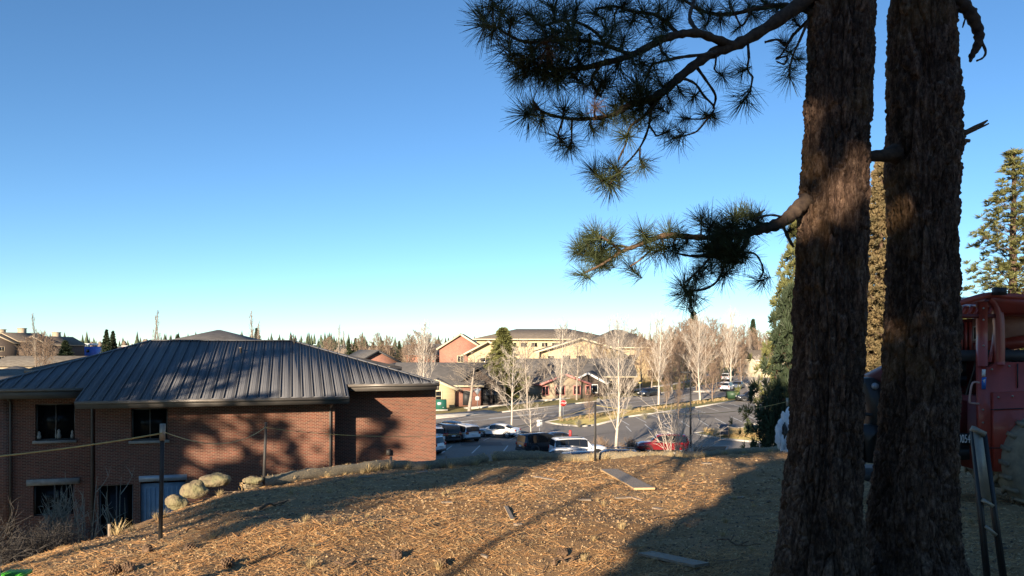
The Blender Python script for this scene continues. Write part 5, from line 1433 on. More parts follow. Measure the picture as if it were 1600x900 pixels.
LT = [(909, 428, .95), (929, 362, .95), (921, 372, .8), (914, 392, .95), (925, 400, .9), (905, 384, .8), (957, 367, .9), (940, 385, .9), (1003, 362, .95), (1010, 370, .7), (1046, 360, .8), (1060, 362, .7), (1024, 394, .95), (1038, 390, .8), (1010, 388, .8), (1055, 388, .85), (983, 416, .85),
      (950, 402, .8), (965, 398, .7), (1096, 340, 1.0), (1110, 352, 1.0), (1120, 358, .9), (935, 412, .6), (1072, 380, .6), (915, 378, .8), (938, 402, .8), (900, 396, .7)]
branch(LLb, LT, mname='limbbrown', par=PT1)  # lighter brown bark paints the sunlight on this limb
LL += [[(1168, 364, 5.0, 9), (1164, 384, 4.95, 8), (1150, 396, 4.9, 7), (1132, 402, 4.9, 7), (1110, 400, 4.9, 6), (1080, 400, 4.85, 4), (1058, 396, 4.8, 3)],
       [(1135, 402, 4.9, 5), (1128, 425, 4.85, 4), (1118, 442, 4.85, 4), (1100, 452, 4.85, 4), (1080, 454, 4.85, 4)],
       [(1110, 402, 4.9, 4), (1090, 424, 4.95, 4), (1070, 442, 5.0, 3)],
       [(1163, 394, 4.9, 4), (1180, 397, 4.9, 3), (1190, 412, 4.9, 3), (1192, 426, 4.9, 3), (1186, 436, 4.9, 3)],
       [(1222, 350, 5.15, 6), (1232, 372, 5.1, 5), (1240, 386, 5.1, 4)], [(1190, 352, 5.1, 5), (1180, 340, 5.1, 4), (1195, 328, 5.1, 3)], [(1225, 340, 5.2, 5), (1205, 336, 5.0, 3), (1180, 342, 4.9, 3)]]
LT2 = [(1078, 454, .95), (1068, 444, .85), (1072, 460, .9), (1088, 436, .9), (1097, 430, .7), (1130, 430, .85), (1186, 440, .85), (1116, 390, 1.05), (1132, 398, 1.1), (1150, 388, 1.05), (1125, 405, 1.0), (1142, 402, 1.0), (1105, 384, 1.0), (1158, 374, 1.0), (1140, 378, 1.0), (1120, 374, .9),
       (1160, 400, .8), (1110, 408, .9), (1096, 392, .9), (1150, 340, 1.0), (1160, 334, .9), (1176, 338, .9), (1184, 344, .8), (1170, 352, .9), (1140, 352, .9), (1130, 364, .9), (1150, 362, 1.0), (1128, 386, 1.1), (1138, 390, 1.1), (1236, 360, .6), (1055, 396, .7), (1090, 418, .6)]
branch(LL, LT2, par=PT1)
# the horizontal limb joining behind the gap, and dead stubs of the right pine
b = MB(); make_limb(b, [(1345, 246, 5.5, 17), (1362, 244, 5.5, 17), (1380, 243, 5.55, 20), (1400, 240, 5.6, 30)]); in_parent(b.build('limb', M['limb'], PT2, smooth=True), PT2)
b = MB()
make_limb(b, [(1480, -8, 5.6, 24), (1500, 4, 5.6, 20), (1514, 18, 5.6, 19), (1524, 36, 5.6, 17), (1530, 56, 5.6, 15), (1526, 74, 5.6, 12), (1519, 86, 5.6, 10), (1516, 97, 5.6, 3)])
make_limb(b, [(1514, 10, 5.6, 6), (1526, 16, 5.6, 5)]); make_limb(b, [(1532, 62, 5.6, 5), (1540, 80, 5.58, 4), (1536, 90, 5.58, 3), (1526, 95, 5.58, 3)]); make_limb(b, [(1512, 22, 5.6, 3), (1508, 30, 5.6, 3), (1504, 43, 5.6, 2)])
in_parent(b.build('dead_branch', M['limb'], PT2, smooth=True), PT2)
b = MB()
make_limb(b, [(1482, 216, 5.62, 16), (1500, 211, 5.6, 12), (1524, 200, 5.58, 8), (1543, 188, 5.57, 3)], 2); make_limb(b, [(1500, 212, 5.6, 5), (1530, 200, 5.56, 4), (1545, 193, 5.55, 2)], 2)
make_limb(b, [(1480, 222, 5.62, 14), (1500, 220, 5.62, 8), (1515, 220, 5.62, 5)], 2); make_limb(b, [(1490, 214, 5.6, 4), (1497, 207, 5.6, 4), (1503, 203, 5.6, 2)], 2)
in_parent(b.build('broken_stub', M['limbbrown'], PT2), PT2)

# ------------------------------------------------------------------ vehicles
def wheel_parts(t, x, y, r, w, tyre='tyre', rim='rim', spokes=5, out=1):
    b = MB(); b.lathe([(r*.62, -w/2), (r*.93, -w/2), (r, -w*.38), (r, w*.38), (r*.93, w/2), (r*.62, w/2), (r*.6, 0)], 20, 'y')
    ty = b.build('wheel', M[tyre], t, smooth=False); ty.location = (x, y, r)
    b = MB(); s = out
    b.lathe([(r*.60, -w*.42*1), (r*.63, w*.40), (r*.57, w*.44), (r*.52, w*.30), (r*.1, w*.30), (r*.1, w*.3)], 20, 'y')
    q = b.build('rim', M[rim], ty)
    if s < 0: q.rotation_euler = (0, 0, PI)
    sb = MB()
    for k in range(spokes):
        a = 2*PI*k/spokes
        sb.bar((math.cos(a)*r*.08, w*.36, math.sin(a)*r*.08), (math.cos(a)*r*.56, w*.40, math.sin(a)*r*.56), r*.13, w*.10, (0, 1, 0))
    d = sb.build('spokes', M['rim'] if rim == 'rim' else M[rim], ty)
    if s < 0: d.rotation_euler = (0, 0, PI)
    return ty
def car(kind, paint, label, loc, rotz, group='parked cars', cat=None):
    """x forward, y across, z up; lofted shell, separate glass, wheels and lamps"""
    if kind == 'suv':
        L, W, H, r = 4.65, 1.86, 1.72, .37
        prof = [(-2.32, .62, .70), (-2.30, .98, .95), (-2.26, 1.05, 1.10), (-2.08, 1.55, 1.06), (-1.95, 1.66, 1.05), (-1.2, 1.71, 1.04), (-.2, 1.72, 1.02), (.35, 1.66, 1.01), (.62, 1.52, 1.0), (1.10, 1.08, 1.0), (1.25, 1.04, 1.0), (1.9, .98, .94), (2.2, .88, .85), (2.32, .66, .64)]
        wins = [(3, 5), (5, 6), (6, 8)]; ws = (8, 9); rw_ = (2, 3); ax = (-1.42, 1.40)
    elif kind == 'boxy':
        L, W, H, r = 4.75, 1.92, 1.80, .40
        prof = [(-2.38, .60, .70), (-2.36, 1.05, 1.0), (-2.32, 1.14, 1.14), (-2.20, 1.68, 1.12), (-2.05, 1.78, 1.12), (-1.1, 1.82, 1.10), (-.1, 1.82, 1.08), (.45, 1.78, 1.07), (.62, 1.68, 1.07), (1.0, 1.17, 1.06), (1.15, 1.13, 1.06), (1.95, 1.08, 1.04), (2.3, 1.0, .98), (2.38, .62, .60)]
        wins = [(3, 5), (5, 6), (6, 8)]; ws = (8, 9); rw_ = (2, 3); ax = (-1.42, 1.45)
    else:
        L, W, H, r = 4.72, 1.85, 1.45, .34
        prof = [(-2.36, .58, .66), (-2.34, .86, .86), (-2.22, .98, .96), (-1.85, 1.06, .96), (-1.2, 1.30, .95), (-.75, 1.41, .94), (-.15, 1.45, .92), (.25, 1.42, .91), (.55, 1.33, .90), (1.20, .96, .90), (1.35, .91, .86), (1.95, .80, .76), (2.22, .70, .66), (2.36, .52, .50)]
        wins = [(4, 5), (5, 6), (6, 8)]; ws = (8, 9); rw_ = (3, 4); ax = (-1.42, 1.42)
    t = thing('parked_car' if group == 'parked cars' else 'car', label, cat or ('SUV' if kind != 'sedan' else 'car'), loc, rotz, group)
    # refine stations
    st = []
    P_ = prof
    for i, (x, top, belt) in enumerate(P_):
        st.append((x, top, min(belt, top)))
    nst = len(st)
    def ring(x, top, belt):
        k = min(1, (L/2-abs(x))/.35)
        w = W/2*(.82+.18*max(0, min(1, k))**.6)
        zb = .24 if abs(x) < L/2-.25 else .34
        th = max(0, top-belt)
        inset = .34*th
        wr = w*.97-inset*.75 if th > .12 else w*.93
        return [(0, zb), (w*.86, zb), (w*.985, zb+.14), (w, .62 if belt > .66 else belt*.9), (w*.975, belt-.02 if th > .12 else belt*.985), (wr+.02, max(top-.085, belt)), (wr-.09, top-.012), (0, top+.015)]
    m_ = 8
    V = []; 
    for x, top, belt in st:
        rg_ = ring(x, top, belt)
        V += [(x, y, z) for y, z in rg_]+[(x, -y, z) for y, z in rg_[-2:0:-1]]
    n = 2*m_-2
    body = []; glass = []; trim = []
    def is_side(j): return j in (4, n-5)
    for i in range(nst-1):
        for j in range(n):
            q = (i*n+j, i*n+(j+1) % n, (i+1)*n+(j+1) % n, (i+1)*n+j)
            side = j == 4 or j == n-5-0
            topb = j in (5, 6, 7, 8)
            g = False
            if j in (4, 9) and any(a <= i < c for a, c in wins): g = True
            if j in (5, 6, 7, 8) and (ws[0] <= i < ws[1] or rw_[0] <= i < rw_[1]): g = True
            if j in (0, 13, 1, 12): trim.append(q)
            elif g: glass.append(q)
            else: body.append(q)
    body.append(tuple(range(n))[::-1]); body.append(tuple(range((nst-1)*n, nst*n)))
    vs = np.array(V)
    def sub(fs, name, mt, off=0):
        b = MB(); b.add(vs, fs)
        return b.build(name, mt, t)
    sub(body, 'body', M[paint]); sub(glass, 'windows', M['darkglass']); sub(trim, 'sill_trim', M['trimblack'])
    # pillars, proud of the glass
    pb = MB()
    for a, c in wins[:-1]:
        for s in (0, 1):
            r0 = V[c*n+4] if not s else V[c*n+10]; r1 = V[c*n+5] if not s else V[c*n+9]
            pb.bar(r0, r1, .09, .02, (1, 0, 0))
    pb.build('pillars', M['trimblack'] if paint != 'carblack' else M['carblack'], t)
    for X in ax:
        for s in (-1, 1):
            wheel_parts(t, X, s*(W/2-.12), r, .24, out=s)
            MB().lathe([(r+.09, -.02), (r+.09, .035), (r+.02, .04), (r+.0, 0)], 18, 'y', (X, s*(W/2-.02), r+.02)).build('wheel_arch', M['trimblack'], t)
    zl = .80 if kind != 'sedan' else .66
    for s in (-1, 1):
        MB().box((L/2-.13, s*(W/2-.32), zl-.02), (.2, .42, .14)).build('headlight', M['lampclear'], t)
        MB().box((-L/2+.10, s*(W/2-.22), zl+.16), (.2, .26, .26 if kind != 'sedan' else .14)).build('tail_light', M['lampred'], t)
        MB().box((.78, s*(W/2+.06), 1.02 if kind != 'sedan' else .93), (.14, .2, .13)).build('mirror', M[paint], t)
    if kind != 'sedan':
        for s in (-1, 1):
            MB().bar((-1.9, s*.66, H+.045), (.2, s*.66, H+.05), .05, .05).build('roof_rail', M['trimblack'] if kind == 'boxy' else M['rim'], t)
    MB().box((L/2-.03, 0, .58 if kind != 'sedan' else .42), (.1, W*.55, .18)).build('grille', M['trimblack'], t)
    MB().box((L/2-.1, 0, .38), (.3, W*.86, .16)).build('bumper', M['trimblack'] if kind != 'sedan' else M[paint], t)
    MB().box((-L/2+.1, 0, .42), (.3, W*.86, .2)).build('bumper', M['trimblack'] if kind != 'sedan' else M[paint], t)
    MB().box((-L/2-.01, 0, .78 if kind != 'sedan' else .68), (.04, .4, .14)).build('number_plate', M['white'], t)
    return t
CZ = 0.035
def gcar(kind, paint, label, px, py, deg, group='parked cars', dy=0):
    g = G(px, py); g.z = float(zg(g.y))+CZ
    sl = math.atan(.025) if g.y > 90 else 0
    t = car(kind, paint, label, g, R(deg), group)
    if sl: t.rotation_euler = (sl*math.cos(R(deg))*0 + sl*math.cos(R(deg)), -sl*math.sin(R(deg)), R(deg))
    return t
def ycar(kind, paint, label, px, Y, deg, group='parked cars'):
    return car(kind, paint, label, (XY(px, Y), Y, float(zg(Y))+CZ), R(deg), group)
gcar('suv', 'carwhite', 'white SUV nearest the brick corner, its tail toward us', 655, 709, 152)
gcar('suv', 'carwhite', 'white SUV in the back row cut by the brick corner', 668, 692, 122)
gcar('boxy', 'carblack', 'dark SUV parked between two white SUVs in the back row', 692, 690, 122)
ycar('sedan', 'carblack', 'black car seen over the roofs behind the dark SUV', 704, 82, 122)
gcar('suv', 'carwhite', 'white SUV with dark tailgate glass left of the white sedan', 722, 688, 124)
gcar('sedan', 'carwhite', 'white sedan alone in the sun facing left', 777, 683, 160)
gcar('boxy', 'carblack', 'big black SUV behind the bank, tail to the left', 849, 708, 28)
ycar('sedan', 'carblack', 'black car hardly showing behind the big black SUV', 872, 71, 28)
ycar('boxy', 'carwhite', 'white long roofed SUV with dark side windows behind the bank', 903, 63.5, 12)
ycar('suv', 'carwhite', 'white car nose showing below the long white SUV', 874, 57.5, 165)
ycar('suv', 'cargrey', 'dark car of which only roof and windscreen show left of the fence post', 922, 55.5, 20)
ycar('suv', 'cargrey', 'blue grey car of which only the roof shows right of the fence post', 952, 56.5, 175)
ycar('suv', 'carred', 'bright red SUV facing left behind the white shrub', 1035, 67, 176)
gcar('sedan', 'carblack', 'dark sedan driving toward us on the road', 1014, 619, 222, 'cars on the road')
gcar('boxy', 'carwhite', 'nearer white SUV on the road seen from behind', 1136, 611, 62, 'cars on the road')
ycar('boxy', 'carwhite', 'farther white SUV on the road seen from behind', 1136, 170, 62, 'cars on the road')
ycar('sedan', 'cargrey', 'grey car beside the nearer white SUV on the road', 1153, 148, 242, 'cars on the road')
gcar('suv', 'carblack', 'dark blue SUV parked side on by the green bin', 1173, 627, 183)

# ------------------------------------------------------------------ lamps, signs, boxes by the lots
def lamp_post(px, Y, top_py, label, r=.09, two=False):
    x = XY(px, Y); z0 = float(zg(Y)); zt = (HOR-top_py)/FPX*Y
    t = thing('lamp_post', label, 'lamp post', (x, Y, z0), 0, 'lamp posts')
    MB().lathe([(.26, 0), (.26, .55), (.22, .6)], 12).build('concrete_base', M['concrete'], t)
    MB().lathe([(r, .6), (r*.7, zt-z0)], 8).build('pole', M['post'], t)
    MB().box((-.35, 0, zt-z0-.05), (.9, .4, .14)).build('lamp_head', M['post'], t)
    return t
lamp_post(1079, 66, 581, 'tall dark lamp post standing between the white shrub and the traffic island', .10)
lamp_post(663, 74, 604, 'dark lamp post just right of the brick corner', .08)
lamp_post(935, 120, 571, 'lamp post seen left of the biggest white tree', .09)
def flat_sign(name, label, px, Y, cy, shape, r, m, faceback=None, pole_top=None, base=None, text=None):
    x = XY(px, Y); z0 = float(zg(Y))+.16 if base is None else base; zc = (HOR-cy)/FPX*Y
    t = thing(name, label, 'sign', (x, Y, z0))
    MB().lathe([(.035, 0), (.035, zc-z0+r)], 6).build('pole', M['signgrey'], t)
    b = MB()
    if shape == 'oct': poly = [(r*math.cos(PI/8+k*PI/4), zc-z0+r*math.sin(PI/8+k*PI/4)) for k in range(8)]
    elif shape == 'tri': poly = [(-r, zc-z0+r*.6), (0, zc-z0-r), (r, zc-z0+r*.6)]
    elif shape == 'dia': poly = [(-r, zc-z0), (0, zc-z0-r), (r, zc-z0), (0, zc-z0+r)]
    else: poly = [(-r, zc-z0-r*1.2), (r, zc-z0-r*1.2), (r, zc-z0+r*1.2), (-r, zc-z0+r*1.2)]
    b.prism(poly, -.07, -.045); p = b.build('sign_face', m, t)
    return t, zc-z0
def text_obj(parent, body, size, loc, m, name='lettering', rot=(PI/2, 0, 0)):
    c = bpy.data.curves.new(name, 'FONT'); c.body = body; c.size = size; c.align_x = 'CENTER'; c.align_y = 'CENTER'; c.extrude = .002
    o = bpy.data.objects.new(name+'_tmp', c); COL.objects.link(o)
    dg = bpy.context.evaluated_depsgraph_get()
    me = bpy.data.meshes.new_from_object(o.evaluated_get(dg)); bpy.data.objects.remove(o)
    me.materials.clear(); me.materials.append(m)
    q = link(name, me, parent); q.location = loc; q.rotation_euler = rot
    return q
t, zc = flat_sign('stop_sign', 'red octagonal stop sign on the island beside the pale tree', 880, 97, 630, 'oct', .43, M['signred'])
b = MB(); b.prism([(.46*math.cos(PI/8+k*PI/4), zc+.46*math.sin(PI/8+k*PI/4)) for k in range(8)], -.043, -.03); b.build('sign_rim', M['white'], t)
text_obj(t, 'STOP', .36, (0, -.085, zc), M['white'])
t, zc = flat_sign('yield_sign', 'pale back of a give way sign by the round bare tree', 746, 110, 611, 'tri', .62, M['signgrey'])
MB().box((0, -.06, zc-1.1), (.55, .03, .55)).build('lower_plate', M['white'], t)
flat_sign('road_sign', 'small white rectangular sign at the car park entrance', 843, 80, 661, 'rect', .3, M['white'], base=LOT)
flat_sign('yellow_sign', 'small yellow diamond sign near the lodge', 1000, 140, 597, 'dia', .4, M['string'])
# two small posts
def bollard(px, Y, top, r, mt, label, name='bollard', base=LOT):
    x = XY(px, Y); zt = (HOR-top)/FPX*Y
    return MB().lathe([(r, 0), (r, zt-base-.1), (r*.8, zt-base-.03), (r*.3, zt-base)], 12).build(name, mt, None, loc=(x, Y, base), label=label, cat='bollard')
bollard(891, 70, 672, .13, M['signred'], 'red bollard behind the long white SUV')
bollard(741, 77, 664, .12, M['cream'], 'pale bollard between the white SUV and white sedan')
bollard(982.5, 61, 693, .14, M['limbbrown'], 'short brown post left of the red SUV')
# sign board on the traffic island
Y = 76.5; x = XY(1131.5, Y)
t = thing('sign_board', 'blue grey sign board with reddish frame on the traffic island', 'sign', (x, Y, LOT+.16), R(-20))
for s in (-1, 1): MB().box((s*.34*1.2, 0, .75), (.08, .08, 1.5)).build('leg', M['scrap'], t)
MB().box((0, -.05, .95), (.85, .06, 1.05)).build('panel', mat('slate_panel', (0.15, 0.16, 0.19)), t)
# green utility cabinet, green bin
g = G(689, 642); t = thing('utility_cabinet', 'dark green utility cabinet on the grass corner before the low house', 'utility box', (g.x, g.y, float(zg(g.y))+.05), R(8))
MB().box((0, 0, .1), (1.9, 1.5, .2)).build('pad', M['concrete'], t); MB().box((0, 0, .9), (1.6, 1.3, 1.4), taper=.96).build('cabinet', M['greenbox'], t)
MB().box((-.25, -.67, 1.05), (.5, .02, .34)).build('label_plate', M['white'], t); MB().box((.3, -.67, .5), (.2, .02, .1)).build('latch', M['signgrey'], t)
g = G(1145, 624); t = thing('dumpster', 'green waste skip between the white SUV and the parked dark SUV', 'bin', (g.x, g.y, float(zg(g.y))+.03), R(5))
b = MB(); b.prism([(-.95, .15), (.95, .15), (1.0, 1.25), (.8, 1.35), (-.8, 1.35), (-1.0, 1.25)], -.6, .6); b.build('bin_body', M['greenbin'], t)
MB().box((0, 0, 1.42), (1.9, 1.25, .06)).build('lid', M['black'], t)
# rail end of the farther island (pale block)
g = G(1187, 662)
line_sheet('kerb', [(29.0, 92.5), (31.8, 89.0), (38, 87)], .35, M['concrete'], .2, .3, kind='structure')

# ------------------------------------------------------------------ things on the mound
def stake(px, pyb, pyt, label, w=.035, cap=False, lean=0.0, rz=.3):
    g = MG(px, pyb); zt = (HOR-pyt)/FPX*g.y
    g.z = gz1(g.x, g.y)
    t = thing('fence_post', label, 'fence post', g, rz, 'steel fence posts')
    h = zt-g.z; lx = math.tan(R(lean))*h
    b = MB(); b.bar((0, 0, -.2), (lx, 0, h), w, w*.35, (0, 1, 0)); b.bar((0, w*.3, -.2), (lx, w*.3, h), w*.3, w*.7, (0, 1, 0)); b.build('post', M['post'], t)
    if cap: MB().bar((lx*.86, -.003, h*.86), (lx, -.003, h+.004), w*1.25, w*.9, (0, 1, 0)).build('painted_top', M['galv'], t)
    return g, Vector((g.x+lx, g.y, zt))
gA, tA = stake(250, 842, 663, 'dark steel post with pale painted top holding the yellow string at left', .045, True, 1.2)
gB, tB = stake(411, 752, 660, 'thin dark steel post at the left end of the straw roll', .05, False, 2.5)
gC, tC = stake(930, 718, 628, 'dark steel post standing before the biggest white tree', .055, False)
gD, tD = stake(1230, 706, 622, 'pale topped stake wrapped in plastic beside the left big trunk', .04, True)
def string(a, c, sag, label, r=.006, n=24):
    pts = [a.lerp(c, i/n)-Vector((0, 0, sag*4*(i/n)*(1-i/n))) for i in range(n+1)]
    return MB().tube(pts, r, 5).build('barrier_string', M['string'], None, label=label, cat='string', group='yellow barrier strings')
dn = Vector((0, -.01, 0))
string(Vector((-6.5, 7.0, (HOR-733)/FPX*7.0)), tA+Vector((0, 0, -.1))+dn, .06, 'yellow string running from the left edge up to the painted post', .009)
string(tA+Vector((0, 0, -.08)), tB+Vector((0, 0, -.08)), .22, 'sagging string between the painted post and the thin post', .006)
string(tB+Vector((0, 0, -.10)), tC+Vector((0, 0, -.12)), .42, 'long string crossing before the brick wall and car park', .0055)
string(tC+Vector((0, 0, -.08)), tD+Vector((0, 0, -.1)), .30, 'yellow string from the middle post to the plastic wrapped stake', .007)
# plastic sheet bundled on the last stake
rgp = random.Random(3)
def crumple(name, c, s, mt, parent, seed, res=3, amt=.35):
    import bmesh
    bm = bmesh.new(); bmesh.ops.create_icosphere(bm, subdivisions=res, radius=1)
    for v in bm.verts:
        n_ = mnoise.noise(v.co*2.2+Vector((seed, 0, 0)))*amt+abs(mnoise.noise(v.co*5+Vector((0, seed, 0))))*amt*.5
        v.co *= 1+n_; v.co = Vector((v.co.x*s[0], v.co.y*s[1], v.co.z*s[2]))
    me = bpy.data.meshes.new(name); bm.to_mesh(me); bm.free(); me.materials.append(mt)
    o = link(name, me, parent); o.location = c; return o
t = thing('plastic_bundle', 'crumpled white and black plastic sheeting hung on the stake beside the left big trunk', 'plastic sheet', (gD.x, gD.y-.12, gD.z))
kx = gD.y/FPX
crumple('white_sheet', (-.05, 0, 35*kx), (11*kx, .12, 26*kx), M['plastic'], t, 1, 4, .6)
crumple('white_fold', (-14*kx, -.05, 24*kx), (7*kx, .10, 18*kx), M['plastic'], t, 5, 4, .6)
crumple('black_fold', (-9*kx, -.11, 34*kx), (4*kx, .07, 11*kx), M['blackplastic'], t, 8, 3, .5)
crumple('black_fold', (1*kx, -.1, 18*kx), (5*kx, .07, 9*kx), M['blackplastic'], t, 12, 3, .5)
crumple('white_tail', (-3*kx, -.02, 6*kx), (7*kx, .1, 8*kx), M['plastic'], t, 15, 3, .6)
# straw roll along the rim
def wattle(a, c, label, r=.11, offs=.05):
    """a, c: distance along the crest in x"""
    xs = np.linspace(a, c, int((c-a)*14)+2)
    pts = []
    for x in xs:
        y = np.interp(x, CREST[6:, 0], CREST[6:, 1])+offs
        pts.append(Vector((x, y, gz1(x, y)+r*.75+.012*math.sin(x*3))))
    n = 18; b = MB(); V = []
    for i, p in enumerate(pts):
        tdir = (pts[min(i+1, len(pts)-1)]-pts[max(i-1, 0)]).normalized()
        s = tdir.cross(Vector((0, 0, 1))).normalized(); u = s.cross(tdir)
        e = min(1, min(i, len(pts)-1-i)/2.0+.3)
        for k in range(n):
            an = 2*PI*k/n
            rr = r*e*(1+.16*mnoise.noise(Vector((i*.35, k*.8, a)))+.05*math.sin(i*2.1+k))
            V.append(p+(s*math.cos(an)+u*math.sin(an))*rr)
    fs = [(i*n+k, i*n+(k+1) % n, (i+1)*n+(k+1) % n, (i+1)*n+k) for i in range(len(pts)-1) for k in range(n)]
    fs += [tuple(range(n))[::-1], tuple(range((len(pts)-1)*n, len(pts)*n))]
    t = thing('straw_wattle', label, 'straw roll', (pts[0].x, pts[0].y, pts[0].z), 0, 'straw rolls along the rim')
    in_parent(b.add([tuple(v) for v in V], fs).build('netted_roll', M['wattle'], t, smooth=True), t)
    m = int((c-a)*260); k = rs.randint(0, len(pts)-1, m); an = rs.uniform(-.3, PI+.3, m)
    cs = np.array([tuple(p) for p in pts])[k]+rs.normal(0, .03, (m, 3))*np.array([1, .3, 0])
    dirv = np.stack([np.zeros(m), -np.cos(an), np.sin(an)], 1)
    cen = cs+dirv*r*1.0
    ax = rs.normal(0, 1, (m, 3)); ax /= np.linalg.norm(ax, axis=1)[:, None]
    L = rs.uniform(.03, .09, m)[:, None]; sd = np.cross(ax, dirv)*.004
    V = np.stack([cen-ax*L*.5-sd, cen-ax*L*.5+sd, cen+ax*L*.5+sd, cen+ax*L*.5-sd], 1).reshape(-1, 3)
    o = in_parent(link('straw_fuzz', np_mesh('straw_fuzz', V, np.arange(len(V)).reshape(-1, 4), M['straw']), t, kind='stuff'), t)
    return t
wattle(-4.85, -.6, 'straw roll at the rim before the brick wall', .135)
wattle(-.5, 4.6, 'straw roll at the rim before the parked cars', .15)
wattle(4.7, 9.6, 'straw roll at the rim from the white shrub to the plastic bundle', .13)
for px, pyb, pyt, lab in ((611, 722, 700, 'short wooden stake at the straw roll under the right brick wall'), (697, 714, 709, 'tiny wooden stake at the straw roll right of the brick corner')):
    g = MG(px, pyb+4); MB().box((0, 0, .1), (.05, .03, .4)).build('wooden_stake', M['plank'], None, loc=g, rotz=.3, label=lab, cat='stake')
# boulders
import bmesh
def boulder(px, pyc, w_px, h_px, Y, label, seed, rz=0):
    bm = bmesh.new(); bmesh.ops.create_icosphere(bm, subdivisions=4, radius=1)
    sx = w_px*.5*Y/FPX; sz = h_px*.5*Y/FPX
    for v in bm.verts:
        n_ = mnoise.noise(v.co*1.1+Vector((seed*7, 0, 0)))*.28+mnoise.noise(v.co*3.1+Vector((0, seed*3, 0)))*.08+mnoise.noise(v.co*9+Vector((0, 0, seed)))*.04-abs(mnoise.noise(v.co*2.1+Vector((seed, seed, 0))))*.12
        c = v.co*(1+n_); v.co = Vector((c.x*sx, c.y*sx*.85, c.z*sz*(1.1 if c.z > 0 else .9)))
    me = bpy.data.meshes.new('boulder'); bm.to_mesh(me); bm.free(); me.materials.append(M['boulder']); me.shade_smooth()
    return link('boulder', me, None, loc=P(px, pyc, Y), rotz=rz, label=label, cat='boulder', group='boulders on the bank')
boulder(304, 766, 42, 29, 12.7, 'rounded sunlit boulder in the middle of the three on the bank', 1, .2)
boulder(336, 751, 48, 22, 13.6, 'flattest boulder, highest of the three on the bank', 2, .1)
boulder(276, 786, 34, 24, 11.7, 'lowest and greenest boulder of the three on the bank', 3, .5)
boulder(396, 751, 30, 14, 13.6, 'small shaded boulder by the left end of the straw roll', 4, .1)
# planks and scraps
def plank(pA, pB, width, label, thick=.035, lift=.03, name='plank', warp=.0, edge=True):
    a = MG(*pA); c = MG(*pB); mid = (a+c)/2
    d = Vector((c.x-a.x, c.y-a.y)); L = d.length
    ang_ = math.atan2(d.y, d.x)
    zA = gz1(a.x, a.y); zB = gz1(c.x, c.y)
    t = thing(name, label, 'board', (mid.x, mid.y, (zA+zB)/2+lift), ang_)
    n = 8; tilt = (zB-zA)
    b = MB(); e = MB()
    for i in range(n):
        x0 = -L/2+L*i/n; x1 = -L/2+L*(i+1)/n
        f = lambda x: tilt*(x/L)+warp*(x/L)**2*4
        b.add([(x0, -width/2, f(x0)), (x1, -width/2, f(x1)), (x1, width/2, f(x1)), (x0, width/2, f(x0))], [(0, 1, 2, 3)])
        for y in (-width/2, width/2):
            e.add([(x0, y, f(x0)), (x1, y, f(x1)), (x1, y, f(x1)-thick), (x0, y, f(x0)-thick)], [(0, 1, 2, 3)])
    for x in (-L/2, L/2):
        e.add([(x, -width/2, f(x)), (x, width/2, f(x)), (x, width/2, f(x)-thick), (x, -width/2, f(x)-thick)], [(0, 1, 2, 3)])
    b.build('face', M['plank'], t); e.build('cut_edge', M['plankedge'] if edge else M['plank'], t)
    return t
plank((951, 736), (1007, 765), .36, 'weathered board with fresh cut edge lying in the sun beyond the middle', .032, .04)
plank((1008, 867), (1097, 888), .17, 'grey board lying in the shade at the bottom', .025, .04, edge=False)
plank((790, 794), (801, 811), .05, 'short narrow stick of split wood left of the middle', .02, .03, 'wood_scrap')
SCR = [((905, 783), (922, 783), .10, 'pale split wood scrap, leftmost of the row in the middle'), ((962, 780), (988, 780), .10, 'tan split wood scrap in the middle of the row'), ((989, 781), (1003, 783), .12, 'tan wood scrap at the right end of the row'),
       ((1021, 793), (1033, 796), .11, 'reddish bark scrap below the row of scraps'), ((835, 748), (868, 752), .12, 'pale crumpled strip among shade stripes left of the board'), ((1097, 725), (1110, 725), .16, 'pale chunk near the rim in the sun'),
       ((1140, 781), (1162, 780), .10, 'pale flat scrap in the sun right of the middle'), ((1202, 832), (1216, 834), .04, 'thin pale strip in shade beside the left trunk'), ((802, 820), (816, 820), .08, 'flat bark piece under the narrow stick'),
       ((560, 748), (582, 747), .06, 'thin pale strip in the shade before the brick wall'), ((652, 739), (668, 738), .12, 'pale scrap in the shade near the straw roll'), ((690, 789), (706, 787), .07, 'pale scrap at the edge of a shade stripe'),
       ((752, 872), (762, 875), .05, 'small pale chunk in the sun low in the middle'), ((1300, 720), (1310, 722), .05, 'scrap behind the left big trunk')]
for a, c, w, lab in SCR:
    plank(a, c, w*.7, lab, .02, .03, 'wood_scrap', edge=False)
def cone_(px, py, label, s=1.0):
    g = MG(px, py); g.z = gz1(g.x, g.y)+.03*s
    b = MB(); b.lathe([(.006, -.045), (.028, -.035), (.034, -.005), (.026, .025), (.008, .05)], 9)
    for k in range(42):
        a = k*2.4; z = -.038+.085*k/42; r = .032*math.sqrt(max(.05, 1-((z+.005)/.055)**2))
        b.bar((math.cos(a)*r*.6, math.sin(a)*r*.6, z), (math.cos(a)*(r+.014), math.sin(a)*(r+.014), z+.008), .018, .005)
    return b.build('pine_cone', M['limbbrown'], None, loc=g, rot=(1.3, rt.uniform(0, 3), rt.uniform(0, 6)), scale=s, label=label, cat='pine cone', group='pine cones on the ground')
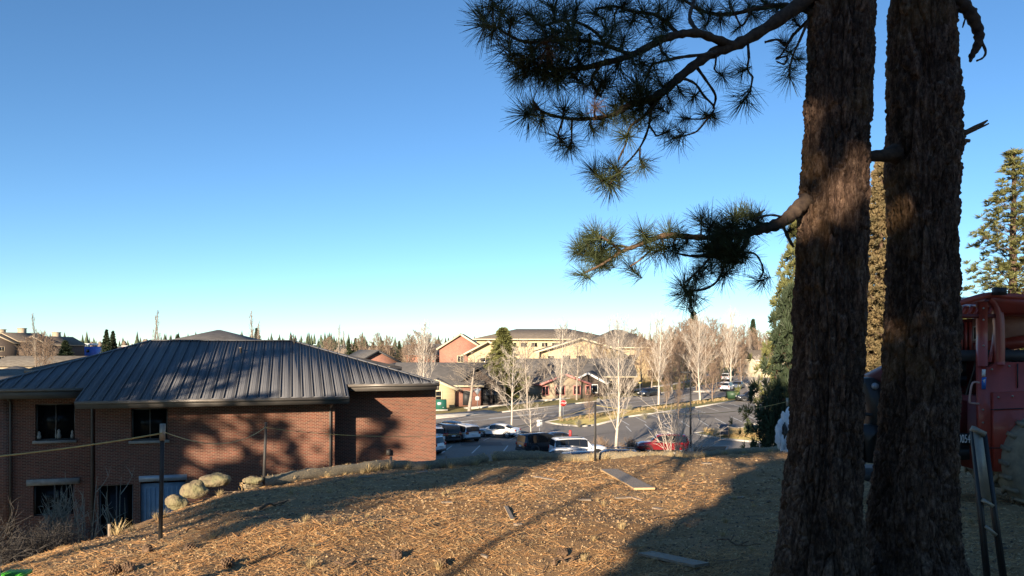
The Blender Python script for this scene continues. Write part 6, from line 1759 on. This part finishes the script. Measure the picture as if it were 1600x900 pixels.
for px, py, lab in ((296, 860, 'dark pine cone right of the painted post'), (355, 888, 'pine cone at the bottom left of the mound'), (690, 886, 'pine cone low in the middle'), (230, 861, 'pine cone left of the painted post foot'), (880, 866, 'pine cone at the edge of the bottom shade'), (201, 891, 'pine cone near the lime bin'),
                    (180, 893, 'dark cone at the bottom left beside another'), (620, 874, 'pine cone in open sun low left of the middle')):
    cone_(px, py, lab, 1.15)
# fallen branch
def fallen(px0, py0, px1, py1, label, r=.012):
    a = MG(px0, py0); c = MG(px1, py1); pts = []
    for i in range(9):
        q = a.lerp(c, i/8); q.x += rt.uniform(-.03, .03); q.y += rt.uniform(-.06, .06); q.z = gz1(q.x, q.y)+.03+.03*math.sin(i); pts.append(q)
    b = MB(); b.tube(pts, [r*(1-.07*i) for i in range(9)], 6)
    for i in (3, 5): b.tube([pts[i], pts[i]+Vector((rt.uniform(.05, .2), rt.uniform(-.1, .1), .05))], r*.5, 4)
    return b.build('fallen_branch', M['limbbrown'], None, label=label, cat='branch', group='fallen branches')
fallen(408, 797, 452, 785, 'fallen dead branch where the shade ends left of the middle', .02)
fallen(292, 832, 335, 822, 'fallen stick right of the painted post'); fallen(1020, 812, 1090, 802, 'fallen stick crossing the sun patch at right'); fallen(862, 884, 905, 872, 'fallen stick in the bottom shade', .015)
fallen(520, 893, 560, 885, 'fallen stick at the bottom left of the middle', .014); fallen(1120, 850, 1190, 866, 'fallen stick beside the left big trunk', .012)
# lime box and wooden post in the bottom left corner
Yc = 4.75
t = thing('plastic_bin', 'lime green lidded plastic bin cut by the bottom left corner', 'plastic bin', (XY(23, Yc), Yc, gz1(XY(23, Yc), Yc)), .05)
hh = (HOR-895)/FPX*Yc-gz1(XY(23, Yc), Yc)
MB().box((0, 0, hh*.45), (.125, .12, max(.1, hh*.9)), taper=1.05).build('tub', M['lime'], t)
b = MB(); b.box((0, 0, hh-.01), (.142, .14, .02));
for k in range(7): b.box((-.06+k*.02, 0, hh+.003), (.006, .13, .008))
b.build('lid', M['lime'], t)
Yc = 4.6; g0 = gz1(XY(-3, Yc), Yc)
MB().box((0, 0, ((HOR-853)/FPX*Yc-g0)/2), (.05, .04, (HOR-853)/FPX*Yc-g0)).build('wooden_stake', M['plankedge'], None, loc=(XY(-4, Yc), Yc, g0), rot=(0, R(-2), .2), label='fresh cut wooden stake cut by the left edge at the bottom', cat='stake')
g = MG(171, 828); MB().box((0, 0, .07), (.035, .03, .2)).build('wooden_stake', M['plank'], None, loc=g, rotz=.4, label='tiny wooden stake at the rim left of the painted post', cat='stake')
# low dry grass tufts
def grass_tuft(seed, n=60, h=.22):
    rg = np.random.RandomState(seed); V = []; Fs = []; k = 0
    for i in range(n):
        a = rg.uniform(0, 2*PI); o = rg.uniform(0, .08); ln = h*rg.uniform(.5, 1.1); lean = rg.uniform(.1, .8)
        p = np.array([math.cos(a)*o, math.sin(a)*o, 0]); d = np.array([math.cos(a)*lean, math.sin(a)*lean, 1.0]); d /= np.linalg.norm(d)
        s = np.array([-math.sin(a), math.cos(a), 0])*.003
        m_ = p+d*ln*.6; e = p+d*ln+np.array([math.cos(a), math.sin(a), -.6])*ln*.15
        V += [p-s, p+s, m_+s, m_-s, e+s*.3, e-s*.3]; Fs += [(k, k+1, k+2, k+3), (k+3, k+2, k+4, k+5)]; k += 6
    return np.array(V), np.array(Fs)
GV, GF = grass_tuft(1)
Vs = []; Fs = []; off = 0
for i in range(170):
    if i < 90:
        x = rs.uniform(-5.2, 9); y = np.interp(x, CREST[6:, 0], CREST[6:, 1])-rs.uniform(-.2, .5) if x > -4.8 else rs.uniform(8, 13)
    else:
        Yq = rs.uniform(4.5, 16); x = rs.uniform(-.68, .68)*Yq; y = Yq
    if crest_dist(np.array([x]), np.array([y]))[0] > .5: continue
    a = rs.uniform(0, 6.28); s = rs.uniform(.35, 1.0)*(1.1 if i < 90 else .5)
    rot = np.array([[math.cos(a), -math.sin(a), 0], [math.sin(a), math.cos(a), 0], [0, 0, 1]])
    Vs.append(GV@rot.T*s+np.array([x, y, gz1(x, y)])); Fs.append(GF+off); off += len(GV)
link('dry_grass_tufts', np_mesh('dry_grass_tufts', np.concatenate(Vs), np.concatenate(Fs), M['drygrass']), label='sparse dry grass tufts on the mound and along the straw rolls', cat='grass', kind='stuff')
# dry ornamental grass on the traffic island and verges
Vs = []; Fs = []; off = 0
def put_grass(x, y, s):
    global off
    a = rs.uniform(0, 6.28)
    rot = np.array([[math.cos(a), -math.sin(a), 0], [math.sin(a), math.cos(a), 0], [0, 0, 1]])
    Vs.append(GV*np.array([1, 1, 1])@rot.T*s*np.array([1, 1, 1])+np.array([x, y, float(zg(y))+.14])); Fs.append(GF+off); off += len(GV)
for i in range(260): put_grass(rs.uniform(21.5, 27), rs.uniform(77.5, 83), 2.6)
for i in range(300):
    t_ = rs.rand(); x = 6+t_*30; put_grass(x, 92.5+(x-6)*.98+rs.uniform(1, 4)-.5, rs.uniform(1.0, 2.0))
for i in range(220):
    t_ = rs.rand()*6; i0 = int(t_); f = t_-i0; fk = far_kerb[2:]
    x = fk[i0][0]*(1-f)+fk[i0+1][0]*f; y = fk[i0][1]*(1-f)+fk[i0+1][1]*f
    put_grass(x-rs.uniform(7, 12), y+rs.uniform(7, 12), rs.uniform(1.5, 3))
link('verge_grass', np_mesh('verge_grass', np.concatenate(Vs), np.concatenate(Fs), M['drygrass']), label='dry ornamental grass on the islands and verges', cat='grass', kind='stuff')

# ------------------------------------------------------------------ the red telescopic handler
YT = 10.2
def tp(px, py, Y=YT): return P(px, py, Y)
gzT = gz1(7.2, YT)
TH = thing('telehandler', 'dusty red telescopic handler with open cab partly behind the right trunk', 'telehandler', (7.2, YT, gzT), 0)
def T(b, name, m, smooth=False): return in_parent(b.build(name, M[m] if isinstance(m, str) else m, TH, smooth=smooth), TH)
def pz(py, Y=YT): return (HOR-py)/FPX*Y
def pxx(px, Y=YT): return XY(px, Y)
W_ = 2.2   # machine width, away from us
# lower cab side with the sweeping front edge
b = MB()
poly = [(1531, 568), (1531, 720), (1600, 720), (1700, 700), (1700, 566), (1567, 566), (1556, 566), (1548, 590)]
poly = [(1529, 570), (1531, 735), (1560, 735), (1700, 735), (1700, 566), (1567, 566), (1557, 566), (1545, 574)]
b.prism([(pxx(x), pz(y)) for x, y in poly][::-1], YT-.02, YT+.06); T(b, 'cab_side', 'redpaint')
b = MB(); b.prism([(pxx(x), pz(y)) for x, y in ((1546, 613), (1700, 606), (1700, 735), (1548, 735))][::-1], YT-.10, YT-.022); T(b, 'fender_panel', 'redpaint')
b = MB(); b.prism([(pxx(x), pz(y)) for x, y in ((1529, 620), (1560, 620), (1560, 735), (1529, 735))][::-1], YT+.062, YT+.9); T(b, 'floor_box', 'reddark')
# posts
def poly_bar(pts, w, d, name, m, Y=YT, smooth=False):
    b = MB()
    sp = smooth_pts([tp(x, y, Y) for x, y in pts], 5) if len(pts) > 2 else [tp(x, y, Y) for x, y in pts]
    n = len(sp); V = []
    for i, p in enumerate(sp):
        t_ = (sp[min(i+1, n-1)]-sp[max(i-1, 0)]).normalized(); s = Vector((-t_.z, 0, t_.x))
        V += [p+s*w/2-Vector((0, d/2, 0)), p-s*w/2-Vector((0, d/2, 0)), p-s*w/2+Vector((0, d/2, 0)), p+s*w/2+Vector((0, d/2, 0))]
    fs = [(i*4+k, i*4+(k+1) % 4, i*4+4+(k+1) % 4, i*4+4+k) for i in range(n-1) for k in range(4)]+[(0, 1, 2, 3), (n*4-1, n*4-2, n*4-3, n*4-4)]
    b.add([tuple(v) for v in V], fs); return T(b, name, m)
poly_bar([(1534, 472), (1534, 572)], .105, .09, 'cab_post', 'redpaint')
poly_bar([(1545, 466), (1556, 478), (1560, 500), (1561, 530), (1561, 570)], .10, .1, 'cab_post', 'redpaint', YT+.01)
poly_bar([(1556, 520), (1552, 545), (1547, 566)], .05, .05, 'brace', 'redpaint', YT+.08)
for px, dY in ((1519, 1.25), (1566, 1.25)):
    b = MB(); Yb = YT+dY; b.box((XY(px, YT), Yb, (pz(472)+pz(640))/2), (.08, .08, pz(472)-pz(640))); T(b, 'cab_post', 'reddark')
# roof frame
poly_bar([(1490, 476), (1520, 467), (1545, 461), (1575, 463), (1700, 470)], .075, .1, 'roof_frame', 'redpaint')
b = MB(); b.prism([(pxx(x), pz(y)) for x, y in ((1546, 463), (1700, 468), (1700, 492), (1563, 488), (1556, 474))][::-1], YT-.045, YT+1.35); T(b, 'roof_plate', 'redpaint')
b = MB(); b.box(((pxx(1488)+pxx(1556))/2, YT+.02, pz(494)), (pxx(1556)-pxx(1488), .08, .055)); T(b, 'header_rail', 'reddark')
for k in range(6):
    x = pxx(1493+k*10.5)
    b = MB(); pts = smooth_pts([Vector((x, YT+.02, pz(492))), Vector((x+.05, YT+.03, pz(481))), Vector((x+.12, YT+.25, pz(476))), Vector((x+.2, YT+1.2, pz(474)))], 3)
    b.tube(pts, .022, 6); T(b, 'guard_bar', 'redpaint')
b = MB(); b.lathe([(.05, 0), (.05, .05), (.03, .09)], 8, c=(pxx(1511), YT+.4, pz(468))); T(b, 'beacon', 'reddark')
# boom
YB = YT+.95
b = MB()
q = [(1512, 500), (1640, 484), (1760, 470), (1760, 505), (1640, 522), (1512, 548)]
bx = lambda px: XY(px, YB); bz = lambda py: (HOR-py)/FPX*YB
b.prism([(bx(x), bz(y)) for x, y in q][::-1], YB, YB+.4); T(b, 'boom', 'boompale')
b = MB(); b.prism([(bx(x), bz(y)) for x, y in ((1505, 538), (1760, 500), (1760, 518), (1505, 558))][::-1], YB-.03, YB-.002); T(b, 'boom_stripe', 'redpaint')
b = MB(); b.prism([(bx(x), bz(y)) for x, y in ((1494, 500), (1516, 498), (1516, 560), (1494, 562))][::-1], YB-.06, YB+.46); T(b, 'boom_head', 'reddark')
for k in range(3):
    b = MB(); b.box((bx(1497+k*7), YB-.075, bz(530)), (.03, .03, .5)); T(b, 'boom_rib', 'redpaint')
b = MB(); b.prism([(bx(x), bz(y)) for x, y in ((1519, 510), (1527, 508), (1527, 531), (1519, 533))][::-1], YB-.01, YB-.001); T(b, 'warning_label', 'white')
b = MB(); b.prism([(bx(x), bz(y)) for x, y in ((1521.5, 512), (1524.5, 511), (1524.5, 529), (1521.5, 530))][::-1], YB-.014, YB-.0105); T(b, 'label_mark', 'black')
# inner nose section of the boom running down behind the trunk to the fork carriage
b = MB(); b.bar((bx(1510), YB+.2, bz(530)), (bx(1372), YB+.2, bz(600)), .3, .28); T(b, 'inner_boom', 'reddark')
b = MB()
b.prism([(bx(x), bz(y)) for x, y in ((1349, 600), (1352, 592), (1362, 590), (1374, 598), (1388, 640), (1392, 700), (1372, 704), (1362, 640))][::-1], YB-.05, YB+.3); T(b, 'fork_link', 'black')
b = MB(); b.lathe([(.05, -.0), (.05, .03), (.02, .035)], 12, 'y', (bx(1364), YB-.08, bz(603))); T(b, 'pivot_pin', 'signgrey')
b = MB(); b.bar((bx(1345), YB, bz(646)), (bx(1376), YB, bz(650)), .05, .05); b.build; T(b, 'cross_rod', 'black')
b = MB(); b.prism([(bx(x), bz(y)) for x, y in ((1344, 664), (1372, 664), (1372, 674), (1366, 676), (1366, 722), (1352, 722), (1350, 690), (1344, 676))][::-1], YB-.1, YB+.2); T(b, 'carriage_frame', 'black')
b = MB(); b.bar((bx(1345), YB, bz(652)), (bx(1348), YB, bz(724)), .04, .07); T(b, 'hose', 'black')
b = MB(); b.box((bx(1364), YB+.1, bz(740)), (.42, .7, .14)); T(b, 'fork_foot', 'trimblack')
b = MB(); b.box((bx(1366), YB-.35, bz(757)), (.3, .25, .12)); T(b, 'fork_tip', 'post')
# hydraulic cylinder, engine darkness, chassis
for k in range(2):
    b = MB(); b.tube([Vector((bx(1566), YB-.12-k*.08, bz(562+k*4))), Vector((bx(1700), YB-.12-k*.08, bz(518+k*6)))], .018, 6); T(b, 'hydraulic_line', 'signgrey')
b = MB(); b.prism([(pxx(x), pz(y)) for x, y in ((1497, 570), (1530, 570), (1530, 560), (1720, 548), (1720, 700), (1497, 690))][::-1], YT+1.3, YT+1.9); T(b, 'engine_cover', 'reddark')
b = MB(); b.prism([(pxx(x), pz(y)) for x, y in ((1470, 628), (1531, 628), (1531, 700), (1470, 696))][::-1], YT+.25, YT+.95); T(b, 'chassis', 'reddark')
b = MB(); b.box(((pxx(1470)+pxx(1660))/2, YT+.7, (pz(700)+pz(722))/2), (pxx(1660)-pxx(1470), 1.0, pz(700)-pz(722))); T(b, 'underframe', 'black')
b = MB(); b.box(((pxx(1490)+pxx(1531))/2, YT+.12, pz(688)), (pxx(1531)-pxx(1490), .04, .17)); T(b, 'number_board', 'black')
b = MB(); b.box((pxx(1494), YT+.09, pz(687)), (.06, .015, .11)); T(b, 'number_symbol', 'signgrey')
o = text_obj(TH, '10054', .165, (pxx(1511)-7.2, YT+.094-YT, pz(687.5)-gzT), M['white'], 'lettering')
o.scale = (.5, 1, 1)
# seat, steering wheel, grab rail
b = MB(); b.box((pxx(1526)-.02, YT+.75, pz(596)), (.42, .45, .12)); b.box((pxx(1526)+.14, YT+.75, pz(578)), (.1, .42, .5)); T(b, 'driver_seat', 'black')
b = MB(); c = Vector((pxx(1519), YT+.55, pz(570))); pts = []
for k in range(21):
    a = 2*PI*k/20; pts.append(c+Vector((math.cos(a)*.13, math.sin(a)*.12, math.sin(a)*.19)))
b.tube(pts, .022, 6); b.tube([c, c+Vector((.1, .1, -.45))], .03, 6); T(b, 'steering_wheel', 'black')
b = MB(); b.tube(smooth_pts([tp(1530, 598, YT-.04), tp(1520, 598, YT-.1), tp(1516, 614, YT-.1), tp(1515, 628, YT-.1), tp(1520, 630, YT-.1), tp(1530, 631, YT-.04)], 3), .014, 6); T(b, 'grab_rail', 'boompale')
b = MB(); b.prism([(pxx(x), pz(y)) for x, y in ((1532.5, 590), (1539.5, 589), (1538.5, 608), (1532, 608))][::-1], YT-.024, YT-.021); T(b, 'sticker', 'stickerblue')
b = MB(); b.prism([(pxx(x), pz(y)) for x, y in ((1532.5, 577), (1538.5, 577), (1538, 588), (1532.5, 589))][::-1], YT-.024, YT-.021); T(b, 'sticker', 'white')
b = MB(); b.prism([(pxx(x), pz(y)) for x, y in ((1533.5, 594), (1538, 592), (1536, 598))][::-1], YT-.027, YT-.0245); T(b, 'sticker_mark', 'white')
for pts, nm in ((((1548, 640), (1700, 634)), 'panel_seam'), (((1590, 568), (1590, 606)), 'panel_seam'), (((1531, 700), (1700, 700)), 'panel_seam')):
    b = MB(); b.bar(tp(*pts[0], YT-.105 if pts[0][1] > 612 else YT-.023), tp(*pts[1], YT-.105 if pts[0][1] > 612 else YT-.023), .012, .012, (0, 1, 0)); T(b, nm, 'black')
for (x, y, Y) in ((1534, 640, YT-.022), (1534, 660, YT-.022), (1534, 680, YT-.022), (1552, 620, YT-.102), (1574, 618, YT-.102), (1594, 617, YT-.102), (1548, 577, YT-.022), (1575, 572, YT-.022), (1533, 482, YT-.047), (1533, 500, YT-.047), (1533, 540, YT-.047)):
    b = MB(); b.lathe([(.014, -.008), (.014, .004), (.008, .006)], 6, 'y', (pxx(x), Y, pz(y))); T(b, 'bolt', 'galv')
b = MB(); b.box((pxx(1554), YT-.1, pz(456)), (.14, .1, .1)); b.box((pxx(1554), YT-.155, pz(456)), (.11, .012, .075)); T(b, 'work_light', 'trimblack')
b = MB(); b.tube([tp(1528, 548, YT+.3), tp(1522, 580, YT+.35), tp(1512, 610, YT+.4), tp(1506, 640, YT+.5), tp(1500, 670, YT+.5)], .02, 6); T(b, 'hose', 'black')
b = MB(); b.tube([tp(1572, 545, YT+.6), tp(1590, 552, YT+.6), tp(1620, 548, YT+.6)], .02, 6); T(b, 'hose', 'black')
b = MB(); b.box((pxx(1600), YT+.5, pz(556)), (1.6, .5, .16)); T(b, 'dashboard', 'trimblack')
# wheels
def big_wheel(px, Yw, near=True):
    r = 79*YT/FPX; cx = XY(px, YT); z = (HOR-718)/FPX*YT
    b = MB(); w = .42
    b.lathe([(r*.55, -w/2), (r*.82, -w/2-.02), (r*.95, -w*.44), (r*.985, -w*.3), (r*.985, w*.3), (r*.95, w*.44), (r*.82, w/2+.02), (r*.55, w/2)], 40, 'y', (cx, Yw, z))
    for k in range(22):
        a = 2*PI*k/22
        for s in (-1, 1):
            aa = a+(.07 if s > 0 else -.07)
            b.bar((cx+math.cos(a)*r, Yw+s*.02, z+math.sin(a)*r), (cx+math.cos(aa+.12)*r*.985, Yw+s*w*.46, z+math.sin(aa+.12)*r*.985), .055, .05, (math.cos(a), 0, math.sin(a)))
    o = T(b, 'wheel', 'tyredusty')
    b = MB(); b.lathe([(r*.50, w*.3), (r*.52, -w*.46), (r*.56, -w*.5), (r*.60, -w*.47), (r*.5, -w*.35), (r*.3, -w*.20), (r*.18, -w*.22), (r*.16, -w*.42), (.01, -w*.44)], 32, 'y', (cx, Yw, z))
    q = b.build('rim', M['rimcream'], o)
    bb = MB()
    for k in range(8): a = 2*PI*k/8; bb.lathe([(.018, -w*.27), (.018, -w*.2)], 6, 'y', (cx+math.cos(a)*r*.25, Yw, z+math.sin(a)*r*.25))
    bb.build('wheel_nuts', M['galv'], o)
    return o
big_wheel(1634, YT-.05); big_wheel(1640+330, YT-.05); big_wheel(1640+60, YT+1.75); big_wheel(1640+380, YT+1.75)
b = MB(); b.prism([(pxx(x), pz(y)) for x, y in ((1700, 566), (2080, 590), (2080, 735), (1860, 735), (1840, 650), (1700, 640))][::-1], YT+.1, YT+1.5); T(b, 'rear_body', 'redpaint')
# leaning folding frame in front of the machine
t = thing('folding_frame', 'leaning black folding frame with a pale reflective panel before the red machine', 'barricade', (XY(1545, 4.3), 4.3, gz1(XY(1545, 4.3), 4.3)))
def F_(px, py, Y): return P(px, py, Y)-t.location
def FT(b, name, m): return b.build(name, M[m], t)
FT(MB().bar(F_(1520, 670, 4.3), F_(1546, 940, 4.1), .022, .03, (0, 1, 0)), 'leg', 'black')
FT(MB().bar(F_(1536, 674, 4.32), F_(1573, 940, 4.12), .024, .03, (0, 1, 0)), 'leg', 'black')
b = MB(); v = [F_(1522, 674, 4.27), F_(1535, 679, 4.28), F_(1550, 789, 4.20), F_(1534, 777, 4.2)]
w = [p+Vector((0, .02, 0)) for p in v]
b.add([tuple(p) for p in v+w], [(3, 2, 1, 0), (4, 5, 6, 7), (0, 1, 5, 4), (1, 2, 6, 5), (2, 3, 7, 6), (3, 0, 4, 7)]); FT(b, 'reflective_panel', 'galv')
FT(MB().bar(F_(1519, 669, 4.28), F_(1538, 679, 4.28), .03, .03), 'top_bar', 'galv')
FT(MB().bar(F_(1535, 781, 4.19), F_(1551, 791, 4.19), .02, .02), 'cross_bar', 'galv')
FT(MB().bar(F_(1539, 822, 4.17), F_(1556, 836, 4.17), .018, .018), 'cross_bar', 'galv')
print('scene built', len(bpy.data.objects))
